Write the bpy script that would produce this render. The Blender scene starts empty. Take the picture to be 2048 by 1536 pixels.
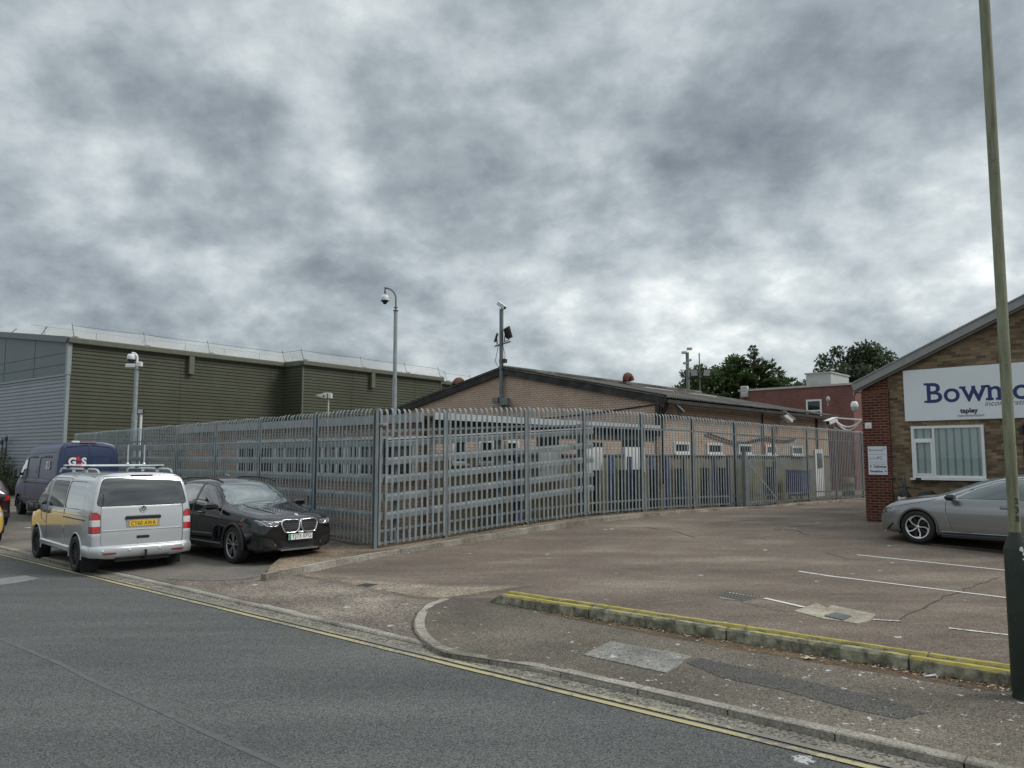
LOBES = [(-22, 8, 22, -.06), (-8, 9, 12, -.035), (20, 3, 16, .0), (30, 27, 14, -.02), (16, 19, 9, -.04), (12, 12, 5, .05), (-14, 22, 5, .07), (1, 28, 9, -.03), (24, 20, 14, -.03), (26, 24, 4, .05)]
ZENITH = 2.0
SUN_E = 1.45
EXPO = 0.32
EMB = .36
import bpy, bmesh, math, random
from mathutils import Vector, Matrix, noise as mnoise
random.seed(7)
SC = bpy.context.scene
COL = SC.collection
PI = math.pi
R = math.radians

# ------------------------------------------------------------------ survey of the site (metres, camera foot at the origin)
FPX, EYE = 1538.0, 1.9
PITCH = math.atan((915 - 768) / FPX)
CT, ST = math.cos(PITCH), math.sin(PITCH)
def sight(u, v):
    a = (u - 1024) / FPX; b = -(v - 768) / FPX
    return Vector((a, CT - b * ST, ST + b * CT))
def G(u, v, z=0.0):
    r = sight(u, v); t = (z - EYE) / r.z
    return Vector((0, 0, EYE)) + r * t
def atY(u, v, y):
    r = sight(u, v)
    return Vector((0, 0, EYE)) + r * (y / r.y)
def Z_at(v, y, u=1024):
    return atY(u, v, y).z
def lerp(a, b, t): return a + (b - a) * t
def sstep(a, b, x):
    t = max(0.0, min(1.0, (x - a) / (b - a))); return t * t * (3 - 2 * t)
HT = [(0, -.17), (11, -.18), (13.9, -.20), (16.5, -.13), (18, -.04), (20.2, .09), (21.9, .17), (23.4, .18), (25, .17), (26.8, .14),
      (28.8, .1), (33, .07), (36, .05), (60, .03), (3000, .0)]
def H(x, y):
    if y <= HT[0][0]: return HT[0][1]
    z = 0
    for (a, za), (b, zb) in zip(HT, HT[1:]):
        if a <= y <= b:
            z = lerp(za, zb, (y - a) / (b - a)); break
    s = .648 * x + .7616 * y; t = .7616 * x - .648 * y
    if y < 60:
        z = lerp(-.22, z, sstep(8.2, 10.8, s + .124 * min(0, t + 13.2)))
    return z
ROAD = -.285
E1 = Vector((.7158, .6983, 0)); E2 = Vector((-.6983, .7158, 0))     # along the front fence, along the side fence
def on_line(u, c, d):                                                # where the vertical plane through image column u meets a ground line
    k = (u - 1024) / FPX
    t = (k * c[1] - c[0]) / (d[0] - k * d[1])
    return Vector((c[0] + d[0] * t, c[1] + d[1] * t, 0))

# ------------------------------------------------------------------ materials
MATS = {}
def new_mat(name):
    m = bpy.data.materials.new(name); m.use_nodes = True
    nt = m.node_tree; b = nt.nodes['Principled BSDF']
    return m, nt, b
def N(nt, t, **kw):
    n = nt.nodes.new(t)
    for k, v in kw.items():
        if hasattr(n, k): setattr(n, k, v)
        else: n.inputs[k].default_value = v
    return n
def L(nt, a, b): nt.links.new(a, b)
def c4(c): return (c[0], c[1], c[2], 1)
def plain(name, col, rough=.5, metal=0.0, coat=0.0, var=.12, scale=6.0, bump=0.0, bscale=40, spec=.5, dirt=None, dirt_amt=.5, dscale=2.0, coat_ior=1.5):
    if name in MATS: return MATS[name]
    m, nt, b = new_mat(name)
    tc = N(nt, 'ShaderNodeTexCoord')
    nz = N(nt, 'ShaderNodeTexNoise', Scale=scale, Detail=5.0, Roughness=.6)
    L(nt, tc.outputs['Object'], nz.inputs['Vector'])
    cr = N(nt, 'ShaderNodeValToRGB')
    cr.color_ramp.elements[0].position = .3; cr.color_ramp.elements[1].position = .7
    cr.color_ramp.elements[0].color = c4([x * (1 - var) for x in col])
    cr.color_ramp.elements[1].color = c4([min(1, x * (1 + var)) for x in col])
    L(nt, nz.outputs['Fac'], cr.inputs['Fac'])
    out = cr.outputs['Color']
    if dirt:
        n2 = N(nt, 'ShaderNodeTexNoise', Scale=dscale, Detail=8.0, Roughness=.7)
        L(nt, tc.outputs['Object'], n2.inputs['Vector'])
        r2 = N(nt, 'ShaderNodeMapRange'); r2.inputs[1].default_value = .48; r2.inputs[2].default_value = .72
        r2.inputs[3].default_value = 0; r2.inputs[4].default_value = dirt_amt
        L(nt, n2.outputs['Fac'], r2.inputs[0])
        mx = N(nt, 'ShaderNodeMix', data_type='RGBA'); mx.inputs[7].default_value = c4(dirt)
        L(nt, r2.outputs[0], mx.inputs[0]); L(nt, out, mx.inputs[6]); out = mx.outputs[2]
    L(nt, out, b.inputs['Base Color'])
    b.inputs['Roughness'].default_value = rough; b.inputs['Metallic'].default_value = metal
    b.inputs['Coat Weight'].default_value = coat; b.inputs['Coat Roughness'].default_value = .03
    b.inputs['Specular IOR Level'].default_value = spec; b.inputs['Coat IOR'].default_value = coat_ior
    if bump:
        n3 = N(nt, 'ShaderNodeTexNoise', Scale=bscale, Detail=4.0)
        L(nt, tc.outputs['Object'], n3.inputs['Vector'])
        bp = N(nt, 'ShaderNodeBump', Strength=bump, Distance=.02)
        L(nt, n3.outputs['Fac'], bp.inputs['Height']); L(nt, bp.outputs['Normal'], b.inputs['Normal'])
    MATS[name] = m
    return m

def ground_mat(name, base, light, dark, grain=220.0, grain_amt=.5, patch=.35, stain=.5, stretch=(1, 1, 1), rot=0.0, flecks=0.0, fleck_col=(.5, .5, .47), moss=None, fscale=9.0, fgrad=None, streak=None):
    """asphalt: patches, stains, stone grain and pale flecks, all in object space (metres)"""
    m, nt, b = new_mat(name)
    tc = N(nt, 'ShaderNodeTexCoord')
    mp = N(nt, 'ShaderNodeMapping'); mp.inputs['Scale'].default_value = stretch; mp.inputs['Rotation'].default_value = (0, 0, rot)
    L(nt, tc.outputs['Object'], mp.inputs['Vector'])
    n1 = N(nt, 'ShaderNodeTexNoise', Scale=patch, Detail=8.0, Roughness=.62); L(nt, mp.outputs[0], n1.inputs['Vector'])
    cr = N(nt, 'ShaderNodeValToRGB'); e = cr.color_ramp.elements
    e[0].position = .36; e[0].color = c4(dark); e[1].position = .68; e[1].color = c4(light)
    k = e.new(.52); k.color = c4(base)
    L(nt, n1.outputs['Fac'], cr.inputs['Fac'])
    # finer scuffs
    n2 = N(nt, 'ShaderNodeTexNoise', Scale=patch * 7, Detail=9.0, Roughness=.72); L(nt, mp.outputs[0], n2.inputs['Vector'])
    r2 = N(nt, 'ShaderNodeMapRange'); r2.inputs[1].default_value = .55; r2.inputs[2].default_value = .78; r2.inputs[4].default_value = stain
    L(nt, n2.outputs['Fac'], r2.inputs[0])
    mx = N(nt, 'ShaderNodeMix', data_type='RGBA'); mx.inputs[7].default_value = c4(light)
    L(nt, r2.outputs[0], mx.inputs[0]); L(nt, cr.outputs[0], mx.inputs[6])
    out = mx.outputs[2]
    if streak:                                                       # pale scuffed streaks left by turning wheels
        ms = N(nt, 'ShaderNodeMapping'); ms.inputs['Rotation'].default_value = (0, 0, streak[0]); ms.inputs['Scale'].default_value = (.55, 5.5, 1); L(nt, tc.outputs['Object'], ms.inputs[0])
        nw = N(nt, 'ShaderNodeTexNoise', Scale=.35, Detail=3.0); L(nt, tc.outputs['Object'], nw.inputs['Vector'])
        mw = N(nt, 'ShaderNodeMix', data_type='RGBA'); mw.inputs[0].default_value = .25; L(nt, ms.outputs[0], mw.inputs[6]); L(nt, nw.outputs['Color'], mw.inputs[7])
        ns = N(nt, 'ShaderNodeTexNoise', Scale=1.3, Detail=9.0, Roughness=.7, Distortion=.6); L(nt, mw.outputs[2], ns.inputs['Vector'])
        rs = N(nt, 'ShaderNodeMapRange'); rs.inputs[1].default_value = .56; rs.inputs[2].default_value = .70; rs.inputs[4].default_value = streak[1]; L(nt, ns.outputs['Fac'], rs.inputs[0])
        m6 = N(nt, 'ShaderNodeMix', data_type='RGBA'); m6.inputs[7].default_value = c4(streak[2]); L(nt, rs.outputs[0], m6.inputs[0]); L(nt, out, m6.inputs[6]); out = m6.outputs[2]
    # grain
    n3 = N(nt, 'ShaderNodeTexVoronoi', Scale=grain); L(nt, tc.outputs['Object'], n3.inputs['Vector'])
    sep = N(nt, 'ShaderNodeSeparateColor'); L(nt, n3.outputs['Color'], sep.inputs[0])
    r3 = N(nt, 'ShaderNodeMapRange'); r3.inputs[3].default_value = 1 - grain_amt; r3.inputs[4].default_value = 1 + grain_amt
    L(nt, sep.outputs[0], r3.inputs[0])
    mul = N(nt, 'ShaderNodeMix', data_type='RGBA', blend_type='MULTIPLY'); mul.inputs[0].default_value = 1
    cb = N(nt, 'ShaderNodeCombineColor')
    for i in range(3): L(nt, r3.outputs[0], cb.inputs[i])
    L(nt, out, mul.inputs[6]); L(nt, cb.outputs[0], mul.inputs[7]); out = mul.outputs[2]
    if moss:
        n5 = N(nt, 'ShaderNodeTexNoise', Scale=1.3, Detail=9.0, Roughness=.75); L(nt, tc.outputs['Object'], n5.inputs['Vector'])
        r5 = N(nt, 'ShaderNodeMapRange'); r5.inputs[1].default_value = .56; r5.inputs[2].default_value = .75; r5.inputs[4].default_value = .7
        L(nt, n5.outputs['Fac'], r5.inputs[0])
        m5 = N(nt, 'ShaderNodeMix', data_type='RGBA'); m5.inputs[7].default_value = c4(moss)
        L(nt, r5.outputs[0], m5.inputs[0]); L(nt, out, m5.inputs[6]); out = m5.outputs[2]
    if flecks:
        wn = N(nt, 'ShaderNodeTexNoise', Scale=26.0, Detail=3.0); L(nt, tc.outputs['Object'], wn.inputs['Vector'])
        wm = N(nt, 'ShaderNodeMix', data_type='RGBA'); wm.inputs[0].default_value = .13
        L(nt, tc.outputs['Object'], wm.inputs[6]); L(nt, wn.outputs['Color'], wm.inputs[7])
        n4 = N(nt, 'ShaderNodeTexVoronoi', Scale=fscale); L(nt, wm.outputs[2], n4.inputs['Vector'])
        s4 = N(nt, 'ShaderNodeSeparateColor'); L(nt, n4.outputs['Color'], s4.inputs[0])
        thr = N(nt, 'ShaderNodeMapRange'); thr.inputs[1].default_value = 1 - flecks; thr.inputs[2].default_value = 1.0; thr.inputs[3].default_value = 0; thr.inputs[4].default_value = .36
        L(nt, s4.outputs[0], thr.inputs[0])
        lt = N(nt, 'ShaderNodeMath', operation='LESS_THAN'); L(nt, n4.outputs['Distance'], lt.inputs[0]); L(nt, thr.outputs[0], lt.inputs[1])
        m4 = N(nt, 'ShaderNodeMix', data_type='RGBA'); m4.inputs[7].default_value = c4(fleck_col)
        ml = N(nt, 'ShaderNodeMath', operation='MULTIPLY'); ml.inputs[1].default_value = .85; L(nt, lt.outputs[0], ml.inputs[0])
        if fgrad:                                                    # droppings thicken under one spot (x, y, r0, r1)
            ds = N(nt, 'ShaderNodeVectorMath', operation='DISTANCE'); L(nt, tc.outputs['Object'], ds.inputs[0]); ds.inputs[1].default_value = (fgrad[0], fgrad[1], -.16)
            gm = N(nt, 'ShaderNodeMapRange'); gm.inputs[1].default_value = fgrad[2]; gm.inputs[2].default_value = fgrad[3]; gm.inputs[3].default_value = 1.0; gm.inputs[4].default_value = .12; L(nt, ds.outputs['Value'], gm.inputs[0])
            g2 = N(nt, 'ShaderNodeMath', operation='LESS_THAN'); L(nt, s4.outputs[1], g2.inputs[0]); L(nt, gm.outputs[0], g2.inputs[1])
            g3 = N(nt, 'ShaderNodeMath', operation='MULTIPLY'); L(nt, ml.outputs[0], g3.inputs[0]); L(nt, g2.outputs[0], g3.inputs[1]); ml = g3
        L(nt, ml.outputs[0], m4.inputs[0]); L(nt, out, m4.inputs[6]); out = m4.outputs[2]
    L(nt, out, b.inputs['Base Color']); b.inputs['Roughness'].default_value = .9; b.inputs['Specular IOR Level'].default_value = .25
    bp = N(nt, 'ShaderNodeBump', Strength=.55, Distance=.006); L(nt, n3.outputs['Distance'], bp.inputs['Height'])
    L(nt, bp.outputs['Normal'], b.inputs['Normal'])
    return m

def wall_vec(nt):
    """(along the wall, height, 0) from object coordinates, by which way the face looks"""
    tc = N(nt, 'ShaderNodeTexCoord')
    sn = N(nt, 'ShaderNodeSeparateXYZ'); L(nt, tc.outputs['Normal'], sn.inputs[0])
    ab = N(nt, 'ShaderNodeMath', operation='ABSOLUTE'); L(nt, sn.outputs[0], ab.inputs[0])
    gt = N(nt, 'ShaderNodeMath', operation='GREATER_THAN'); gt.inputs[1].default_value = .6; L(nt, ab.outputs[0], gt.inputs[0])
    sp = N(nt, 'ShaderNodeSeparateXYZ'); L(nt, tc.outputs['Object'], sp.inputs[0])
    mx = N(nt, 'ShaderNodeMix', data_type='FLOAT'); L(nt, gt.outputs[0], mx.inputs[0]); L(nt, sp.outputs[0], mx.inputs[2]); L(nt, sp.outputs[1], mx.inputs[3])
    cb = N(nt, 'ShaderNodeCombineXYZ'); L(nt, mx.outputs[0], cb.inputs[0]); L(nt, sp.outputs[2], cb.inputs[1])
    return cb.outputs[0], tc

def brick_mat(name, c1, c2, mortar, bw=.225, bh=.075, ms=.012, var=.35, dirt=None, rough=.85, bias=0.0, dirt_amt=.5):
    m, nt, b = new_mat(name)
    vec, tc = wall_vec(nt)
    br = N(nt, 'ShaderNodeTexBrick'); br.offset = .5
    br.inputs['Scale'].default_value = 1; br.inputs['Brick Width'].default_value = bw; br.inputs['Row Height'].default_value = bh
    br.inputs['Mortar Size'].default_value = ms * .5; br.inputs['Mortar Smooth'].default_value = .2; br.inputs['Bias'].default_value = bias
    br.inputs['Color1'].default_value = c4(c1); br.inputs['Color2'].default_value = c4(c2); br.inputs['Mortar'].default_value = c4(mortar)
    L(nt, vec, br.inputs['Vector'])
    n1 = N(nt, 'ShaderNodeTexNoise', Scale=.9, Detail=8.0, Roughness=.65); L(nt, tc.outputs['Object'], n1.inputs['Vector'])
    r1 = N(nt, 'ShaderNodeMapRange'); r1.inputs[1].default_value = .3; r1.inputs[2].default_value = .7; r1.inputs[3].default_value = 1 - var; r1.inputs[4].default_value = 1 + var * .6
    L(nt, n1.outputs['Fac'], r1.inputs[0])
    mul = N(nt, 'ShaderNodeMix', data_type='RGBA', blend_type='MULTIPLY'); mul.inputs[0].default_value = 1
    cb = N(nt, 'ShaderNodeCombineColor')
    for i in range(3): L(nt, r1.outputs[0], cb.inputs[i])
    L(nt, br.outputs['Color'], mul.inputs[6]); L(nt, cb.outputs[0], mul.inputs[7]); out = mul.outputs[2]
    if dirt:
        n2 = N(nt, 'ShaderNodeTexNoise', Scale=1.0, Detail=6.0, Roughness=.7)
        mp = N(nt, 'ShaderNodeMapping'); mp.inputs['Scale'].default_value = (2.4, .25, 1); L(nt, vec, mp.inputs[0]); L(nt, mp.outputs[0], n2.inputs['Vector'])
        r2 = N(nt, 'ShaderNodeMapRange'); r2.inputs[1].default_value = .55; r2.inputs[2].default_value = .75; r2.inputs[4].default_value = dirt_amt
        L(nt, n2.outputs['Fac'], r2.inputs[0])
        mx = N(nt, 'ShaderNodeMix', data_type='RGBA'); mx.inputs[7].default_value = c4(dirt)
        L(nt, r2.outputs[0], mx.inputs[0]); L(nt, out, mx.inputs[6]); out = mx.outputs[2]
    L(nt, out, b.inputs['Base Color']); b.inputs['Roughness'].default_value = rough; b.inputs['Specular IOR Level'].default_value = .2
    bp = N(nt, 'ShaderNodeBump', Strength=.5, Distance=.01); bp.invert = True
    L(nt, br.outputs['Fac'], bp.inputs['Height']); L(nt, bp.outputs['Normal'], b.inputs['Normal'])
    MATS[name] = m
    return m

# ------------------------------------------------------------------ mesh builder
class MB:
    def __init__(s): s.v = []; s.f = []; s.mi = []; s.sm = []
    def add(s, vs, fs, mi=0, smooth=False, M=None):
        o = len(s.v)
        for p in vs:
            p = Vector(p)
            if M is not None: p = M @ p
            s.v.append(p)
        for f in fs:
            s.f.append([i + o for i in f]); s.mi.append(mi); s.sm.append(smooth)
        return s
    def box(s, c, d, mi=0, M=None, rz=0.0, bev=0.0):
        x, y, z = [k / 2 for k in d]
        if bev > 0:
            b = min(bev, x * .9, y * .9, z * .9)
            vs = []
            for zz, i in ((-z, b), (-z + b, 0), (z - b, 0), (z, b)):
                for sx, sy in ((-1, -1), (1, -1), (1, 1), (-1, 1)):
                    vs.append((sx * (x - i), sy * (y - i), zz))
            fs = [(3, 2, 1, 0), (12, 13, 14, 15)]
            for r in range(3):
                for k in range(4):
                    fs.append((r * 4 + k, r * 4 + (k + 1) % 4, r * 4 + 4 + (k + 1) % 4, r * 4 + 4 + k))
        else:
            vs = [(-x, -y, -z), (x, -y, -z), (x, y, -z), (-x, y, -z), (-x, -y, z), (x, -y, z), (x, y, z), (-x, y, z)]
            fs = [(3, 2, 1, 0), (4, 5, 6, 7), (0, 1, 5, 4), (1, 2, 6, 5), (2, 3, 7, 6), (3, 0, 4, 7)]
        T = Matrix.Translation(Vector(c)) @ Matrix.Rotation(rz, 4, 'Z')
        if M is not None: T = M @ T
        return s.add(vs, fs, mi, M=T)
    def tube(s, path, r, n=8, mi=0, caps=True, M=None, smooth=True):
        P = [Vector(p) for p in path]; k = len(P)
        rs = r if isinstance(r, (list, tuple)) else [r] * k
        vs = []; up = Vector((0, 0, 1))
        prev = None
        for i, p in enumerate(P):
            t = (P[min(i + 1, k - 1)] - P[max(i - 1, 0)]).normalized()
            if prev is None:
                a = t.cross(up if abs(t.z) < .95 else Vector((1, 0, 0))).normalized()
            else:
                a = (prev - t * prev.dot(t)).normalized()
            prev = a; b = t.cross(a)
            for j in range(n):
                q = 2 * PI * j / n
                vs.append(p + (a * math.cos(q) + b * math.sin(q)) * rs[i])
        fs = []
        for i in range(k - 1):
            for j in range(n):
                fs.append((i * n + j, i * n + (j + 1) % n, (i + 1) * n + (j + 1) % n, (i + 1) * n + j))
        s.add(vs, fs, mi, smooth, M)
        if caps:
            s.add(vs[:n], [list(range(n))[::-1]], mi, False, M); s.add(vs[-n:], [list(range(n))], mi, False, M)
        return s
    def lathe(s, prof, n=24, axis='z', mi=0, M=None, smooth=True):
        vs = []
        for r, h in prof:
            for j in range(n):
                q = 2 * PI * j / n; a, b = r * math.cos(q), r * math.sin(q)
                vs.append((a, b, h) if axis == 'z' else ((a, h, b) if axis == 'y' else (h, a, b)))
        fs = []
        for i in range(len(prof) - 1):
            for j in range(n):
                fs.append((i * n + j, i * n + (j + 1) % n, (i + 1) * n + (j + 1) % n, (i + 1) * n + j))
        return s.add(vs, fs, mi, smooth, M)
    def prism(s, poly, a, b, mi=0, M=None, axis='z'):
        """polygon (p,q) pairs extruded from a to b along an axis"""
        n = len(poly)
        def P(p, h): return (p[0], p[1], h) if axis == 'z' else ((p[0], h, p[1]) if axis == 'y' else (h, p[0], p[1]))
        vs = [P(p, a) for p in poly] + [P(p, b) for p in poly]
        fs = [list(range(n))[::-1], list(range(n, 2 * n))]
        for i in range(n): fs.append((i, (i + 1) % n, n + (i + 1) % n, n + i))
        return s.add(vs, fs, mi, M=M)
    def quad(s, a, b, c, d, mi=0, M=None): return s.add([a, b, c, d], [(0, 1, 2, 3)], mi, M=M)
    def bar(s, a, b, w, h, mi=0, up=(0, 0, 1), M=None):
        a, b = Vector(a), Vector(b); t = (b - a).normalized(); u = Vector(up)
        if abs(t.dot(u)) > .98: u = Vector((1, 0, 0))
        sd = t.cross(u).normalized() * (w / 2); uu = sd.cross(t).normalized() * (h / 2)
        vs = [a - sd - uu, a + sd - uu, a + sd + uu, a - sd + uu, b - sd - uu, b + sd - uu, b + sd + uu, b - sd + uu]
        return s.add(vs, [(0, 3, 2, 1), (4, 5, 6, 7), (0, 1, 5, 4), (1, 2, 6, 5), (2, 3, 7, 6), (3, 0, 4, 7)], mi, M=M)
    def build(s, name, mats, parent=None, weld=False, fix=True):
        me = bpy.data.meshes.new(name)
        me.from_pydata([tuple(p) for p in s.v], [], s.f)
        if not isinstance(mats, (list, tuple)): mats = [mats]
        for m in mats: me.materials.append(m)
        me.polygons.foreach_set('material_index', s.mi)
        me.polygons.foreach_set('use_smooth', s.sm)
        if fix:
            bm = bmesh.new(); bm.from_mesh(me)
            if weld: bmesh.ops.remove_doubles(bm, verts=bm.verts, dist=1e-5)
            bmesh.ops.recalc_face_normals(bm, faces=bm.faces)
            bm.to_mesh(me); bm.free()
        me.update()
        o = bpy.data.objects.new(name, me); COL.objects.link(o)
        if parent: o.parent = parent
        return o

def tag(o, label=None, cat=None, group=None, kind=None):
    if label: o['label'] = label
    if cat: o['category'] = cat
    if group: o['group'] = group
    if kind: o['kind'] = kind
    return o
def thing(name, label, cat, loc=(0, 0, 0), rz=0.0, group=None, scale=1.0):
    o = bpy.data.objects.new(name, None); COL.objects.link(o); o.empty_display_size = .2
    o.location = loc; o.rotation_euler = (0, 0, rz); o.scale = (scale,) * 3
    return tag(o, label, cat, group)
KIDS = {}
def copy_tree(o, parent=None):
    c = o.copy(); COL.objects.link(c)
    if parent: c.parent = parent
    for ch in [x for x in COL.objects if x.parent == o]: copy_tree(ch, c)
    return c

def text_mesh(body, size, depth=0.0, offset=0.0, shear=0.0, align='LEFT', sx=1.0, spacing=1.0):
    cu = bpy.data.curves.new('t', 'FONT'); cu.body = body; cu.size = size; cu.extrude = depth; cu.offset = offset; cu.shear = shear
    cu.align_x = align; cu.resolution_u = 4; cu.space_character = spacing
    o = bpy.data.objects.new('t', cu); COL.objects.link(o)
    dg = bpy.context.evaluated_depsgraph_get(); dg.update()
    me = bpy.data.meshes.new_from_object(o.evaluated_get(dg))
    vs = [(v.co.x * sx, v.co.y, v.co.z) for v in me.vertices]; fs = [list(p.vertices) for p in me.polygons]
    bpy.data.objects.remove(o); bpy.data.meshes.remove(me); bpy.data.curves.remove(cu)
    return vs, fs
def text_on(mb, body, size, M, mi=0, **kw):
    vs, fs = text_mesh(body, size, **kw)
    mb.add(vs, fs, mi, M=M)
def frame_M(o, x, y):
    """matrix whose local X runs along x, local Y along y"""
    x = Vector(x).normalized(); y = Vector(y).normalized(); z = x.cross(y)
    M = Matrix((x, y, z)).transposed().to_4x4(); M.translation = Vector(o)
    return M
# ------------------------------------------------------------------ camera, sky, sun
cam_d = bpy.data.cameras.new('camera'); cam = bpy.data.objects.new('camera', cam_d); COL.objects.link(cam)
cam.location = (0, 0, EYE); cam.rotation_euler = (PI / 2 + PITCH, 0, 0)
cam_d.sensor_width = 36; cam_d.lens = FPX / 2048 * 36; cam_d.clip_end = 5000; cam_d.clip_start = .05
SC.camera = cam
W = bpy.data.worlds.new('World'); SC.world = W; W.use_nodes = True
nt = W.node_tree; nt.nodes.clear()
wo = N(nt, 'ShaderNodeOutputWorld'); bg = N(nt, 'ShaderNodeBackground'); L(nt, bg.outputs[0], wo.inputs[0])
SUN_EL, SUN_AZ = 44.0, 97.0            # azimuth clockwise from +Y (north)
sky = N(nt, 'ShaderNodeTexSky'); sky.sky_type = 'NISHITA'; sky.sun_disc = False
sky.sun_elevation = R(SUN_EL); sky.sun_rotation = R(SUN_AZ)
tc = N(nt, 'ShaderNodeTexCoord'); sp = N(nt, 'ShaderNodeSeparateXYZ'); L(nt, tc.outputs['Generated'], sp.inputs[0])
def M_(op, a, b=None, c=None):
    n = N(nt, 'ShaderNodeMath', operation=op)
    for i, k in enumerate((a, b, c)):
        if k is None: continue
        if isinstance(k, (int, float)): n.inputs[i].default_value = k
        else: L(nt, k, n.inputs[i])
    return n.outputs[0]
zc = M_('MAXIMUM', sp.outputs[2], 0.0)
den = M_('ADD', zc, .50)
px = M_('DIVIDE', sp.outputs[0], den); py = M_('DIVIDE', sp.outputs[1], den)
cb = N(nt, 'ShaderNodeCombineXYZ'); L(nt, px, cb.inputs[0]); L(nt, py, cb.inputs[1])
def cloud(scale, detail, rough, dist, off, sx=1.0, sy=1.0, rot=0.0):
    mp = N(nt, 'ShaderNodeMapping'); mp.inputs['Location'].default_value = off; mp.inputs['Scale'].default_value = (sx, sy, 1); mp.inputs['Rotation'].default_value = (0, 0, rot)
    L(nt, cb.outputs[0], mp.inputs[0])
    n = N(nt, 'ShaderNodeTexNoise', Scale=scale, Detail=detail, Roughness=rough, Distortion=dist)
    L(nt, mp.outputs[0], n.inputs['Vector']); return n.outputs['Fac']
big = cloud(1.55, 4.0, .5, .2, (3.1, 7.7, 0))
mid = cloud(3.5, 10.0, .56, .12, (1.3, 2.2, 0), 1.0, 1.0, .4)
lit = cloud(3.5, 10.0, .56, .12, (1.3 + .075, 2.2 - .05, 0), 1.0, 1.0, .4)      # the same cloud a step towards the light: gives the lumps a lit and a dark side
fin = cloud(14.0, 9.0, .58, .1, (8.3, 5.5, 0)); fi2 = cloud(14.0, 9.0, .58, .1, (8.3 + .05, 5.5 - .035, 0))
rel = M_('ADD', M_('MULTIPLY', M_('SUBTRACT', mid, lit), EMB), M_('MULTIPLY', M_('SUBTRACT', fin, fi2), EMB * .45))
d = M_('ADD', rel, M_('ADD', M_('MULTIPLY', big, .54), M_('ADD', M_('MULTIPLY', mid, .40), M_('MULTIPLY', fin, .08))))
# broad masses: a dark bank low on the left, a lighter break low on the right and high in the middle
def lobe(az, el, width, amt):
    a, e = R(az), R(el)
    v = (math.sin(a) * math.cos(e), math.cos(a) * math.cos(e), math.sin(e))
    dp = N(nt, 'ShaderNodeVectorMath', operation='DOT_PRODUCT'); L(nt, tc.outputs['Generated'], dp.inputs[0]); dp.inputs[1].default_value = v
    mr = N(nt, 'ShaderNodeMapRange', interpolation_type='SMOOTHSTEP'); mr.inputs[1].default_value = math.cos(R(width)); mr.inputs[2].default_value = 1.0; mr.inputs[4].default_value = amt
    L(nt, dp.outputs['Value'], mr.inputs[0]); return mr.outputs[0]
for lb in LOBES: d = M_('ADD', d, lobe(*lb))
cr = N(nt, 'ShaderNodeValToRGB'); e = cr.color_ramp.elements
e[0].position = .20; e[0].color = (.12, .14, .165, 1)
e[1].position = .74; e[1].color = (.80, .825, .81, 1)
for p, c in ((.34, (.20, .23, .252, 1)), (.44, (.285, .324, .347, 1)), (.52, (.385, .427, .447, 1)), (.60, (.49, .53, .54, 1))):
    k = e.new(p); k.color = c
L(nt, d, cr.inputs[0])
sk = N(nt, 'ShaderNodeVectorMath', operation='SCALE'); sk.inputs['Scale'].default_value = .1; L(nt, sky.outputs[0], sk.inputs[0])
mx = N(nt, 'ShaderNodeMix', data_type='RGBA'); mx.inputs[0].default_value = .94
L(nt, sk.outputs[0], mx.inputs[6]); L(nt, cr.outputs[0], mx.inputs[7])
# an overcast sky is brightest overhead
zb = N(nt, 'ShaderNodeMapRange', interpolation_type='SMOOTHSTEP'); zb.inputs[1].default_value = .56; zb.inputs[2].default_value = .92; zb.inputs[3].default_value = 1.0; zb.inputs[4].default_value = ZENITH
L(nt, sp.outputs[2], zb.inputs[0])
sc2 = N(nt, 'ShaderNodeVectorMath', operation='SCALE'); L(nt, mx.outputs[2], sc2.inputs[0]); L(nt, zb.outputs[0], sc2.inputs['Scale'])
L(nt, sc2.outputs[0], bg.inputs[0]); bg.inputs[1].default_value = 1.1
sd = bpy.data.lights.new('sun', 'SUN'); sd.energy = SUN_E; sd.angle = R(20); sd.color = (1, .96, .9)
so = bpy.data.objects.new('sun', sd); COL.objects.link(so)
a, el = R(SUN_AZ), R(SUN_EL)
sv = Vector((math.sin(a) * math.cos(el), math.cos(a) * math.cos(el), math.sin(el)))
so.rotation_euler = sv.to_track_quat('Z', 'Y').to_euler(); so.location = (20, -20, 40)
SC.view_settings.view_transform = 'Standard'; SC.view_settings.look = 'None'; SC.view_settings.gamma = 1; SC.view_settings.exposure = EXPO
from mathutils.geometry import delaunay_2d_cdt
RN = Vector((.648, .7616, 0)); RT = Vector((.7616, -.648, 0))      # away from the road, along the road (to the right)
KS = 6.33                                                            # kerb line: distance from the camera foot across the road
def st(s, t, z=0.0):
    p = RN * s + RT * t; return Vector((p.x, p.y, z))
def to_st(p): return RN.dot(Vector((p[0], p[1], 0))), RT.dot(Vector((p[0], p[1], 0)))
def poly_in(poly, x, y):
    c = False; n = len(poly)
    for i in range(n):
        x1, y1 = poly[i]; x2, y2 = poly[(i + 1) % n]
        if (y1 > y) != (y2 > y) and x < (x2 - x1) * (y - y1) / (y2 - y1) + x1: c = not c
    return c
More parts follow.
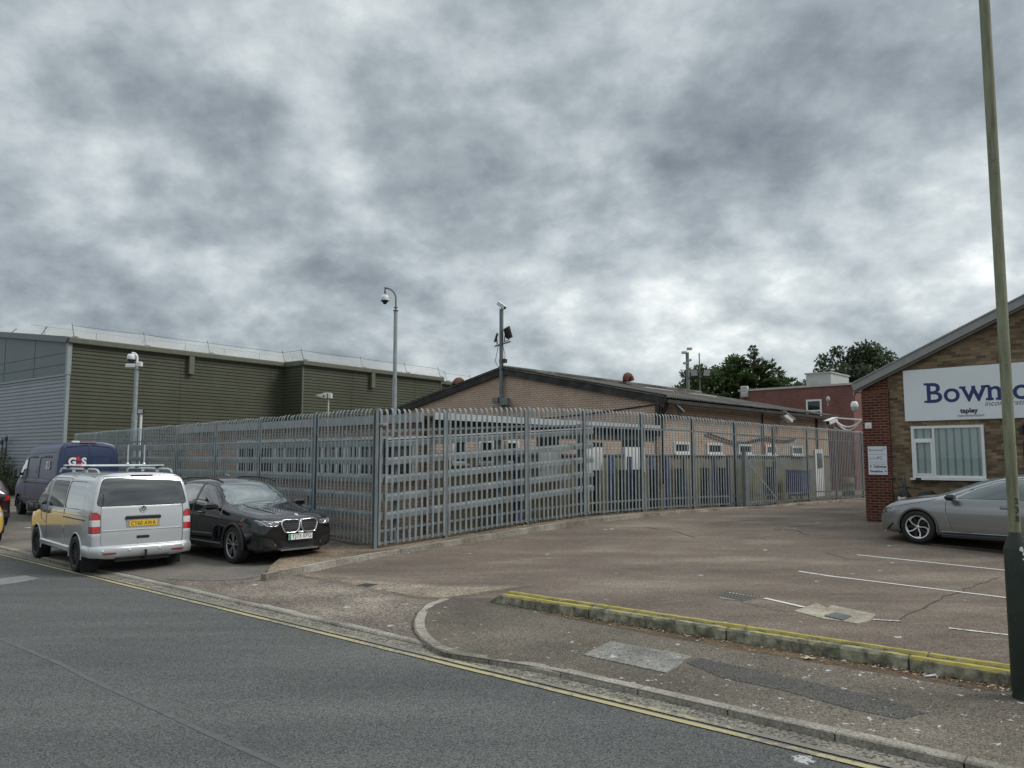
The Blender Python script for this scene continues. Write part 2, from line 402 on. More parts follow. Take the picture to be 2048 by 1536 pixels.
def drape(name, poly, zfn, mat, res=.8, near=None, skirt=0.0, kind='structure'):
    poly = [(p[0], p[1]) for p in poly]
    pts = []
    # subdivide the outline, then fill with a grid
    out = []
    for i, a in enumerate(poly):
        b = poly[(i + 1) % len(poly)]
        L_ = math.hypot(b[0] - a[0], b[1] - a[1]); k = max(1, min(60, int(L_ / res)))
        for j in range(k): out.append((lerp(a[0], b[0], j / k), lerp(a[1], b[1], j / k)))
    xs = [p[0] for p in out]; ys = [p[1] for p in out]
    pts = list(out)
    x0, x1, y0, y1 = near or (min(xs), max(xs), min(ys), max(ys))
    x = x0 + res * .5
    while x < x1:
        y = y0 + res * .5
        while y < y1:
            q = (x + random.uniform(-.1, .1) * res, y + random.uniform(-.1, .1) * res)
            if poly_in(out, *q): pts.append(q)
            y += res
        x += res
    n = len(out)
    r = delaunay_2d_cdt([Vector(p) for p in pts], [(i, (i + 1) % n) for i in range(n)], [list(range(n))], 1, 1e-4)
    mb = MB(); vs = [Vector((p.x, p.y, zfn(p.x, p.y))) for p in r[0]]
    mb.add(vs, [list(f) for f in r[2]], 0, True)
    if skirt:
        o = [Vector((p[0], p[1], zfn(*p))) for p in out]
        for i in range(n):
            a, b = o[i], o[(i + 1) % n]
            mb.quad(a, b, b - Vector((0, 0, skirt)), a - Vector((0, 0, skirt)))
    ob = mb.build(name, mat, fix=False); 
    me = ob.data
    for p in me.polygons:
        pass
    bm = bmesh.new(); bm.from_mesh(me)
    for f in bm.faces:
        f.normal_update()
        if abs(f.normal.z) > .5 and f.normal.z < 0: f.normal_flip()
    bm.to_mesh(me); bm.free()
    tag(ob, kind=kind)
    return ob
M_YARD = ground_mat('yard_asphalt', (.166, .132, .105), (.24, .2, .158), (.124, .098, .079), grain=70, grain_amt=.45, patch=.34, stain=.6, stretch=(1, 2.2, 1), rot=R(-44), flecks=.02, fscale=7.0, streak=(R(-20), .5, (.27, .235, .19)))
M_APRON = ground_mat('apron_asphalt', (.205, .172, .143), (.29, .25, .20), (.14, .115, .097), grain=46, grain_amt=.6, patch=.7, stain=.5, flecks=.02, fscale=7.0)
M_ROAD = ground_mat('road_asphalt', (.104, .106, .102), (.126, .127, .121), (.086, .088, .085), grain=95, grain_amt=.55, patch=.22, stain=.2, stretch=(1, 5, 1), rot=R(-49.6), flecks=.03, fscale=2.6)
M_PAVE = ground_mat('pavement_asphalt', (.146, .126, .101), (.2, .172, .138), (.102, .088, .072), grain=80, grain_amt=.5, patch=.5, stain=.4, flecks=.42, fleck_col=(.56, .54, .5), fscale=15.0, fgrad=(4.2, 5.6, .6, 4.2), moss=(.12, .085, .04))
M_STRIP = ground_mat('strip_asphalt', (.205, .16, .115), (.30, .235, .165), (.11, .09, .065), grain=55, grain_amt=.6, patch=.9, stain=.5, moss=(.075, .065, .03))
M_PARK = ground_mat('parking_asphalt', (.165, .148, .128), (.215, .19, .16), (.115, .105, .093), grain=80, grain_amt=.35, patch=.5, stain=.35, flecks=.03, fscale=3.0)
M_GUT = ground_mat('gutter_grit', (.195, .178, .148), (.245, .225, .185), (.15, .137, .115), grain=48, grain_amt=.7, patch=1.6, stain=.3)
M_KERB = ground_mat('kerb_concrete', (.30, .275, .235), (.42, .385, .325), (.17, .155, .13), grain=60, grain_amt=.3, patch=1.2, stain=.5, moss=(.10, .09, .055))
M_FAR = plain('far_ground', (.14, .13, .11), .95, var=.3, scale=.05)
M_TAR = ground_mat('tar', (.095, .09, .08), (.12, .112, .1), (.07, .067, .06), grain=80, grain_amt=.5, patch=.6, stain=.2, flecks=.1, fleck_col=(.5, .48, .44), fscale=7)

mb = MB(); S_ = 2500
mb.quad((-S_, -S_, -.62), (S_, -S_, -.62), (S_, S_, -.62), (-S_, S_, -.62))
tag(mb.build('ground', M_FAR), kind='structure')
# road: from the kerb back past the camera
mb = MB()
n_ = 60
for i in range(n_):
    t0, t1 = lerp(-130, 60, i / n_), lerp(-130, 60, (i + 1) / n_)
    mb.quad(st(-9, t0, ROAD), st(-9, t1, ROAD), st(KS + .05, t1, ROAD), st(KS + .05, t0, ROAD))
tag(mb.build('road', M_ROAD), kind='structure')
mb = MB()                                                            # the far pavement, behind the camera
mb.box((0, 0, -.2), (190, 3, .3), M=Matrix.Translation(st(-10.5, -35)) @ Matrix.Rotation(math.atan2(RT.y, RT.x), 4, 'Z'))
# yard, apron and parking strip: one sheet that drops to the road along the kerb
def HY(x, y):
    s, t = to_st((x, y)); z = H(x, y)
    return lerp(ROAD + .028, z, sstep(KS + .1, KS + 2.0, s))
yard_poly = [st(KS + .12, -75), st(KS + .12, 60), st(75, 60), st(75, -75)]
drape('yard', yard_poly, HY, M_YARD, res=1.0, near=(-26, 26, 3, 48))
# apron between road and yard
apron = [st(KS + .12, -15), st(KS + .12, -5.3)] + [G(u, v, -.19) for u, v in ((838, 1268), (826, 1245), (833, 1228), (852, 1212), (884, 1202), (820, 1192), (745, 1173), (660, 1158), (590, 1150), (545, 1149))] + [G(500, 1128, -.2), G(430, 1100, -.2)]
drape('apron', apron, lambda x, y: HY(x, y) + .005, M_APRON, res=.5)
park = [st(KS + .12, -42)] + [st(KS + .12, -11.0)] + [G(u, v, -.205) for u, v in ((330, 1153), (400, 1158), (480, 1156), (550, 1148), (640, 1125), (720, 1105))] + [Vector((-3.2, 17.1, 0)), Vector((-9.3, 23.7, 0)), Vector((-20, 35.3, 0))]
drape('parking_strip', park, lambda x, y: HY(x, y) + .011, M_PARK, res=.6)
# raised strip along the front fence, edged by a kerb
FA = Vector((-2.93, 16.87, 0)); FC = (6.17, 25.63)
NOUT = Vector((.6983, -.7158, 0))
def fl(t, off=0.0):                                                  # point on the fence line, t metres from the corner post
    p = Vector((-2.87, 16.81, 0)) + E1 * t + NOUT * off; return p
ZS = [(-9, -.13), (-3, -.11), (-1, -.07), (0, -.05), (1.9, .05), (4.85, .2), (7.1, .27), (9.6, .265), (12.2, .245), (14.6, .2), (17.4, .145), (20.8, .15), (23.6, .11), (27, .08), (40, .05)]
def zstrip(t):
    for (a, za), (b, zb) in zip(ZS, ZS[1:]):
        if a <= t <= b: return lerp(za, zb, (t - a) / (b - a))
    return ZS[-1][1] if t > 0 else ZS[0][1]
def ZSTRIP(x, y):
    t = (Vector((x, y, 0)) - fl(0)).dot(E1); return max(zstrip(t), HY(x, y) + .02)
KP = [Vector((-4.25, 13.55, 0)), Vector((-3.75, 14.5, 0)), Vector((-3.1, 15.6, 0)), Vector((-2.45, 16.45, 0)), fl(1.2, .56), fl(3, .55), fl(6, .55), fl(9, .56), fl(14, .55), fl(20, .5), fl(31, .45)]
strip = KP + [fl(31, -.35), fl(6, -.4), fl(.2, -.3), Vector((-4.2, 17.9, 0)), Vector((-4.7, 16.2, 0)), Vector((-4.5, 14.6, 0))]
drape('fence_strip', strip, ZSTRIP, M_STRIP, res=.6)
def kerb(name, path, width, zfn, drop, length=.9, mat=None, chip=.006):
    """kerb stones laid end to end along a path; width goes to the left of travel"""
    mb = MB(); P = [Vector((p[0], p[1], 0)) for p in path]
    d = [0]
    for a, b in zip(P, P[1:]): d.append(d[-1] + (b - a).length)
    def at(q):
        for i in range(len(P) - 1):
            if q <= d[i + 1] or i == len(P) - 2:
                k = (q - d[i]) / max(1e-6, d[i + 1] - d[i]); return P[i].lerp(P[i + 1], k), (P[i + 1] - P[i]).normalized()
    q = 0
    while q < d[-1] - .05:
        e_ = min(q + length * random.uniform(.97, 1.0), d[-1])
        k = max(1, int((e_ - q) / .3)); rings = []
        dz = random.uniform(-chip, chip)
        for j in range(k + 1):
            qq = lerp(q + .006, e_ - .006, j / k); p, t = at(qq); nrm = Vector((-t.y, t.x, 0))
            w = width; z = zfn(p.x, p.y) + dz + random.uniform(-.002, .002)
            a, b = p, p + nrm * w; r = .018
            ring = [Vector((a.x, a.y, z - drop)), Vector((a.x, a.y, z - r)), Vector((a.x, a.y, z)) + nrm * r, Vector((b.x, b.y, z)), Vector((b.x, b.y, z - drop))]
            rings.append(ring)
        vs = [p for r_ in rings for p in r_]; fs = []
        for j in range(k):
            for i in range(4): fs.append((j * 5 + i, j * 5 + i + 1, j * 5 + 6 + i, j * 5 + 5 + i))
        fs.append((0, 1, 2, 3, 4)); fs.append(tuple(k * 5 + i for i in (4, 3, 2, 1, 0)))
        mb.add(vs, fs, 0, False)
        q = e_
    return tag(mb.build(name, mat or M_KERB), kind='structure')
kerb('yard_kerb', KP, .13, lambda x, y: ZSTRIP(x, y) + .006, .35)
# road kerb on the dropped stretch, then the pavement's own kerb round its corner
kerb('dropped_kerb', [st(KS, -60), st(KS, -5.2)], .12, lambda x, y: ROAD + .036, .2)
PVE = [G(u, v, -.185) for u, v in ((884, 1201), (866, 1206), (850, 1212), (838, 1221), (829, 1233), (826, 1246), (831, 1259), (843, 1271), (862, 1284), (890, 1297))]
PVE += [st(KS + .02, -5.0 + .0), st(KS, -3.0), st(KS, 0), st(KS, 22)]
ZP = -.165
def HP(x, y):
    s, t = to_st((x, y)); return lerp(ROAD + .042, ZP, sstep(KS - .02, KS + 1.7, s)) + .012
kerb('pavement_kerb', PVE, .135, lambda x, y: HP(x, y) + .006, .3)
KSA, KSB = Vector((-.31, 11.2, 0)), Vector((4.52, 7.09, 0)); KD = (KSB - KSA).normalized(); KN = Vector((-KD.y, KD.x, 0))
if KN.y < 0: KN = -KN
pv = [p + Vector((0, 0, 0)) for p in PVE] + [st(9.6, 22), KSA + KD * 26 + KN * .5, KSA + KN * .5 + KD * .1, KSA + KN * .02 - KD * .5]
drape('pavement', pv, HP, M_PAVE, res=.35)
drape('gutter_strip', [st(6.08, -46), st(6.08, 22), st(KS + .01, 22), st(KS + .01, -46)], lambda x, y: ROAD + .004, M_GUT, res=1.5)
# tar reinstatement in the pavement
tar = [G(u, v, ZP) for u, v in ((1372, 1322), (1400, 1316), (1500, 1336), (1640, 1366), (1800, 1402), (1850, 1420), (1800, 1428), (1700, 1408), (1560, 1372), (1440, 1348))]
drape('tar_patch', tar, lambda x, y: HP(x, y) + .004, M_TAR, res=.35)
# longitudinal joint in the road and an old patch
drape('road_patch', [G(u, v, ROAD) for u, v in ((-40, 1163), (50, 1151), (80, 1157), (40, 1165), (-40, 1176))], lambda x, y: ROAD + .004, plain('patch_grey', (.20, .2, .195), .9, var=.2, scale=9), res=.5)
rj = MB()
pj = [G(u, v, ROAD + .003) for u, v in ((-30, 1265), (60, 1302), (120, 1327), (190, 1363), (300, 1412), (420, 1468), (560, 1530), (700, 1590))]
for a, b in zip(pj, pj[1:]):
    n = (b - a).normalized().cross(Vector((0, 0, 1)))
    rj.quad(a - n * .03, b - n * .03, b + n * .03, a + n * .03)
tag(rj.build('road_joint', plain('joint_tar', (.104, .106, .104), .9, var=.2, scale=9)), kind='structure')

# painted lines -----------------------------------------------------------------------------------------
def paint_mat(name, col, wear, ground, scale=14.0):
    m, nt, b = new_mat(name); tc = N(nt, 'ShaderNodeTexCoord')
    n1 = N(nt, 'ShaderNodeTexNoise', Scale=scale, Detail=8.0, Roughness=.75); L(nt, tc.outputs['Object'], n1.inputs['Vector'])
    n0 = N(nt, 'ShaderNodeTexNoise', Scale=.8, Detail=3.0); L(nt, tc.outputs['Object'], n0.inputs['Vector'])
    ad = N(nt, 'ShaderNodeMath', operation='MULTIPLY_ADD'); ad.inputs[1].default_value = .6; L(nt, n0.outputs['Fac'], ad.inputs[0]); L(nt, n1.outputs['Fac'], ad.inputs[2])
    mr = N(nt, 'ShaderNodeMapRange'); mr.inputs[1].default_value = .8 - wear; mr.inputs[2].default_value = .9 - wear; L(nt, ad.outputs[0], mr.inputs[0])
    mx = N(nt, 'ShaderNodeMix', data_type='RGBA'); mx.inputs[6].default_value = c4(ground); mx.inputs[7].default_value = c4(col); L(nt, mr.outputs[0], mx.inputs[0])
    L(nt, mx.outputs[2], b.inputs['Base Color']); b.inputs['Roughness'].default_value = .8
    return m
M_YEL1 = paint_mat('yellow_paint', (.42, .36, .19), .10, (.19, .173, .145))
M_YEL2 = paint_mat('worn_yellow_paint', (.40, .35, .2), -.03, (.195, .178, .148))
M_WHITE = paint_mat('white_paint', (.72, .70, .65), .22, (.22, .19, .16), 9)
M_WORNW = paint_mat('worn_white_paint', (.66, .64, .58), .02, (.21, .18, .15), 5)
def strip_mesh(name, a, b, w, zf, mat, seg=.6, jit=.004):
    a, b = Vector((a[0], a[1], 0)), Vector((b[0], b[1], 0)); d = (b - a); k = max(1, int(d.length / seg)); n = d.normalized().cross(Vector((0, 0, 1))) * (w / 2)
    mb = MB(); vs = []
    for i in range(k + 1):
        p = a.lerp(b, i / k) + n.normalized() * random.uniform(-jit, jit)
        for q in (p - n, p + n): vs.append((q.x, q.y, zf(q.x, q.y)))
    mb.add(vs, [(2 * i, 2 * i + 1, 2 * i + 3, 2 * i + 2) for i in range(k)], 0)
    o = mb.build(name, mat); tag(o, kind='structure'); return o
strip_mesh('yellow_line', st(5.955, -60), st(5.955, 22), .072, lambda x, y: ROAD + .0085, M_YEL1)
strip_mesh('worn_yellow_line', st(6.075, -60), st(6.075, 22), .07, lambda x, y: ROAD + .0085, M_YEL2)
# bay lines of the car park
hy = lambda x, y: HY(x, y) + .0075
def gy(u, v):
    p = G(u, v, -.15)
    for _ in range(6): p = G(u, v, HY(p.x, p.y))
    return p
def bay(us, ext, mat, name='parking_line'):
    a, b = gy(*us[0]), gy(*us[1]); d = (b - a).normalized()
    strip_mesh(name, a, b + d * ext, .07, hy, mat)
bay([(1838, 1087), (2008, 1103)], 2.2, M_WHITE)
bay([(1714, 1110), (2010, 1141)], 2.0, M_WHITE)
bay([(1597, 1143), (2012, 1196)], 1.6, M_WHITE)
bay([(1457, 1185), (1520, 1195)], 0, M_WHITE); bay([(1529, 1197), (1608, 1215)], 0, M_WHITE); bay([(1746, 1240), (1804, 1243)], 0, M_WORNW)
bay([(1898, 1257), (2010, 1270)], 1.2, M_WORNW)
# cracks and seams in the old surface
cr_ = MB()
def crack(pts, w):
    P = [gy(u, v) for u, v in pts]; out = []
    for a, b in zip(P, P[1:]):
        k = max(2, int((b - a).length / .25))
        for i in range(k):
            p = a.lerp(b, i / k); out.append(p + Vector((random.uniform(-.04, .04), random.uniform(-.04, .04), 0)))
    out.append(P[-1])
    for i, (a, b) in enumerate(zip(out, out[1:])):
        n = (b - a).normalized().cross(Vector((0, 0, 1))); wa, wb = [w * random.uniform(.4, 1.3) for _ in (0, 1)]
        q = [a - n * wa, b - n * wb, b + n * wb, a + n * wa]
        cr_.quad(*[(p.x, p.y, HY(p.x, p.y) + .006) for p in q])
crack([(1560, 1043), (1500, 1041), (1420, 1048)], .02); crack([(1240, 1056), (1300, 1057), (1345, 1063), (1390, 1076)], .016)
crack([(1600, 1027), (1650, 1025), (1710, 1031)], .022); crack([(1550, 1060), (1590, 1062), (1620, 1072)], .016)
crack([(1705, 1040), (1640, 1050), (1560, 1056)], .014); crack([(1650, 1105), (1700, 1118), (1760, 1121)], .01); crack([(2010, 1150), (1900, 1190), (1800, 1240)], .012)
crack([(1580, 1225), (1480, 1205)], .008)
tag(cr_.build('crack', plain('crack_dark', (.07, .062, .053), .95, var=.3)), kind='structure')
# pale sandy deposits where the yard meets the apron
sd_ = [gy(u, v) for u, v in ((578, 1147), (640, 1152), (690, 1160), (735, 1166), (800, 1171), (890, 1181), (985, 1183), (920, 1193), (880, 1199), (800, 1190), (735, 1177), (660, 1163), (600, 1153))]
M_SAND = ground_mat('sand', (.30, .25, .19), (.40, .345, .265), (.21, .175, .135), grain=40, grain_amt=.5, patch=1.2, stain=.5)
def feather(mat, amt=1.0):
    nt = mat.node_tree; b = nt.nodes['Principled BSDF']; om = [n for n in nt.nodes if n.type == 'OUTPUT_MATERIAL'][0]
    at = N(nt, 'ShaderNodeAttribute'); at.attribute_name = 'fade'; tc = N(nt, 'ShaderNodeTexCoord'); nz = N(nt, 'ShaderNodeTexNoise', Scale=5.0, Detail=8.0, Roughness=.75); L(nt, tc.outputs['Object'], nz.inputs['Vector'])
    ad = N(nt, 'ShaderNodeMath', operation='ADD'); L(nt, at.outputs['Fac'], ad.inputs[0]); L(nt, nz.outputs['Fac'], ad.inputs[1])
    mr = N(nt, 'ShaderNodeMapRange'); mr.inputs[1].default_value = .62; mr.inputs[2].default_value = 1.25; mr.inputs[4].default_value = amt; L(nt, ad.outputs[0], mr.inputs[0])
    tr = N(nt, 'ShaderNodeBsdfTransparent'); mx = N(nt, 'ShaderNodeMixShader'); L(nt, mr.outputs[0], mx.inputs[0]); L(nt, tr.outputs[0], mx.inputs[1]); L(nt, b.outputs[0], mx.inputs[2]); L(nt, mx.outputs[0], om.inputs[0])
    return mat
def fade_attr(ob, poly, width):
    at = ob.data.attributes.new('fade', 'FLOAT', 'POINT'); n = len(poly)
    for i, v in enumerate(ob.data.vertices):
        p = Vector((v.co.x, v.co.y)); dm = 9
        for k in range(n):
            a, b = Vector(poly[k][:2]), Vector(poly[(k + 1) % n][:2]); ab = b - a; t = max(0, min(1, (p - a).dot(ab) / max(1e-9, ab.dot(ab)))); dm = min(dm, (a + ab * t - p).length)
        at.data[i].value = min(1, dm / width)
feather(M_SAND, .85)
sd_ = [gy(u, v) for u, v in ((570, 1143), (640, 1147), (690, 1155), (735, 1159), (800, 1163), (890, 1170), (1010, 1172), (1100, 1168), (960, 1193), (880, 1202), (800, 1197), (735, 1183), (660, 1168), (590, 1156))]
o_ = drape('sand_deposit', sd_, lambda x, y: HY(x, y) + .012, M_SAND, res=.12); fade_attr(o_, sd_, .35)
# rusty earth washed out along the foot of the kerb blocks
es_ = [G(u, v, ZP) for u, v in ((1080, 1222), (1186, 1238), (1460, 1284), (1823, 1344), (2016, 1379), (2016, 1394), (1820, 1362), (1560, 1318), (1460, 1302), (1300, 1272), (1180, 1250), (1080, 1230))]
o_ = drape('earth_stain', es_, lambda x, y: HP(x, y) + .006, feather(ground_mat('earth', (.165, .11, .06), (.24, .17, .095), (.1, .07, .042), grain=50, grain_amt=.5, patch=1.5, stain=.4), .6), res=.1); fade_attr(o_, es_, .12)
# ------------------------------------------------------------------ things let into the ground
M_GAL = plain('galvanised', (.30, .335, .345), .55, .15, var=.2, scale=3.0, dirt=(.12, .13, .13), dirt_amt=.4, dscale=1.2)
M_GALD = plain('galvanised_dull_shaded', (.165, .188, .195), .6, .15, var=.2, scale=2.0, dirt=(.09, .1, .1), dirt_amt=.5, dscale=.8)  # dull zinc, darkened further to paint in the shade on the fence posts
M_IRON = plain('cast_iron', (.045, .045, .044), .6, .3, var=.3)
M_BLACK = plain('black_plastic', (.012, .012, .013), .45, var=.2)
M_RUB = plain('rubber', (.014, .014, .014), .75, var=.2)
M_WPL = plain('white_plastic', (.72, .73, .72), .4, var=.04, dirt=(.4, .4, .36), dirt_amt=.35)
M_GREYBOX = plain('grey_box', (.42, .43, .42), .5, var=.08, dirt=(.25, .24, .2))
M_CONC = ground_mat('concrete', (.36, .32, .25), (.47, .43, .34), (.25, .22, .17), grain=60, grain_amt=.3, patch=1.5, stain=.5)
M_COVER = ground_mat('cover_concrete', (.215, .207, .187), (.29, .28, .255), (.145, .14, .128), grain=70, grain_amt=.45, patch=2.0, stain=.5, flecks=.1)
def flush(name, label, cat, px, zf, mat, h=.02):
    P = [Vector(p) for p in px]; mb = MB()
    top = [Vector((p.x, p.y, zf(p.x, p.y))) for p in P]; n = len(P)
    mb.add(top + [p - Vector((0, 0, h)) for p in top], [list(range(n))] + [(i, (i + 1) % n, n + (i + 1) % n, n + i) for i in range(n)])
    o = mb.build(name, mat); tag(o, label, cat); return o
flush('access_cover', 'pale rectangular concrete chamber cover let into the pavement', 'access cover', [G(u, v, ZP) for u, v in ((1166, 1303), (1222, 1283), (1385, 1313), (1333, 1338))], lambda x, y: HP(x, y) + .012, M_COVER)
gq = [gy(u, v) for u, v in ((1588, 1223), (1634, 1207), (1655, 1218), (1662, 1211), (1752, 1230), (1738, 1243), (1715, 1248), (1650, 1239))]
dr = thing('drain_gully', 'slotted iron drain set in a broken sandy concrete surround in the car park', 'drain', gq[0])
o = flush('surround', None, None, gq, lambda x, y: HY(x, y) + .01, M_CONC); o.parent = dr; o.matrix_parent_inverse = Matrix.Translation(-gq[0])
gc = [gy(u, v) for u, v in ((1648, 1234), (1671, 1227), (1704, 1234), (1686, 1243))]
mb = MB(); zz = HY(gc[0].x, gc[0].y) + .0125
a, b, c, d_ = [Vector((p.x, p.y, zz)) for p in gc]
mb.quad(a, b, c, d_, 1)
for i in range(6):
    k0, k1 = (i + .3) / 6, (i + .75) / 6
    p = [a.lerp(b, k0), a.lerp(b, k1), d_.lerp(c, k1), d_.lerp(c, k0)]
    up = Vector((0, 0, .012))
    mb.add([q for q in p] + [q + up for q in p], [(4, 5, 6, 7), (0, 1, 5, 4), (1, 2, 6, 5), (2, 3, 7, 6), (3, 0, 4, 7)])
o = mb.build('grate', [plain('grate_steel', (.27, .27, .26), .5, .3), M_BLACK]); o.parent = dr; o.matrix_parent_inverse = Matrix.Translation(-gq[0])
# chequered grid cover with the bay line crossing it
gq = [gy(u, v) for u, v in ((1436, 1192), (1458, 1183), (1524, 1194), (1486, 1203), (1440, 1198))]
g2 = thing('grid_cover', 'worn chequered metal grid cover under the broken white bay line', 'grid cover', gq[0])
o = flush('cover_plate', None, None, gq, lambda x, y: HY(x, y) + .006, plain('worn_plate', (.2, .18, .155), .7, .2, var=.25, scale=30)); o.parent = g2; o.matrix_parent_inverse = Matrix.Translation(-gq[0])
mb = MB(); a, b, c, d_ = gq[0], gq[1], gq[2], gq[3]
for i in range(9):
    k = (i + .5) / 9
    for p, q in ((a.lerp(d_, k), b.lerp(c, k)),): mb.bar((p.x, p.y, HY(p.x, p.y) + .008), (q.x, q.y, HY(q.x, q.y) + .008), .025, .008)
for i in range(4):
    k = (i + .5) / 4; p, q = a.lerp(b, k), d_.lerp(c, k); mb.bar((p.x, p.y, HY(p.x, p.y) + .0085), (q.x, q.y, HY(q.x, q.y) + .0085), .025, .008)
o = mb.build('grid_bars', plain('grid_dark', (.1, .092, .08), .6, .3)); o.parent = g2; o.matrix_parent_inverse = Matrix.Translation(-gq[0])
flush('gully_cover', 'small dark iron cover beside the sandy seam across the driveway', 'gully cover', [gy(u, v) for u, v in ((712, 1172), (732, 1168), (757, 1170), (735, 1176))], lambda x, y: HY(x, y) + .014, M_IRON)

# ------------------------------------------------------------------ moss-yellow kerb blocks along the car park edge
def moss_mat(name, yellow):
    m, nt, b = new_mat(name); tc = N(nt, 'ShaderNodeTexCoord')
    n1 = N(nt, 'ShaderNodeTexNoise', Scale=6.5, Detail=9.0, Roughness=.76); L(nt, tc.outputs['Object'], n1.inputs['Vector'])
    cr = N(nt, 'ShaderNodeValToRGB'); e = cr.color_ramp.elements
    e[0].position = .34; e[0].color = (.05, .05, .038, 1); e[1].position = .70; e[1].color = (.48, .455, .36, 1)
    k = e.new(.45); k.color = (.15, .145, .10, 1); k = e.new(.56); k.color = (.31, .295, .21, 1)
    L(nt, n1.outputs['Fac'], cr.inputs[0])
    sn = N(nt, 'ShaderNodeSeparateXYZ'); L(nt, tc.outputs['Object'], sn.inputs[0])
    n2 = N(nt, 'ShaderNodeTexNoise', Scale=5.0, Detail=9.0, Roughness=.78); L(nt, tc.outputs['Object'], n2.inputs['Vector'])
    mr = N(nt, 'ShaderNodeMapRange'); mr.inputs[1].default_value = .10; mr.inputs[2].default_value = .15; L(nt, sn.outputs[2], mr.inputs[0])   # lichen keeps to the top arris
    ad = N(nt, 'ShaderNodeMath', operation='MULTIPLY_ADD'); ad.inputs[1].default_value = .42; L(nt, mr.outputs[0], ad.inputs[0]); L(nt, n2.outputs['Fac'], ad.inputs[2])
    m2 = N(nt, 'ShaderNodeMapRange'); m2.inputs[1].default_value = .90 - yellow; m2.inputs[2].default_value = 1.05 - yellow; m2.inputs[4].default_value = .92; L(nt, ad.outputs[0], m2.inputs[0])
    mx = N(nt, 'ShaderNodeMix', data_type='RGBA'); mx.inputs[7].default_value = (.40, .33, .075, 1); L(nt, m2.outputs[0], mx.inputs[0]); L(nt, cr.outputs[0], mx.inputs[6])
    L(nt, mx.outputs[2], b.inputs['Base Color']); b.inputs['Roughness'].default_value = .95
    bp = N(nt, 'ShaderNodeBump', Strength=.6, Distance=.012); L(nt, n2.outputs['Fac'], bp.inputs['Height']); L(nt, bp.outputs['Normal'], b.inputs['Normal'])
    return m
M_MOSS = [moss_mat('lichen_concrete', .03), moss_mat('yellow_lichen_concrete', .24)]
def kerb_block(a, b, off, w, h, label, group, mat, first=False):
    a, b = Vector(a), Vector(b); d = (b - a); Ln = d.length - .022; ang = math.atan2(d.y, d.x)
    n = max(3, int(Ln / .10)); mb = MB(); vs = []
    for i in range(n + 1):
        x = Ln * i / n; sl = min(1, (.35 + 3.0 * x)) if first else 1
        j = lambda s=.0035: random.uniform(-s, s)
        hh = h * (sl if first else 1)
        for (y, z) in ((0, -.04), (j(.004), hh * .8 + j()), (.02 + j(), hh + j()), (w - .02, hh + j()), (w, hh * .85), (w, -.04)): vs.append((x, y, z))
    fs = [(i * 6 + k, i * 6 + k + 1, i * 6 + k + 7, i * 6 + k + 6) for i in range(n) for k in range(5)]
    fs += [tuple(range(6)), tuple(n * 6 + k for k in range(5, -1, -1))]
    mb.add(vs, fs)
    o = mb.build('kerb_block', mat); o.location = (a.x + KN.x * off, a.y + KN.y * off, ZP + .0); o.rotation_euler = (0, 0, ang)
    return tag(o, label, 'kerb block', group)
KQ = [Vector((-.31, 11.2, 0)), Vector((1.05, 10.16, 0)), Vector((2.46, 8.93, 0)), Vector((3.88, 7.7, 0)), Vector((5.3, 6.44, 0)), Vector((6.7, 5.2, 0))]
KQ = [KSA + KD * (p - KSA).dot(KD) for p in KQ]
fl_ = ['mossy front kerb block with a rounded bright yellow end nearest the driveway', 'grey green front kerb block second from the driveway end', 'long grey front kerb block stained black, third from the driveway end', 'yellow green front kerb block reaching the lamp post base']
for i in range(4):
    kerb_block(KQ[i], KQ[i + 1], 0, .11, .148, fl_[i], 'front row of mossy kerb blocks', M_MOSS[1] if i in (0, 3) else M_MOSS[0], first=i == 0)
bl_ = ['thin yellow rear kerb block at the driveway end of the back row', 'yellow topped rear kerb block second in the back row', 'yellow topped rear kerb block third in the back row', 'yellow rear kerb block behind the lamp post end']
for i in range(4):
    kerb_block(KQ[i] + KD * .12, KQ[i + 1] + KD * .12, .235, .09, .146, bl_[i], 'back row of mossy kerb blocks', M_MOSS[1])
# leaf litter gathered against the blocks
mb = MB()
def leaf(p, s, mi):
    a = random.uniform(0, 2 * PI); d = Vector((math.cos(a), math.sin(a), 0)); n = Vector((-d.y, d.x, 0)); up = Vector((0, 0, random.uniform(0, .5) * s))
    mb.add([p - d * s, p + n * s * .5 + up, p + d * s, p - n * s * .5 + up * .3], [(0, 1, 2, 3)], mi)
for i in range(900):
    k = random.choice((random.uniform(.3, 6.3), random.uniform(4.6, 6.6), random.uniform(5.0, 6.6), random.uniform(1.2, 3.8))); off = -abs(random.gauss(0, .07)) - .01
    p = KSA + KD * k + KN * off; leaf(Vector((p.x, p.y, HP(p.x, p.y) + .008)), random.uniform(.008, .03), random.choice((0, 0, 1, 2, 3)))
for i in range(260):
    s = random.uniform(KS + .2, KS + 2.2); t = random.uniform(-4, 1.5); p = st(s, t); leaf(Vector((p.x, p.y, HP(p.x, p.y) + .006)), random.uniform(.006, .018), random.choice((0, 1, 2, 3, 3)))
for i in range(500):
    t = random.uniform(3.0, 22); p = fl(t, random.uniform(-.25, .4)); leaf(Vector((p.x, p.y, ZSTRIP(p.x, p.y) + .01)), random.uniform(.012, .045), random.choice((0, 1, 1, 2, 3)))
tag(mb.build('leaf_litter', [plain('leaf_brown', (.16, .085, .04), .9, var=.4), plain('leaf_tan', (.3, .2, .11), .9, var=.3), plain('leaf_dark', (.06, .045, .03), .9), plain('leaf_pale', (.5, .47, .4), .9)]), kind='stuff')
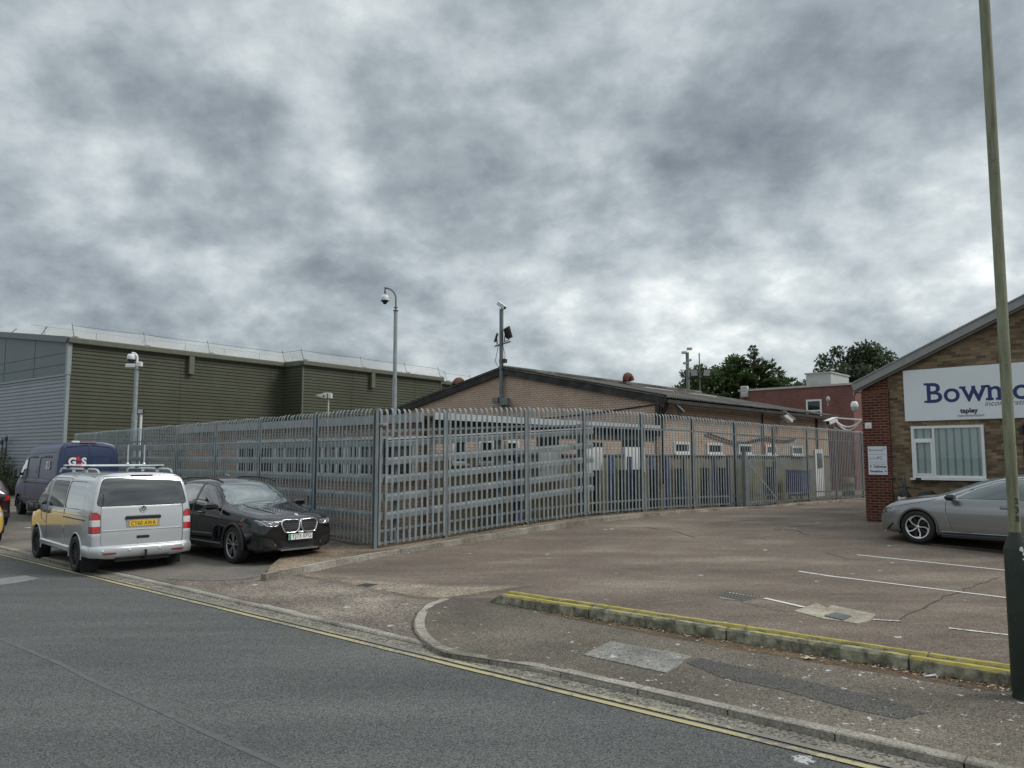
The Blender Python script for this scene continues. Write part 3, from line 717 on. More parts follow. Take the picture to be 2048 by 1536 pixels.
# dead leaves one can pick out on the pavement
for i, (u, v, s, lb) in enumerate(((1616, 1322, .075, 'large pale dead maple leaf lying below the kerb blocks'), (1860, 1358, .06, 'grey feather lying by the leaf litter near the lamp post'),)):
    p = G(u, v, ZP); mb = MB(); q = Vector((p.x, p.y, HP(p.x, p.y) + .012))
    if i == 0:
        pts = []
        for k in range(15):
            r = s * (1.0 if k % 2 == 0 else .5) * (1.1 - .25 * (k % 3)); an = 2 * PI * k / 15; pts.append(q + Vector((r * math.cos(an), r * math.sin(an), random.uniform(0, .02))))
        mb.add([q + Vector((0, 0, .015))] + pts, [(0, 1 + k, 1 + (k + 1) % 15) for k in range(15)])
        tag(mb.build('dead_leaf', plain('maple_leaf', (.55, .45, .3), .8, var=.2)), lb, 'leaf')
    else:
        n_ = 9; vs = []
        for k in range(n_ + 1):
            x = (k / n_ - .5) * 2 * s; w = .016 * math.sin(PI * (k + .4) / (n_ + .8)); vs += [q + Vector((x, -w, .012 * (k / n_))), q + Vector((x, 0, .006 + .02 * (k / n_))), q + Vector((x, w, .012 * (k / n_)))]
        mb.add(vs, [(k * 3 + j, k * 3 + j + 1, k * 3 + j + 4, k * 3 + j + 3) for k in range(n_) for j in (0, 1)])
        tag(mb.build('feather', plain('feather_grey', (.5, .53, .56), .8, var=.2)), lb, 'feather')
# weeds along the foot of the front fence
mb = MB()
for i in range(420):
    t = random.choice((random.uniform(4.5, 9.5), random.uniform(14, 27))); p = fl(t, random.uniform(-.18, .1)); z = ZSTRIP(p.x, p.y); h = random.uniform(.03, .16); a = random.uniform(0, 6.28); d = Vector((math.cos(a), math.sin(a), 0)) * random.uniform(.01, .05)
    b = Vector((p.x, p.y, z)); w = Vector((-d.y, d.x, 0)) * .25
    mb.add([b - w, b + w, b + d + w * .4 + Vector((0, 0, h * .7)), b + d * 1.8 + Vector((0, 0, h))], [(0, 1, 2, 3)])
tag(mb.build('weeds', plain('weed_green', (.06, .075, .03), .8, var=.4)), kind='stuff')

# ------------------------------------------------------------------ palisade fences
PALE_H = 2.95
def pale_profile(w=.062, dp=.012): return [(-w / 2, 0), (-w * .22, dp), (0, dp * .35), (w * .22, dp), (w / 2, 0), (0, -.006)]
def add_pale(mb, p, axis, out, h, hook=.10, lean=0.0):
    """a W-section pale whose top bends outwards and ends in a point"""
    rows = [(0, 0, 1), (h - hook, 0, 1), (h - hook * .45, -hook * .16, 1), (h - hook * .1, -hook * .5, .75), (h, -hook * .72, .15)]
    pr = pale_profile(); n = len(pr); vs = []; fs = []
    for z, o, k in rows:
        for a, b in pr: vs.append(p + axis * (a * k + lean * z) + out * (b + o) + Vector((0, 0, z)))
    for r in range(len(rows) - 1):
        for j in range(n): fs.append((r * n + j, r * n + (j + 1) % n, (r + 1) * n + (j + 1) % n, (r + 1) * n + j))
    fs.append(tuple(range(n))); fs.append(tuple(range((len(rows) - 1) * n, len(rows) * n)))
    mb.add(vs, fs)
def fence(root, posts, zf, out, pitch, rails, post_top=3.0, post_drop=.15):
    ax = (posts[-1] - posts[0]).normalized()
    for i, p in enumerate(posts):
        mb = MB(); z0 = zf(p) - post_drop; z1 = zf(p) + post_top; q = p - out * .06
        M = frame_M(Vector((q.x, q.y, 0)), ax, out * (1 if ax.cross(out).z > 0 else -1))
        k = [(-.04, -.045), (.04, -.045), (.04, -.036), (.004, -.036), (.004, .036), (.04, .036), (.04, .045), (-.04, .045), (-.04, .036), (-.004, .036), (-.004, -.036), (-.04, -.036)]; mb.prism(k, z0, z1, M=M)
        mb.build('post', M_GALD, root)
    for i, (a, b) in enumerate(zip(posts, posts[1:])):
        d = (b - a).length; k = max(2, round(d / pitch)); mb = MB(); rb = MB()
        za, zb = zf(a), zf(b)
        for j in range(k):
            q = (j + .5) / k; p = a.lerp(b, q)
            add_pale(mb, Vector((p.x, p.y, lerp(za, zb, q) + .06 + random.uniform(-.012, .012))) + ax * random.uniform(-.006, .006), ax, out, PALE_H + random.uniform(-.012, .012), lean=random.gauss(0, .0035) + (random.choice((-.012, .012)) if random.random() < .05 else 0))
        mb.build('pale_panel', M_GAL, root)
        for rz in rails:
            A = Vector((a.x, a.y, za + rz)) - out * .012; B = Vector((b.x, b.y, zb + rz)) - out * .012
            lb = MB(); A, B = A + ax * .05, B - ax * .05; pf = [(0, -.025), (0, .025), (-.05, .025), (-.05, .017), (-.008, .017), (-.008, -.025)]; vs = [q + out * o + Vector((0, 0, z)) for q in (A, B) for o, z in pf]
            lb.add(vs, [tuple(range(6)), tuple(range(11, 5, -1))] + [(i, (i + 1) % 6, 6 + (i + 1) % 6, 6 + i) for i in range(6)]); lb.build('rail', M_GALD, root)
FU = [756, 895, 1056.5, 1172, 1286, 1387.5, 1472, 1548, 1615, 1670, 1723]
FP_ = [on_line(u, fl(0), E1) for u in FU] + []
FP_.append(FP_[-1] + E1 * 2.75); FP_.append(FP_[-1] + E1 * 2.75)
def zfront(p): return zstrip((Vector((p.x, p.y, 0)) - fl(0)).dot(E1))
ff = thing('palisade_fence', 'tall galvanised palisade fence along the driveway, from the corner post to the brick pier', 'fence')
fence(ff, FP_, zfront, NOUT, .17, (.36, .1, 2.52))
SU = [(627, 822), (517, 831), (429, 838), (351, 845), (286, 852), (232, 854.5), (190, 860), (150, 864)]
SD = Vector((-.680, .733, 0)); SOUT = Vector((-.733, -.680, 0))
SP_ = [FP_[0] + SD * .04 + SOUT * 0] + [on_line(u, FP_[0], SD) for u, v in SU]
sf = thing('palisade_fence', 'tall galvanised palisade fence running behind the parked vehicles', 'fence')
sf.name = 'palisade_fence'
zside = lambda p: -.02 + .0 * p.x
class _: pass
SP2 = SP_[1:]
fence(sf, [FP_[0] + SD * .10] + SP2, zside, SOUT, .162, (.36, .1, 2.5))
# heavy ram barriers just inside both fences
def ram(label, pts, tops, out, seg_end):
    root = thing('ram_barrier', label, 'barrier')
    a, b = pts; d = (b - a).normalized(); Ln = (b - a).length
    for k in range(5):
        mb = MB(); za, zb = tops[0] - .405 * k, tops[1] - .405 * k; n = max(1, int(Ln / 3.1))
        for i in range(n):
            p, q = i / n, (i + 1) / n
            A = a + d * (Ln * p + .008); B = a + d * (Ln * q - .008)
            A = Vector((A.x, A.y, lerp(za, zb, p) - .085)); B = Vector((B.x, B.y, lerp(za, zb, q) - .085))
            pf = [(-.06, -.085), (.05, -.085), (.06, -.075), (.06, .03), (.0, .085), (-.06, .085)]; vs = [q + out * o + Vector((0, 0, z)) for q in (A, B) for o, z in pf]
            mb.add(vs, [tuple(range(6)), tuple(range(11, 5, -1))] + [(i, (i + 1) % 6, 6 + (i + 1) % 6, 6 + i) for i in range(6)])
            if k == 0: mb.bar(A + Vector((0, 0, .1)) + out * .03, B + Vector((0, 0, .1)) + out * .03, .05, .035, 1)
        mb.build('beam', [M_GAL, M_WPL], root)
    n = max(2, int(Ln / 2.9)); 
    for i in range(n + 1):
        p = a.lerp(b, (i + .12) / (n + .24)) - out * .16; z0 = -.3; z1 = lerp(tops[0], tops[1], i / n) + .1
        mb = MB(); mb.box((p.x, p.y, (z0 + z1) / 2), (.14, .14, z1 - z0), rz=math.atan2(d.y, d.x)); mb.box((p.x, p.y, z1 + .006), (.16, .16, .012), rz=math.atan2(d.y, d.x))
        mb.build('post', M_GALD, root)
    return root
ra = fl(.4, -.36); rb_ = on_line(1184, fl(0, -.36), E1)
ram('five galvanised steel beams stacked behind the driveway fence near its corner', (ra, rb_), (2.30, 2.74), NOUT, 0)
sa = FP_[0] + SD * .4 - SOUT * .36; sb_ = on_line(236, FP_[0] - SOUT * .36, SD)
ram('five galvanised steel beams stacked behind the fence beside the parked vehicles', (sa, sb_), (2.31, 2.34), SOUT, 0)
# low gate leaf folded back against the driveway fence
gp = on_line(1486, fl(0, .32), E1); ge = on_line(1550, fl(0, .3), E1); gd = (ge - gp); gl = gd.length; gx = gd.normalized(); zg = HY(gp.x, gp.y)
gt = thing('palisade_gate', 'low palisade gate leaf folded back on a stout hinge post against the driveway fence', 'gate', (gp.x, gp.y, zg), math.atan2(gx.y, gx.x))
mb = MB(); mb.box((0, 0, .97), (.13, .13, 2.0), bev=.012); mb.box((0, 0, 1.98), (.14, .14, .02)); mb.build('gate_post', M_GALD, gt)
mb = MB()
for x in (.13, gl - .04): mb.box((x, 0, .98), (.06, .05, 1.72))
for z in (.2, 1.66): mb.box((gl / 2 + .04, 0, z), (gl - .2, .045, .05))
mb.bar((.18, -.03, 1.62), (gl - .1, -.03, .24), .045, .02, up=(0, 1, 0)); mb.build('gate_frame', M_GAL, gt)
mb = MB(); k = int((gl - .2) / .15)
for i in range(k): add_pale(mb, Vector((.22 + i * (gl - .3) / (k - 1), -.035, .1)), Vector((1, 0, 0)), Vector((0, -1, 0)), 1.78, hook=.08)
mb.build('pale_panel', M_GAL, gt)
mb = MB(); mb.tube([(.07, -.02, .3), (.07, -.02, .42)], .02); mb.tube([(.07, -.02, 1.55), (.07, -.02, 1.67)], .02); mb.build('hinge', M_GALD, gt)
# ------------------------------------------------------------------ buildings
def ang(d): return math.atan2(d[1], d[0])
class Frame:
    """a building's own frame: X and Y on the ground, origin at a corner"""
    def __init__(s, o, x): s.o = Vector((o[0], o[1], 0)); s.x = Vector((x[0], x[1], 0)).normalized(); s.y = Vector((-s.x.y, s.x.x, 0))
    def w(s, a, b, z=0): p = s.o + s.x * a + s.y * b; return Vector((p.x, p.y, z))
    def loc(s, p): d = Vector((p[0], p[1], 0)) - s.o; return d.dot(s.x), d.dot(s.y)
    def col_x(s, u, y=0): p = on_line(u, s.w(0, y), s.x); return s.loc(p)[0]           # image column on a wall parallel to X
    def col_y(s, u, x=0): p = on_line(u, s.w(x, 0), s.y); return s.loc(p)[1]
    def zx(s, u, v, y=0): p = on_line(u, s.w(0, y), s.x); return atY(u, v, p.y).z
    def zy(s, u, v, x=0): p = on_line(u, s.w(x, 0), s.y); return atY(u, v, p.y).z
M_PINK = brick_mat('pink_brick', (.62, .47, .365), (.55, .405, .31), (.29, .22, .17), bw=.225, bh=.086, ms=.022, var=.14, dirt=(.22, .17, .14), dirt_amt=.35)
M_RED = brick_mat('red_brick', (.235, .12, .105), (.19, .092, .083), (.17, .095, .085), var=.2, ms=.014, dirt=(.12, .06, .055), dirt_amt=.35)
M_BROWN = brick_mat('brown_brick', (.275, .20, .125), (.085, .062, .038), (.165, .14, .10), var=.35, ms=.014, dirt=(.075, .062, .04), dirt_amt=.6, bias=-.1)
M_PIER = brick_mat('pier_brick', (.13, .040, .027), (.07, .022, .017), (.21, .145, .108), var=.3, ms=.017)
M_PLINTH = plain('olive_render', (.21, .193, .125), .9, var=.2, scale=1.5, dirt=(.13, .118, .075), dirt_amt=.6, dscale=1.5)
M_FASC = plain('dark_barge', (.028, .027, .025), .8, var=.4, scale=2, dirt=(.10, .092, .075), dirt_amt=.5, dscale=2)
M_GLASS = plain('dark_glass', (.012, .02, .02), .04, var=.1, spec=.8)
M_WFRAME = plain('window_white', (.74, .75, .74), .35, var=.03, dirt=(.5, .5, .46), dirt_amt=.25)
M_WHITE_P = plain('white_panel', (.72, .73, .72), .5, var=.04, dirt=(.5, .5, .47), dirt_amt=.25)
M_EAVE_SHADE = plain('eave_shade', (.03, .032, .033), .8)  # near-black colour for the painted shade under the annex roof edge
M_BLUE = plain('blue_paint', (.085, .115, .24), .5, var=.2, scale=3, dirt=(.06, .07, .1), dirt_amt=.4)
M_DGREEN = plain('dark_green_steel', (.028, .042, .042), .5, .2, var=.3)
M_PIPE = plain('black_pipe', (.015, .015, .016), .4, var=.2)

# pink brick workshop with a shallow corrugated roof --------------------------------------------------------
FB = Frame(atY(1312, 785, 26.5), (.67, .743))
bp = thing('brick_workshop', 'long low pink brick workshop with a shallow grey corrugated roof', 'building', FB.w(0, 0), ang(FB.x))
WID, LEN, EAV, APX = 14.29, 16.2, 4.02, 5.50
def wall_prism(mb, outline, t, plane, at, mi=0):
    """wall with thickness: outline (along, z), 'x' wall lies in plane y=at, 'y' wall in plane x=at"""
    if plane == 'x': mb.prism(outline, at, at + t, mi, axis='y')
    else: mb.prism(outline, at, at + t, mi, axis='x')
mb = MB()
wall_prism(mb, [(0, -.4), (WID, -.4), (WID, EAV - .1), (WID / 2, APX - .12), (0, EAV - .1)], .25, 'y', 0)
wall_prism(mb, [(0, -.4), (WID, -.4), (WID, EAV - .1), (WID / 2, APX - .12), (0, EAV - .1)], .25, 'y', LEN - .25)
mb.box((LEN / 2, .125, 1.76), (LEN - .5, .25, 4.32)); mb.box((LEN / 2, WID - .125, 1.76), (LEN - .5, .25, 4.32))
mb.build('wall', M_PINK, bp)
# corrugated roof sheets, one wave geometry per slope
def corrugated(x0, x1, ya, za, yb, zb, pitch=.146, amp=.028, t=.0):
    mb = MB(); n = int((x1 - x0) / pitch) * 6; vs = []; m = 6
    nrm = Vector((0, -(zb - za), (yb - ya))).normalized()
    if nrm.z < 0: nrm = -nrm
    for r in range(m + 1):
        q = r / m
        for i in range(n + 1):
            x = lerp(x0, x1, i / n); w = amp * math.sin(2 * PI * i / 6)
            sag = -.012 * math.sin(PI * ((q * 3) % 1)); vs.append(Vector((x, lerp(ya, yb, q), lerp(za, zb, q))) + nrm * (w + .03))
    fs = [(r * (n + 1) + i, r * (n + 1) + i + 1, (r + 1) * (n + 1) + i + 1, (r + 1) * (n + 1) + i) for r in range(m) for i in range(n)]
    mb.add(vs, fs, 0, True); return mb
M_CORR = ground_mat('corrugated_cement', (.105, .10, .092), (.19, .18, .155), (.05, .05, .045), grain=9, grain_amt=.18, patch=.8, stain=.5, moss=(.075, .075, .035))
rf = corrugated(-.18, LEN + .3, -.42, EAV - .09, WID / 2, APX).build('roof', M_CORR, bp)
corrugated(-.18, LEN + .3, WID + .42, EAV - .09, WID / 2, APX).build('roof', M_CORR, bp)
mb = MB(); mb.tube([(-.2, WID / 2, APX + .05), (LEN + .3, WID / 2, APX + .05)], .11, 8); mb.build('ridge_cap', M_CORR, rf)
mb = MB()                                                            # two pale translucent strips on the near slope
for x0, x1, k in ((6.0, 8.4, .62), (9.2, 11.6, .55)):
    y = lerp(-.42, WID / 2, k); z = lerp(EAV - .09, APX, k) + .075
    mb.box(((x0 + x1) / 2, y, z), (x1 - x0, .16, .03))
mb.build('roof_light', plain('roof_light_pale', (.62, .62, .57), .6, var=.1), rf)
mb = MB()                                                            # dark barge boards on the gable
for sgn in (0, 1):
    a = Vector((-.12, -.45 if sgn == 0 else WID + .45, EAV - .16)); b = Vector((-.12, WID / 2, APX - .06))
    mb.bar(a, b, .06, .34, up=(0, 0, 1))
mb.build('barge_board', M_FASC, bp)
mb = MB(); mb.bar((-.1, -.46, EAV - .21), (LEN + .3, -.46, EAV - .21), .13, .12); mb.bar((0, -.30, EAV - .23), (LEN + .25, -.30, EAV - .23), .16, .03); mb.build('gutter', M_FASC, bp)
mb = MB(); mb.tube([(.06, -.4, EAV - .28), (.06, -.22, EAV - .62), (.06, -.12, EAV - .9), (.06, -.12, 2.9)], .07, 8)
mb.tube([(-.12, -.12, EAV - .3), (-.12, -.12, EAV - 1.4)], .09, 8); mb.tube([(.2, -.1, EAV - .35), (.2, -.1, 1.0)], .03, 6); mb.build('downpipe', M_PIPE, bp)
for x in (FB.col_x(1523), FB.col_x(1631)):
    mb = MB(); mb.tube([(x, -.05, EAV - .25), (x, -.05, .3)], .035 if x < 12 else .06, 8); mb.build('downpipe', M_PIPE, bp)
mb = MB(); mb.prism([(0, -.4), (LEN, -.4), (LEN, 1.97), (0, 1.97)], -.02, .06, axis='y'); mb.box((LEN / 2, -.03, 1.985), (LEN, .09, .05), 1); mb.build('plinth', [M_PLINTH, M_GALD], bp)
def window(parent, x0, x1, z0, z1, y=0.0, fr=.07, sill=True, glass=M_GLASS, mull=(), axis='x', top=None, frame=M_WFRAME, out=-1):
    """white framed window; returns the frame object, its pane and sill are children"""
    def P(a, d, z): return (a, d, z) if axis == 'x' else (d, a, z)
    mb = MB(); w = x1 - x0; h = z1 - z0
    def bx(a, z, da, dz, d0=.09, dd=.02): mb.box(P(a, y + out * dd, z), (da, d0, dz) if axis == 'x' else (d0, da, dz))
    bx(x0 + fr / 2, (z0 + z1) / 2, fr, h); bx(x1 - fr / 2, (z0 + z1) / 2, fr, h)
    bx((x0 + x1) / 2, z1 - fr / 2, w - 2 * fr, fr); bx((x0 + x1) / 2, z0 + fr / 2, w - 2 * fr, fr)
    for m in mull: bx(m, (z0 + z1) / 2, fr * .8, h - 2 * fr, .085)
    if top: bx((top[0] + top[1]) / 2, top[2], top[1] - top[0], fr * .9, .08)
    f = mb.build('window', frame, parent)
    g = MB(); g.box(P((x0 + x1) / 2, y + out * .012, (z0 + z1) / 2), (w - fr, .02, h - fr) if axis == 'x' else (.02, w - fr, h - fr)); g.build('pane', glass, f)
    if sill:
        g = MB(); g.box(P((x0 + x1) / 2, y + out * .06, z0 - .03), (w + .1, .16, .05) if axis == 'x' else (.16, w + .1, .05)); g.build('sill', frame, f)
    return f
for u0, u1, v0, v1 in ((1345, 1376, 884, 908), (1411, 1441, 886, 909), (1474, 1500, 888, 909), (1528, 1548, 890, 910), (1580, 1601, 892, 911)):
    x0, x1 = FB.col_x(u0), FB.col_x(u1)
    window(bp, x0, x1, FB.zx(u0, v1) + .02, FB.zx(u0, v0), fr=.08)
x0, x1 = FB.col_x(1624), FB.col_x(1640)
mb = MB(); mb.box(((x0 + x1) / 2, -.05, 1.15), (x1 - x0, .08, 2.3)); d = mb.build('door', M_WHITE_P, bp)
mb = MB(); mb.box(((x0 + x1) / 2, -.1, 1.75), ((x1 - x0) * .5, .03, .7)); mb.build('pane', M_GLASS, d)
# flat roofed annex that carries the front wall on towards the corner --------------------------------------
AX0 = FB.col_x(872); AXW = 13.0
an = thing('flat_roofed_annex', 'flat roofed brick annex with a white fascia, just behind the fence corner', 'building', FB.w(AX0, 0), ang(FB.x))
AL = -AX0
FA_ = Frame(FB.w(AX0, 0), FB.x)
mb = MB(); mb.box((AL / 2 - .08, .125, 1.2), (AL - .16, .25, 3.2)); mb.box((.04, AXW / 2 + .25, 1.2), (.25, AXW - .5, 3.2)); mb.box((AL / 2 - .1, AXW, 1.2), (AL - .2, .25, 3.2)); mb.build('wall', M_PINK, an)
mb = MB(); mb.box((AL / 2 - .22, AXW / 2 + .02, 2.86), (AL + .2, AXW + .26, .1)); mb.build('roof', M_FASC, an)
mb = MB(); mb.box((AL / 2 - .22, -.22, 2.9), (AL + .1, .05, .17)); mb.build('fascia', plain('fascia_pale', (.44, .47, .475), .5, var=.08, dirt=(.3, .31, .3)), an)
mb = MB(); mb.box((-.46, AXW / 2, 2.86), (.05, AXW, .22)); mb.build('fascia', plain('grey_fascia', (.32, .33, .33), .7, var=.15, dirt=(.2, .2, .19)), an)
mb = MB(); mb.box((AL / 2 - .1, -.02, 2.63), (AL - .1, .04, .30)); mb.build('eave_shade_strip', M_EAVE_SHADE, an)  # dark strip on the wall standing in for the shade below the fascia
mb = MB(); mb.prism([(0, -.4), (AL - .1, -.4), (AL - .1, 1.97), (0, 1.97)], -.02, .06, axis='y'); mb.box((AL / 2, -.03, 1.985), (AL - .05, .09, .05), 1); mb.build('plinth', [M_PLINTH, M_GALD], an)
for u0, u1, vg, vb in ((1243, 1283, 880, 945), (1160, 1201, 884, 941), (1075, 1113, 872, 952)):
    x0, x1 = FA_.col_x(u0), FA_.col_x(u1); zt, zm, zb = FA_.zx(u0, vg), FA_.zx(u0, 894), FA_.zx(u0, vb)
    mb = MB(); mb.box(((x0 + x1) / 2, -.06, (zm + zb) / 2), (x1 - x0, .08, zm - zb)); d = mb.build('door', M_WHITE_P, an)
    mb = MB(); mb.box(((x0 + x1) / 2, -.05, (zt + zm) / 2), (x1 - x0, .06, zt - zm)); mb.build('pane', M_GLASS, d)
for u0, u1 in ((842 + 60, 930), (955, 985), (1010, 1035)):
    x0, x1 = FA_.col_x(u0), FA_.col_x(u1); window(an, max(.3, x0), x1, 1.75, 2.35, y=0.0, fr=.06)
for i, u in enumerate((838, 800, 765, 730, 700, 668, 640, 600, 560, 520)):
    y0 = FA_.col_y(u); y1 = y0 + 1.1
    if y0 > .3 and y1 < AXW: window(an, y0, y1, 1.4, 2.45, y=-.085, fr=.07, axis='y', mull=((y0 + y1) / 2,) if i % 2 else ())
mb = MB(); mb.tube([FB.w(0, 0) * 0 + Vector((AL - .02, y, z)) for y, z in ((.0, 3.72), (3, 3.50), (7, 3.32), (10, 3.2))], .025, 6); mb.build('cable', M_PIPE, an)
# blue posts and dark box posts standing in front of the wall -------------------------------------------------
def pole_post(name, label, cat, group, u, off, w, z1, mat, dp=None, cap=False):
    x = FB.col_x(u, -off); p = FB.w(x, -off); z0 = HY(p.x, p.y) - .05
    mb = MB(); mb.box((0, 0, (z1 - z0) / 2), (w, dp or w, z1 - z0), bev=.01)
    if cap: mb.box((0, 0, z1 - z0 + .01), (w + .03, (dp or w) + .03, .02))
    o = mb.build(name, mat); o.location = (p.x, p.y, z0); o.rotation_euler = (0, 0, ang(FB.x)); return tag(o, label, cat, group)
bl = ['blue steel post by the white door left of the building corner', 'blue steel post overlapping the right white door', 'blue steel post just left of the dark corner downpipe', 'blue steel post right of the corner downpipe', 'blue steel post under the first long-wall window', 'blue steel post under the second long-wall window', 'blue steel post just left of the gate post', 'blue steel post beneath the leftmost white annex door']
for u, lb in zip((1221, 1258, 1300, 1331, 1365, 1426, 1453, 1034), bl):
    pole_post('blue_post', lb, 'post', 'blue posts along the workshop wall', u, .35, .13, 1.93, M_BLUE)
dk = ['dark steel box post below the middle white door', 'dark steel box post between two blue posts', 'dark steel box post under the right white door', 'dark steel box post at the corner downpipe', 'dark steel box post below the first long-wall window', 'dark steel box post left of the second long-wall window', 'dark steel box post nearest the gate', 'dark steel box post behind the gate leaf']
for u, lb in zip((1190, 1243, 1270, 1306, 1356, 1407, 1443, 1535), dk):
    pole_post('box_post', lb, 'post', 'dark box posts in the fenced yard', u, .62, .24, 1.5, M_DGREEN, .2, True)
# things glimpsed between the pales
def at_gap(u, v, y): p = atY(u, v, y); return p
p = atY(1598, 980, 33.5); z0 = HY(p.x, p.y)
mb = MB(); mb.box((0, 0, .75), (1.0, .7, .95), bev=.05); mb.box((0, 0, 1.27), (1.06, .76, .1), bev=.03, mi=0)
bn = thing('wheeled_bin', 'large blue wheeled bin glimpsed between the pales beyond the gate', 'bin', (p.x, p.y, z0), ang(FB.x)); mb.build('bin_body', M_BLUE, bn)
mb = MB()
for x in (-.38, .38):
    for y in (-.25, .25): mb.lathe([(0, -.03), (.1, -.03), (.1, .03), (0, .03)], 12, 'y', M=Matrix.Translation((x, y, .1)))
mb.box((0, 0, .24), (.9, .6, .08)); mb.build('wheel', M_BLACK, bn)
p = atY(1697, 985, 37.5); z0 = HY(p.x, p.y)
dm = thing('oil_drum', 'olive oil drum standing behind the last bays of the driveway fence', 'drum', (p.x, p.y, z0)); mb = MB()
mb.lathe([(0, 0), (.29, 0), (.29, .28), (.305, .3), (.29, .32), (.29, .58), (.305, .6), (.29, .62), (.29, .88), (0, .88)], 24); mb.build('drum_body', plain('olive_drum', (.2, .18, .075), .6, .1, var=.2), dm)
# sagging black cable along the long wall
pts = [(1413, 866), (1440, 876), (1465, 884), (1490, 885), (1508, 880), (1527, 876), (1550, 880), (1572, 881), (1590, 878)]
mb = MB(); P = []
for u, v in pts:
    x = FB.col_x(u, -.08); P.append(FB.w(x, -.08, FB.zx(u, v, -.08)))
fine_ = []
for a, b in zip(P, P[1:]):
    for k in range(4): fine_.append(a.lerp(b, k / 4))
mb.tube(fine_ + [P[-1]], .04, 6); tag(mb.build('sagging_cable', M_PIPE), 'thick black cable sagging along the pink brick long wall', 'cable')
# roof vent cowls
def cowl(loc, rz, label, s=1.0):
    r = thing('roof_cowl', label, 'roof vent', loc, rz, 'rusty cowls on the workshop roof', s); mb = MB(); path = []
    mb.tube([(0, 0, -.25), (0, 0, .12)], .17, 12)
    for i in range(7):
        a = PI * .95 * i / 6; path.append((.26 - .26 * math.cos(a), 0, .14 + .30 * math.sin(a)))
    mb.tube(path, [.17, .19, .21, .22, .23, .24, .25], 12, caps=False); mb.build('cowl_hood', plain('rust_red', (.115, .04, .03), .8, var=.35, scale=4), r)
    mb = MB(); mb.box((0, 0, -.02), (.62, .55, .12)); mb.build('base_flashing', M_CORR, r); return r
xk = 2.2; y_ = lerp(-.42, WID / 2, .70)
def on_roof(u, k):
    y = lerp(-.42, WID / 2, k); x = FB.col_x(u, y); z = lerp(EAV - .09, APX, k); return FB.w(x, y, z + .1)
cowl(on_roof(1252, .86), ang(FB.x), 'rusty curved vent cowl on the near roof slope of the pink workshop', .8)
y = lerp(WID + .42, WID / 2, .52); x = FB.col_x(925, y)
cowl(FB.w(.9, FB.col_y(925, .9), lerp(EAV - .09, APX, 1 - abs(FB.col_y(925, .9) - WID / 2) / (WID / 2 + .42)) + .12), ang(FB.x) + PI, 'rusty vent cowl poking over the left rake of the pink gable', .8)

# red brick flat roofed block behind ------------------------------------------------------------------------
yr = 44.0
FR = Frame(atY(1611 + 94, 766, yr), (-.743, .67))                    # X runs back to the left along the long face
rb2 = thing('red_brick_block', 'flat roofed dark red brick block rising behind the workshop', 'building', FR.w(0, 0), ang(FR.x))
ZR = Z_at(766, yr, 1705); LX = FR.col_x(1481)
mb = MB(); mb.box((LX / 2, -5, ZR / 2 - .2), (LX, 10, ZR + .2)); 
mb.build('wall', M_RED, rb2)
mb = MB(); mb.box((LX / 2, -5, ZR - .04), (LX + .16, 10.16, .12)); mb.build('coping', plain('pale_coping', (.45, .44, .41), .8, var=.15), rb2)
x0, x1 = FR.col_x(1645), FR.col_x(1614)
ztop, zbot = FR.zx(1630, 799), FR.zx(1630, 838)
window(rb2, min(x0, x1), max(x0, x1), zbot, ztop, y=0.0, fr=.1, sill=True, out=1, mull=(), top=(min(x0, x1) + .1, max(x0, x1) - .1, lerp(zbot, ztop, .42)))
# the face that turns away to the right of the corner, seen past the pier
mb = MB()
xh = FR.col_x(1493); mb.box((xh, .14, FR.zx(1493, 784) + 0), (.42, .3, .72), bev=.04); mb.box((xh, .3, FR.zx(1493, 790)), (.3, .1, .3), bev=.03); mb.build('alarm_box', M_GREYBOX, rb2)
# pale tank room on its roof
x0, x1 = FR.col_x(1665, -2), FR.col_x(1615, -2)
tk = thing('tank_room', 'small pale rendered tank room standing on the red brick roof', 'roof hut', FR.w(min(x0, x1), -2, ZR), ang(FR.x)); w = abs(x1 - x0)
zt = FR.zx(1660, 746, -2) - ZR
mb = MB(); mb.box((w / 2, -1.6, zt / 2), (w, 3.2, zt)); mb.build('wall', plain('pale_render', (.40, .41, .40), .9, var=.1, dirt=(.3, .3, .28)), tk)
mb = MB(); mb.box((w / 2, -1.6, zt + .04), (w + .14, 3.34, .09)); mb.build('roof', plain('tank_roof', (.33, .33, .32), .8), tk)
# lamp on the red wall, dome camera and cables at the right hand end
def bracket_lamp(u, v, y, label, s=1.0):
    p = atY(u, v, y); r = thing('dome_camera', label, 'camera', p, ang(FR.x), None, s); mb = MB()
    mb.lathe([(0, .22), (.1, .21), (.16, .1), (.17, 0), (.17, -.04)], 16); mb.build('housing', M_WPL, r)
    mb = MB(); mb.lathe([(.16, -.04), (.14, -.16), (.08, -.24), (0, -.26)], 16); mb.build('dome_cover', plain('dome_grey', (.5, .52, .5), .2), r)
    mb = MB(); mb.tube([(0, 0, .2), (0, 0, .45), (-.1, 0, .6), (-.3, 0, .62), (-.55, 0, .42), (-.8, 0, .35)], .03, 8); mb.build('swan_neck', plain('rust_arm', (.11, .05, .04), .7), r); return r
bracket_lamp(1709, 812, 30.0, 'white dome camera on a swan neck arm beside the dark red brick pier', .85)
p = atY(1656, 799, 43.9)
mb = MB(); mb.lathe([(0, .3), (.12, .25), (.2, 0), (.12, -.2), (0, -.25)], 12); mb.tube([(0, .1, -.1), (0, .1, -.6)], .05)
o = mb.build('wall_lamp', M_GREYBOX); o.location = p; o.scale = (.6, .6, .6); tag(o, 'small grey lamp fixed on the red brick wall right of its window', 'lamp')
mb = MB(); a, b = atY(1672, 842, 30.0), atY(1726, 838, 27.0); k = atY(1697, 868, 28.5)
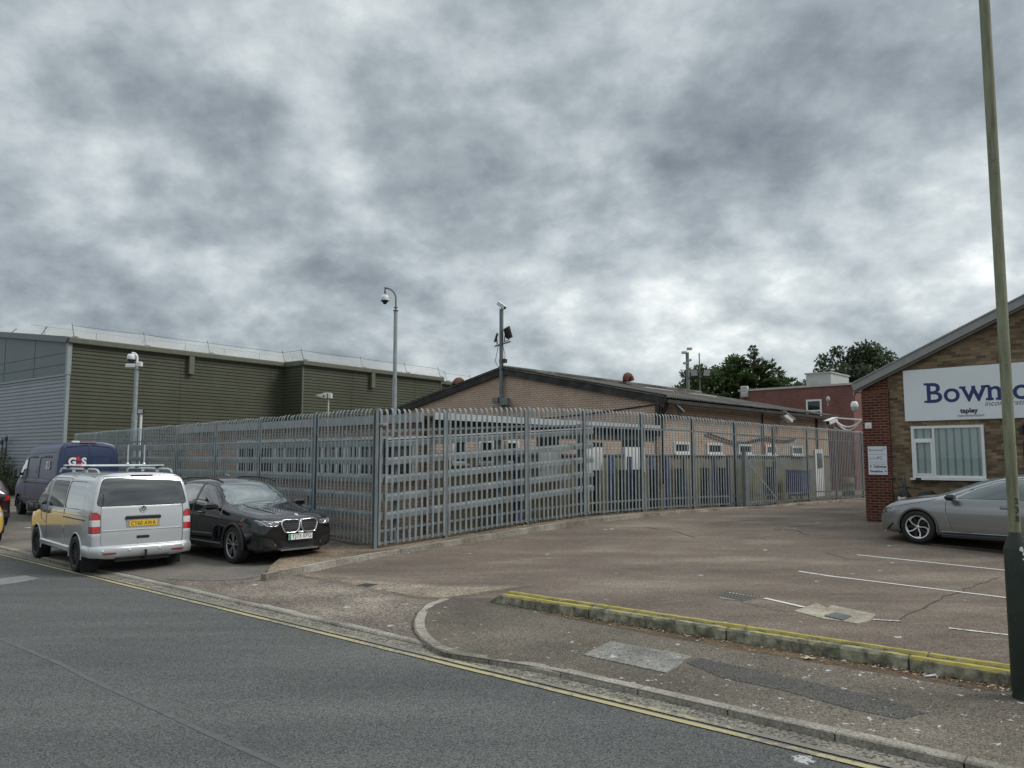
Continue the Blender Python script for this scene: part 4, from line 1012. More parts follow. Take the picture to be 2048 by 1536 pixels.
for dz, r in ((0, .035), (-.12, .03)):
    mb.tube([a.lerp(k, t).lerp(k.lerp(b, t), t) * 1.0 + Vector((0, 0, dz * t * (1 - t) * 4)) for t in [i / 10 for i in range(11)]], r, 6)
mb.tube([atY(1672, 836, 30.0), atY(1726, 840, 27.0)], .03, 6)
mb.build('slack_cable', M_WPL); tag(bpy.data.objects['slack_cable'], 'white cables hanging slack between workshop end and pier', 'cable')
def bullet_cam(name, label, p, rz, tilt, s=1.0, arm=None, cat='camera', group=None):
    r = thing(name, label, cat, p, rz, group, s); M = Matrix.Rotation(tilt, 4, 'Y'); mb = MB()
    mb.box((0, 0, 0), (.5, .17, .16), bev=.025, M=M); mb.box((.04, 0, .095), (.6, .21, .025), bev=.01, M=M); mb.build('housing', M_WPL, r)
    mb = MB(); mb.lathe([(0, .252), (.06, .252), (.06, .24)], 14, 'x', M=M); mb.box((.251, 0, 0), (.004, .13, .12), M=M); mb.build('lens', M_BLACK, r)
    mb = MB(); mb.tube(arm or [(-.1, 0, -.06), (-.12, 0, -.22), (-.3, 0, -.25)], .025, 8); mb.build('bracket', M_GREYBOX, r); return r
xc = FB.col_x(1573, -.45)
bullet_cam('bullet_camera', 'white bullet camera on the long pink wall pointing down the driveway', FB.w(xc, -.45, FB.zx(1573, 835, -.45)), ang(FB.x) - .25, .45, 1.35, arm=[(-.1, 0, -.06), (-.2, .1, -.2), (-.3, .33, -.22)])
bullet_cam('bullet_camera', 'white bullet camera under the far eave end of the pink workshop', atY(1663, 843, 35.5), R(215), .25, 1.3)
# flood light on the workshop corner
def flood(name, label, p, rz, tilt, s=1.0, group=None, mast=True):
    r = thing(name, label, 'floodlight', p, rz, group, s); M = Matrix.Rotation(tilt, 4, 'Y'); mb = MB()
    mb.prism([(-.05, -.16), (.04, -.2), (.04, .2), (-.05, .16)], -.22, .22, M=M, axis='y'); mb.build('housing', M_BLACK, r)
    mb = MB(); mb.box((.042, 0, 0), (.006, .38, .34), M=M); mb.build('lens', plain('lamp_lens', (.45, .47, .47), .15), r)
    mb = MB(); mb.tube([(-.02, -.24, 0), (-.05, -.24, -.28), (-.05, .24, -.28), (-.02, .24, 0)], .018, 6); mb.build('bracket', M_BLACK, r); return r
flood('floodlight', 'black floodlight on the corner of the pink workshop above the fence', FB.w(.65, -.55, FB.zx(1335, 816, -.5)), ang(FB.x) - 1.2, -.75, 1.0)
mb = MB(); mb.bar((.3, -.35, 3.3), (.75, -.5, 3.3), .05, .05); mb.build('lamp_bracket', M_PIPE, bp)
# mast on the gable apex: camera on top, two floodlights on a cross bar
yg = 31.1; pm = FB.w(-.16, WID / 2); zb_, zt_ = Z_at(815, pm.y, 1010), Z_at(618, pm.y, 1010)
ms = thing('camera_mast', 'galvanised mast bolted to the pink gable apex carrying a camera and cross bar', 'mast', (pm.x, pm.y, zb_), ang(FB.x)); mb = MB()
mb.tube([(0, 0, 0), (0, 0, zt_ - zb_)], .085, 12); mb.build('pole', M_GALD, ms)
zc_ = Z_at(688, pm.y, 1010) - zb_
mb = MB(); mb.bar((0, -.5, zc_ + .05), (0, .36, zc_ - .06), .05, .05); mb.build('cross_bar', M_GALD, ms)
mb = MB()
for z in (.25, 1.9): mb.box((.05, -.05, z), (.16, .3, .16))
mb.tube([(-.05, .1, zc_), (-.1, .25, zc_ - .7), (-.06, .06, zc_ - 1.0)], .012, 5); mb.tube([(-.05, -.1, zc_), (-.1, -.3, zc_ - .5), (-.06, -.06, zc_ - 1.1)], .012, 5); mb.build('bracket', M_PIPE, ms)
mb = MB(); mb.box((-.05, .25, .3), (.14, .3, .24), bev=.02); mb.box((-.05, -.28, .22), (.14, .35, .3), bev=.02); mb.tube([(-.05, -.3, .1), (-.05, -.7, .1), (-.05, -.72, -.2)], .02, 6); mb.tube([(-.05, .35, .1), (-.05, .42, -.3)], .02, 6); mb.build('junction_box', plain('box_grey_green', (.16, .18, .17), .6), ms)
flood('floodlight', 'black floodlight on the left of the mast cross bar over the gable', FB.w(-.2, WID / 2 + .26, zb_ + zc_ + .28), ang(FB.x) + PI * .75, -.3, .9, 'floodlights on the gable mast')
flood('floodlight', 'larger black floodlight on the right of the mast cross bar over the gable', FB.w(-.2, WID / 2 - .40, zb_ + zc_ + .42), ang(FB.x) - .5, -.3, 1.2, 'floodlights on the gable mast')
bullet_cam('bullet_camera', 'grey bullet camera on top of the gable mast', (pm.x, pm.y, zt_ + .14), R(-35), .6, .85, arm=[(0, 0, -.06), (-.02, 0, -.3)])
# far mast and its floodlight post behind the roof ridge
def mast(label, u, vt, vb, y, r):
    p = atY(u, vb, y); z0 = 0.0; zt = Z_at(vt, y, u); m = thing('camera_mast', label, 'mast', (p.x, p.y, z0)); mb = MB(); mb.tube([(0, 0, 0), (0, 0, zt * .5), (0, 0, zt)], [r * 1.2, r, r * .9], 10); mb.build('pole', M_GALD, m); return m, zt
m, zt = mast('thin galvanised mast with cameras rising beyond the ridge, left of the conifer', 1376, 705, 775, 50, .12)
for dx, dz in ((-.2, 0), (.15, .25), (.1, -.5), (-.12, -.7)):
    mb = MB(); mb.box((dx, 0, zt + dz), (.32, .2, .16), bev=.03); mb.tube([(dx, 0, zt + dz), (0, 0, zt + dz - .1)], .03, 6); mb.build('camera_head', M_GREYBOX, m)
m, zt = mast('slim post carrying twin floodlights in front of the conifer', 1400, 706, 778, 46, .04)
zc_ = Z_at(757, 46, 1400); mb = MB(); mb.bar((-.7, 0, zc_), (.7, 0, zc_), .08, .08); mb.build('cross_bar', M_PIPE, m)
p = atY(1400, 757, 46)
flood('floodlight', 'left one of the twin floodlights before the conifer', (p.x - .38, p.y - .2, zc_ + .34), R(235), .35, 1.1, 'twin floodlights on the slim post'); flood('floodlight', 'right one of the twin floodlights before the conifer', (p.x + .35, p.y - .2, zc_ + .34), R(285), .35, 1.1, 'twin floodlights on the slim post')

# green clad warehouse on the left -------------------------------------------------------------------------
FG = Frame(atY(140, 682, 38), (.6, .8)); ZE = Z_at(682, 38, 140)
gw = thing('clad_warehouse', 'large warehouse with dark green ribbed cladding and a grey gable end', 'building', FG.w(0, 0), ang(FG.x))
M_GREEN = plain('green_cladding', (.08, .086, .056), .5, .1, var=.16, scale=.45, dirt=(.058, .06, .042), dirt_amt=.5, dscale=.7)
M_SILV = plain('silver_cladding', (.30, .335, .365), .45, .3, var=.06, scale=.5, dirt=(.2, .22, .24), dirt_amt=.3)
M_PANEL = plain('grey_panel', (.125, .155, .165), .5, .1, var=.05, scale=.4)
M_GTRIM = plain('green_trim', (.125, .13, .095), .5, .1, var=.1, dirt=(.08, .085, .06))
def ribs(mb, a, b, z0, z1, out, pitch=.185, depth=.04):
    """horizontal trapezoid ribs between two ground points"""
    n = int((z1 - z0) / pitch); prof = []
    for i in range(n):
        z = z0 + i * (z1 - z0) / n; p = (z1 - z0) / n
        prof += [(z, 0), (z + p * .16, depth), (z + p * .72, depth), (z + p * .88, 0)]
    prof.append((z1, 0)); vs = []
    for z, d in prof: vs += [Vector((a[0], a[1], z)) + Vector(out) * d, Vector((b[0], b[1], z)) + Vector(out) * d]
    mb.add(vs, [(2 * i, 2 * i + 1, 2 * i + 3, 2 * i + 2) for i in range(len(prof) - 1)])
xa = FG.col_x(565); q = FG.w(xa, 0); jp = on_line(602, q, -FG.y); J = FG.loc(jp)[1]          # the jog steps forward
xb = FG.col_x(880, J); xe = xb + 26
mb = MB(); ribs(mb, (0, 0), (xa, 0), -.2, ZE - .05, (0, -1, 0)); ribs(mb, (xa, J), (xb, J), -.2, ZE - .05, (0, -1, 0)); ribs(mb, (xb, J + 1.6), (xe, J + 1.6), -.2, ZE - .05, (0, -1, 0))
ribs(mb, (xa, 0), (xa, J), -.2, ZE - .05, (-1, 0, 0)); ribs(mb, (xb, J), (xb, J + 1.6), -.2, ZE - .05, (1, 0, 0)); gwall = mb.build('wall', M_GREEN, gw)
YB = 30
mb = MB(); ribs(mb, (0, 0), (0, YB), -.2, 5.98, (-1, 0, 0)); mb.build('wall', M_SILV, gw)
sl = (Z_at(672, FG.w(0, FG.col_y(0)).y, 0) - ZE) / FG.col_y(0)
mb = MB(); mb.add([(-.05, 0, 5.98), (-.05, YB, 5.98), (-.05, YB, ZE + sl * YB), (-.05, 0, ZE)], [(0, 1, 2, 3)]); mb.build('gable_panel', M_PANEL, gw); mb = MB()
mb.add([(xe, J + 1.6, 0), (xe, YB, 0), (xe, YB, ZE + sl * YB), (xe, J + 1.6, ZE)], [(0, 1, 2, 3)]); mb.build('gable_panel', M_PANEL, gw); mb = None
mb = MB()
for z in (6.55, 7.12): mb.bar((-.055, 0, z), (-.055, YB, z), .012, .02)
for y in (3.9, 7.8, 11.7, 15.6): mb.bar((-.055, y, 6.0), (-.055, y, ZE + sl * y - .1), .02, .012)
mb.build('panel_joint', plain('joint_dark', (.05, .06, .065), .7), gw)
mb = MB(); mb.box((-.02, -.02, 3.0), (.16, .16, 6.0)); mb.box((-.03, -.03, 6.85), (.2, .2, 1.7)); mb.bar((-.08, 0, 6.0), (-.08, YB, 6.0), .06, .1)
mb.build('corner_trim', plain('corner_grey', (.26, .3, .31), .5, .2), gw)
mb = MB(); mb.box((xa + .02, J - .03, ZE / 2), (.1, .1, ZE - .2)); mb.box((xb, J - .03, ZE / 2), (.1, .1, ZE - .2)); mb.build('corner_trim', M_GTRIM, gw)
mb = MB()
for x0, x1, y in ((-.15, xa, 0), (xa - .1, xb + .1, J), (xb - .1, xe, J + 1.6)): mb.box(((x0 + x1) / 2, y - .12, ZE + .02), (x1 - x0, .34, .3), bev=.04)
mb.box((xa, J / 2, ZE + .02), (.3, abs(J), .3)); mb.bar((-.12, -.1, ZE + .05), (-.12, YB, ZE + sl * YB + .05), .24, .3, mi=1); mb.build('eaves_gutter', [M_GTRIM, M_PANEL], gw)
mb = MB(); mb.add([(-.1, -.05, ZE + .14), (xa, -.05, ZE + .14), (xe, J + 1.6, ZE + .14), (xe, YB, ZE + sl * YB), (-.1, YB, ZE + sl * YB)], [(0, 1, 2, 3, 4)])
mb.add([(xa, 0, ZE + .13), (xa, J, ZE + .13), (xb, J, ZE + .13), (xb, J + 1.8, ZE + .13)], [(0, 1, 2, 3)]); mb.build('roof', plain('warehouse_roof', (.26, .27, .27), .6, var=.1, scale=.4), gw)
mb = MB()
for x, y in [(k * 5.9, 0) for k in range(1, int(xa / 5.9) + 1)] + [(xa + 4 + k * 5.9, J) for k in range(int((xb - xa) / 5.9))]: mb.box((x, y - .042, ZE / 2), (.035, .012, ZE - .3))
mb.build('sheet_joint', plain('joint_green', (.05, .054, .036), .7), gw)
for u, y in ((377, 0), (743, J)):
    x = FG.col_x(u, y - .15); mb = MB(); mb.box((x, y - .17, ZE - .62), (.3, .24, 1.0)); mb.build('rainwater_hopper', M_GTRIM, gw)
# meter box and pipes on the grey gable
yy = FG.col_y(10); zz = FG.zy(10, 905)
mt = thing('meter_box', 'pale grey meter box with cable pipes on the ribbed grey wall', 'meter box', FG.w(-.2, yy, zz), ang(FG.x)); mb = MB()
mb.box((0, 0, -.1), (.25, .8, .75), bev=.03); mb.box((-.14, -.1, 0), (.04, .5, .5), bev=.01); mb.build('cabinet', M_GREYBOX, mt)
mb = MB()
for k, (y, z) in enumerate(((-1.0, .9), (-.45, .75), (.2, .8))):
    mb.tube([(-.02, y, -.2 - .2 * k), (-.02, y, z)], .03, 6); mb.box((-.05, y, z - .2), (.12, .16, .2)); mb.box((-.05, y + .1, -.3), (.12, .2, .12))
mb.build('pipe', plain('dark_conduit', (.05, .055, .06), .6), mt)
# bird netting stretched above the warehouse roof
NTM, nt, b = new_mat('bird_netting'); nt.nodes.remove(b)
om = [n for n in nt.nodes if n.type == 'OUTPUT_MATERIAL'][0]
tcn = N(nt, 'ShaderNodeTexCoord'); nz = N(nt, 'ShaderNodeTexNoise', Scale=.35, Detail=5.0); L(nt, tcn.outputs['Object'], nz.inputs['Vector'])
mrn = N(nt, 'ShaderNodeMapRange'); mrn.inputs[1].default_value = .3; mrn.inputs[2].default_value = .7; mrn.inputs[3].default_value = .15; mrn.inputs[4].default_value = .34; L(nt, nz.outputs['Fac'], mrn.inputs[0])
df = N(nt, 'ShaderNodeBsdfDiffuse'); df.inputs[0].default_value = (.75, .73, .68, 1); tl = N(nt, 'ShaderNodeBsdfTranslucent'); tl.inputs[0].default_value = (.8, .78, .73, 1); tr = N(nt, 'ShaderNodeBsdfTransparent')
a1 = N(nt, 'ShaderNodeMixShader'); a1.inputs[0].default_value = .5; L(nt, df.outputs[0], a1.inputs[1]); L(nt, tl.outputs[0], a1.inputs[2])
a2 = N(nt, 'ShaderNodeMixShader'); L(nt, mrn.outputs[0], a2.inputs[0]); L(nt, tr.outputs[0], a2.inputs[1]); L(nt, a1.outputs[0], a2.inputs[2]); L(nt, a2.outputs[0], om.inputs[0])
net = thing('bird_netting', 'pale translucent bird netting held on posts above the warehouse roof', 'netting', FG.w(0, 0, ZE + .15), ang(FG.x))
PX = [x for x in (.3, FG.col_x(290), FG.col_x(420), FG.col_x(572), FG.col_x(610, J), FG.col_x(730, J), FG.col_x(818, J), FG.col_x(886, J), FG.col_x(930, J), FG.col_x(980, J))]
PYS = [0, 0, 0, 0, J, J, J, J, J + 1.6, J + 1.6]; HN = .74
PXS = sorted(zip(PX, PYS))
mb = MB()
def netsheet(rows):
    k = len(rows[0]); n = 6; vs = []; fs = []
    fr_ = []
    for row in rows:
        r_ = []
        for a, b in zip(row, row[1:]):
            for i in range(n):
                q = i / n; p = Vector(a).lerp(Vector(b), q); p.z -= .10 * math.sin(PI * q); r_.append(p)
        r_.append(Vector(row[-1])); fr_.append(r_)
    w = len(fr_[0])
    for r_ in fr_: vs += r_
    for i in range(len(rows) - 1):
        for j in range(w - 1): fs.append((i * w + j, i * w + j + 1, (i + 1) * w + j + 1, (i + 1) * w + j))
    mb.add(vs, fs, 0, True)
edge = [(x, y - .1, .0) for x, y in PXS]; top = [(x, y + .55, HN) for x, y in PXS]; back = [(x, 5.5, HN + .55) for x, y in PXS]; back2 = [(x, 13, HN + 1.0) for x, y in PXS]
netsheet([edge, [(x, y + .2, HN * .55) for x, y in PXS], top, back, back2])
netsheet([[(x, 5.4, .5) for x, y in PXS], [(x, 5.5, HN + .5) for x, y in PXS]])
gl_ = [(-.1, y, sl * y) for y in (0, 4, 8, 12, 20)]; netsheet([gl_, [(.5, y, sl * y * .6 + HN) for x, y, z in gl_]])
mb.build('net_sheet', NTM, net, fix=False)
mb = MB()
for row in (top, back): mb.tube(row, .012, 5)
mb.build('net_wire', M_GALD, net)
for (x, y) in PXS:
    mb = MB(); mb.tube([(x, y + .25, .0), (x, y + .58, HN + .12)], .022, 6); mb.tube([(x - .22, y + .12, 0), (x - .1, y + .12, .1), (x + .1, y + .12, .1), (x + .22, y + .12, 0)], .05, 6); mb.build('net_post', M_GALD, net)
for x in [lerp(1, PXS[-1][0], i / 11) for i in range(12)]:
    mb = MB(); mb.tube([(x, 5.5, .3), (x, 5.5, HN + .55)], .016, 6); mb.build('net_post', M_GALD, net)
for y in (4.0, 8.0):
    mb = MB(); mb.tube([(.2, y, sl * y), (.5, y, sl * y * .6 + HN)], .03, 6); mb.build('net_post', M_GALD, net)

# camera poles inside the fenced yard ----------------------------------------------------------------------
def ptz(parent, c, s=1.0):
    mb = MB(); mb.lathe([(0, .12 * s), (.13 * s, .11 * s), (.16 * s, .04 * s), (.165 * s, -.1 * s), (.155 * s, -.12 * s)], 20, M=Matrix.Translation(c)); h = mb.build('camera_head', M_WPL, parent)
    mb = MB(); mb.lathe([(.17 * s, -.11 * s), (.17 * s, -.145 * s), (.1 * s, -.17 * s), (.09 * s, -.22 * s), (.05 * s, -.26 * s), (0, -.27 * s)], 20, M=Matrix.Translation(c)); mb.build('dome_cover', plain('dome_black', (.01, .01, .012), .1), h)
yp = 19.3; p0 = atY(786, 1000, yp); ztp = Z_at(576, yp, 786) ; zcol = Z_at(622, yp, 786)
z0 = .0; cp = thing('camera_pole', 'tall galvanised pole with a swan neck and dome camera behind the fence corner', 'camera pole', (p0.x, p0.y, z0), 0); mb = MB()
mb.tube([(0, 0, 0), (0, 0, 2.6)], .062, 14); mb.tube([(0, 0, 2.6), (0, 0, 3.9)], .056, 14); mb.tube([(0, 0, 3.9), (0, 0, zcol)], .048, 14); mb.build('pole', M_GAL, cp)
mb = MB(); mb.lathe([(0, 0), (.068, 0), (.068, .02), (0, .02)], 16, M=Matrix.Translation((0, 0, zcol))); mb.lathe([(0, 0), (.05, 0), (.05, .02), (0, .02)], 16, M=Matrix.Translation((0, 0, zcol + .08))); mb.build('collar', M_GALD, cp)
ra_ = .28; pa = [(0, 0, zcol), (0, 0, ztp - ra_)] + [(-ra_ + ra_ * math.cos(a), 0, ztp - ra_ + ra_ * math.sin(a)) for a in [PI / 2 * i / 8 for i in range(1, 9)]]
mb = MB(); mb.tube(pa, .022, 10); mb.tube([(-ra_, 0, ztp + .02), (-ra_, 0, ztp - .08)], .018, 8); mb.lathe([(.018, 0), (.03, -.06), (.03, -.08), (0, -.08)], 10, M=Matrix.Translation((-ra_, 0, ztp - .06))); mb.build('swan_neck', M_GALD, cp)
ptz(cp, Vector((-ra_, 0, ztp - .26)), .6)
yp = 31.0; p0 = atY(266, 900, yp); zt = Z_at(706, yp, 266); zb_ = Z_at(738, yp, 266)
cp = thing('camera_pole', 'galvanised pole with dome and box cameras against the green cladding', 'camera pole', (p0.x, p0.y, 0), 0); mb = MB()
mb.tube([(0, 0, 0), (0, 0, 3.6)], .11, 12); mb.tube([(0, 0, 3.6), (0, 0, zb_)], .08, 12); mb.build('pole', M_GAL, cp)
pa = [(0, 0, zb_), (0, 0, zt - .2)] + [(-.22 + .22 * math.cos(a), 0, zt - .2 + .2 * math.sin(a)) for a in [PI / 2 * i / 6 for i in range(1, 7)]]
mb = MB(); mb.tube(pa, .045, 10); mb.build('swan_neck', M_WPL, cp); ptz(cp, Vector((-.24, 0, zt - .16)), 1.0)
mb = MB(); mb.box((-.2, -.1, zb_ + .12), (.36, .16, .15), bev=.02, M=None); mb.build('box_camera', M_WPL, cp)
mb = MB(); mb.box((.16, -.1, zb_ + .18), (.17, .17, .2), bev=.02); mb.build('box_camera', M_WPL, cp)
mb = MB(); mb.bar((-.3, 0, zb_ - .02), (.25, 0, zb_ - .02), .04, .04); mb.tube([(-.3, 0, zb_ + .05), (-.38, 0, zb_ - .1), (-.2, 0, zb_ - .12)], .012, 5); mb.build('cross_bar', M_GALD, cp)
p0 = atY(279, 900, 30); zt = Z_at(824, 30, 279)
fp = thing('floodlight_post', 'short white post with a black floodlight beside the left camera pole', 'floodlight post', (p0.x, p0.y, 0)); mb = MB(); mb.tube([(0, 0, 0), (0, 0, zt)], .05, 8); mb.build('pole', M_WPL, fp)
mb = MB(); mb.box((0, -.03, zt + .02), (.24, .1, .2), bev=.02); mb.build('floodlight_head', M_BLACK, fp); mb = MB(); mb.box((0, -.083, zt + .02), (.19, .006, .15)); mb.build('lens', plain('lamp_lens', (.45, .47, .47), .15), fp)
yp = 20.4; p0 = atY(656, 850, yp); zt = Z_at(797, yp, 656)
vp = thing('beam_detector', 'off white wedge shaped security camera on a peeling post above the side fence', 'camera', (p0.x, p0.y, 0), 0); mb = MB(); mb.tube([(0, 0, 0), (0, 0, zt)], .018, 8); mb.build('pole', plain('peeling_white', (.55, .54, .48), .8, var=.4, scale=20), vp)
mb = MB(); w = .09
mb.add([(-.36, 0, zt + .09), (-.12, -w, zt - .0), (-.12, w, zt - .0), (-.12, w, zt + .14), (-.12, -w, zt + .14)], [(0, 1, 4), (0, 2, 1), (0, 3, 2), (0, 4, 3), (1, 2, 3, 4)]); mb.box((-.02, 0, zt + .07), (.2, .2, .15), bev=.012); mb.build('housing', plain('aged_white', (.58, .56, .5), .6, var=.12, dirt=(.35, .33, .28)), vp)
mb = MB(); mb.box((-.01, -.101, zt + .06), (.02, .01, .13)); mb.build('bracket', M_BLACK, vp); mb = MB(); mb.box((-.11, -.09, zt + .05), (.04, .03, .05)); mb.build('clamp', M_BLACK, vp)
# small box cameras on the corner post of the fence
mb = MB(); c = FP_[0] + NOUT * .05
mb.lathe([(0, -.05), (.045, -.05), (.045, .12), (0, .12)], 12, 'x', M=Matrix.Translation((c.x + .06, c.y - .1, Z_at(851, c.y, 760)))); mb.build('post_detector', plain('rusty_grey', (.2, .17, .15), .7)); tag(bpy.data.objects['post_detector'], 'small round detector clamped on the fence corner post', 'detector')

# brown brick unit on the right with its sign ------------------------------------------------------------------
FK = Frame(atY(1729, 1035, 21.6), (.724, -.69))
bk = thing('brick_unit', 'brown brick unit with a sloping grey roof edge on the right', 'building', FK.w(0, 0), ang(FK.x))
ZK0 = FK.zx(1729, 770) - .05; HWK = 7.4; SLK = .455; DEP = 24; PW = FK.col_x(1778, -.1)
zk = lambda x: ZK0 + SLK * x
mb = MB(); mb.prism([(0.12, -.4), (2 * HWK, -.4), (2 * HWK, ZK0), (HWK, zk(HWK)), (.12, zk(.12))], 0, .28, axis='y')
mb.box((.26, DEP / 2 + .14, ZK0 / 2 - .2), (.28, DEP - .28, ZK0 + .2)); mb.box((2 * HWK - .14, DEP / 2 + .14, ZK0 / 2 - .2), (.28, DEP - .28, ZK0 + .2)); mb.build('wall', M_BROWN, bk)
zcap = FK.zx(1750, 785)
mb = MB(); mb.prism([(.09, -.4), (PW, -.4), (PW, zcap), (.09, zcap)], -.115, .1, axis='y'); mb.prism([(.09, zcap + .02), (PW - .02, zcap + .04), (PW - .02, zk(PW) - .12), (.09, zk(.09) - .10)], -.012, .1, axis='y'); pr = mb.build('corner_pier', M_PIER, bk)
mb = MB(); mb.add([(.08, -.125, zcap), (PW + .01, -.125, zcap), (PW + .01, -.01, zcap + .075), (.08, -.01, zcap + .075), (.08, 0, zcap), (PW + .01, 0, zcap)], [(0, 1, 2, 3), (0, 3, 4), (1, 5, 2), (0, 4, 5, 1)]); mb.build('pier_cap', plain('pier_tile', (.16, .055, .04), .8, var=.2), pr)
M_VERGE = plain('verge_grey', (.27, .275, .265), .5, .2, var=.08, dirt=(.16, .16, .15), dirt_amt=.4); M_VERGED = plain('verge_dark', (.14, .14, .13), .6, .1, var=.1)
mb = MB()
for a, b in (((-.1, zk(-.1)), (HWK, zk(HWK))), ((2 * HWK + .1, zk(-.1)), (HWK, zk(HWK)))):
    A, B = Vector((a[0], -.16, a[1])), Vector((b[0], -.16, b[1])); upv = Vector((0, 0, 1))
    mb.bar(A + upv * .03, B + upv * .03, .10, .20, 0); mb.bar(A - upv * .105 + Vector((0, .03, 0)), B - upv * .105 + Vector((0, .03, 0)), .06, .08, 1); mb.bar(A + upv * .145, B + upv * .145, .16, .035, 0)
mb.build('verge_trim', [M_VERGE, M_VERGED], bk)
mb = MB(); th_ = Vector((0, 0, .1))
for s in (0, 1):
    x0 = -.1 if s == 0 else 2 * HWK + .1; z0 = zk(-.1) + .1
    P = [Vector((x0, -.1, z0)), Vector((HWK, -.1, zk(HWK) + .1)), Vector((HWK, DEP, zk(HWK) + .1)), Vector((x0, DEP, z0))]
    mb.add(P + [p + th_ for p in P], [(0, 3, 2, 1), (4, 5, 6, 7), (0, 1, 5, 4), (1, 2, 6, 5), (2, 3, 7, 6), (3, 0, 4, 7)])
mb.build('roof', M_CORR, bk)
# window with vertical blinds
x0, x1 = FK.col_x(1822), FK.col_x(1967); z1, z0 = FK.zx(1822, 853), FK.zx(1822, 955); xm = FK.col_x(1866)
M_BLIND = None
m_, nt, b = new_mat('blinds_behind_glass')
tcb = N(nt, 'ShaderNodeTexCoord'); wv = N(nt, 'ShaderNodeTexWave', bands_direction='X', Scale=1.75, Distortion=.6, Detail=2.0); wv.inputs['Detail Scale'].default_value = .5; L(nt, tcb.outputs['Object'], wv.inputs['Vector'])
crb = N(nt, 'ShaderNodeValToRGB'); crb.color_ramp.elements[0].position = .0; crb.color_ramp.elements[0].color = (.10, .14, .135, 1); crb.color_ramp.elements[1].position = .35; crb.color_ramp.elements[1].color = (.255, .33, .32, 1); L(nt, wv.outputs['Color'], crb.inputs[0]); L(nt, crb.outputs[0], b.inputs['Base Color'])
b.inputs['Roughness'].default_value = .8; b.inputs['Coat Weight'].default_value = 1.0; b.inputs['Coat Roughness'].default_value = .01; b.inputs['Coat IOR'].default_value = 1.7
MATS['blinds'] = m_
fw = window(bk, x0, x1, z0, z1, y=0.0, fr=.065, glass=m_, mull=(xm,), top=(x0 + .06, xm - .03, lerp(z0, z1, .735)))
# sub frames of the opening lights
mb = MB(); xa_, xb_ = x0 + .065, xm - .027; zl = lerp(z0, z1, .735) - .03
for (a, c, e_, f_) in ((xa_, xb_, z0 + .065, z0 + .11), (xa_, xb_, zl - .045, zl), (xa_, xa_ + .045, z0 + .11, zl - .045), (xb_ - .045, xb_, z0 + .11, zl - .045)): mb.box(((a + c) / 2, -.05, (e_ + f_) / 2), (c - a, .06, f_ - e_))
mb.build('casement', M_WFRAME, fw)
# big sign
M_SIGN = plain('sign_face', (.70, .74, .76), .35, var=.03, scale=1.5); M_NAVY = plain('sign_navy', (.012, .028, .14), .4); M_INK = plain('sign_ink', (.03, .035, .06), .5)
sx0 = FK.col_x(1812); sz1, sz0 = FK.zx(1812, 742), FK.zx(1812, 843); SWD = 6.2
sg = thing('fascia_sign', 'large pale company sign with navy lettering on the brown brick gable', 'sign', FK.w(sx0, -.0, sz0), ang(FK.x))
mb = MB(); mb.box((SWD / 2, -.035, (sz1 - sz0) / 2), (SWD, .07, sz1 - sz0), bev=.008); mb.build('sign_board', M_SIGN, sg)
MT = lambda x, z, y=-.074: Matrix.Translation((x, y, z)) @ Matrix.Rotation(PI / 2, 4, 'X')
bx0 = FK.col_x(1858) - sx0; zb0 = FK.zx(1855, 806) - sz0; zb1 = FK.zx(1855, 767) - sz0; capH = zb1 - zb0
def slab_text(mb, body, x, z, cap, mi=0):
    """sans letters with slab serifs added at their stems"""
    size = cap / .70; pen = x
    for ch in body:
        vs, fs = text_mesh(ch, size, offset=.012 * size, sx=1.0); xs = [v[0] for v in vs]; w = max(xs) - min(xs); ox = pen - min(xs)
        mb.add([(v[0] + ox, v[1], v[2]) for v in vs], fs, mi, M=MT(0, z)); sw = .085 * size; sh = .075 * size; xh = cap * .735
        def serif(cx, y0, wid, lean=0): mb.add([(cx - wid / 2, y0, 0), (cx + wid / 2, y0, 0), (cx + wid / 2, y0 + sh, 0), (cx - wid / 2, y0 + sh, 0)], [(0, 1, 2, 3)], mi, M=MT(0, z, -.0755))
        st_ = .11 * size
        if ch == 'B': serif(pen - .01 * size, 0, .16 * size); serif(pen - .01 * size, cap - sh, .16 * size)
        if ch == 'w':
            for k in (.06, .5, .94): serif(pen + w * k, xh - sh, .2 * size if k != .5 else .12 * size)
        if ch in 'mn':
            ks = (.075, .5, .925) if ch == 'm' else (.11, .89)
            for k in ks: serif(pen + w * k, 0, .23 * size)
            serif(pen - .0 * size, xh - sh, .14 * size)
        if ch == 'k': serif(pen + .04 * size, 0, .24 * size); serif(pen, cap * 1.02 - sh, .14 * size); serif(pen + w * .9, 0, .2 * size)
        pen += w + .045 * size
    return pen
mb = MB(); ex = slab_text(mb, 'Bowmonk', bx0, zb0, capH); mb.build('lettering', M_NAVY, sg)
mb = MB(); text_on(mb, 'incorporating', .185, MT(FK.col_x(1972) - sx0, FK.zx(1972, 812) - sz0), shear=.25, sx=1.0)
mb.build('lettering', plain('sign_grey_ink', (.09, .1, .14), .5), sg)
mb = MB(); text_on(mb, 'tapley', .165, MT(FK.col_x(1923) - sx0, FK.zx(1923, 826) - sz0), offset=.007)
vs, fs = text_mesh('instrumentation', .094); mb.add(vs, fs, 0, M=MT(FK.col_x(1917) - sx0, FK.zx(1917, 834) - sz0)); mb.build('lettering', M_INK, sg)
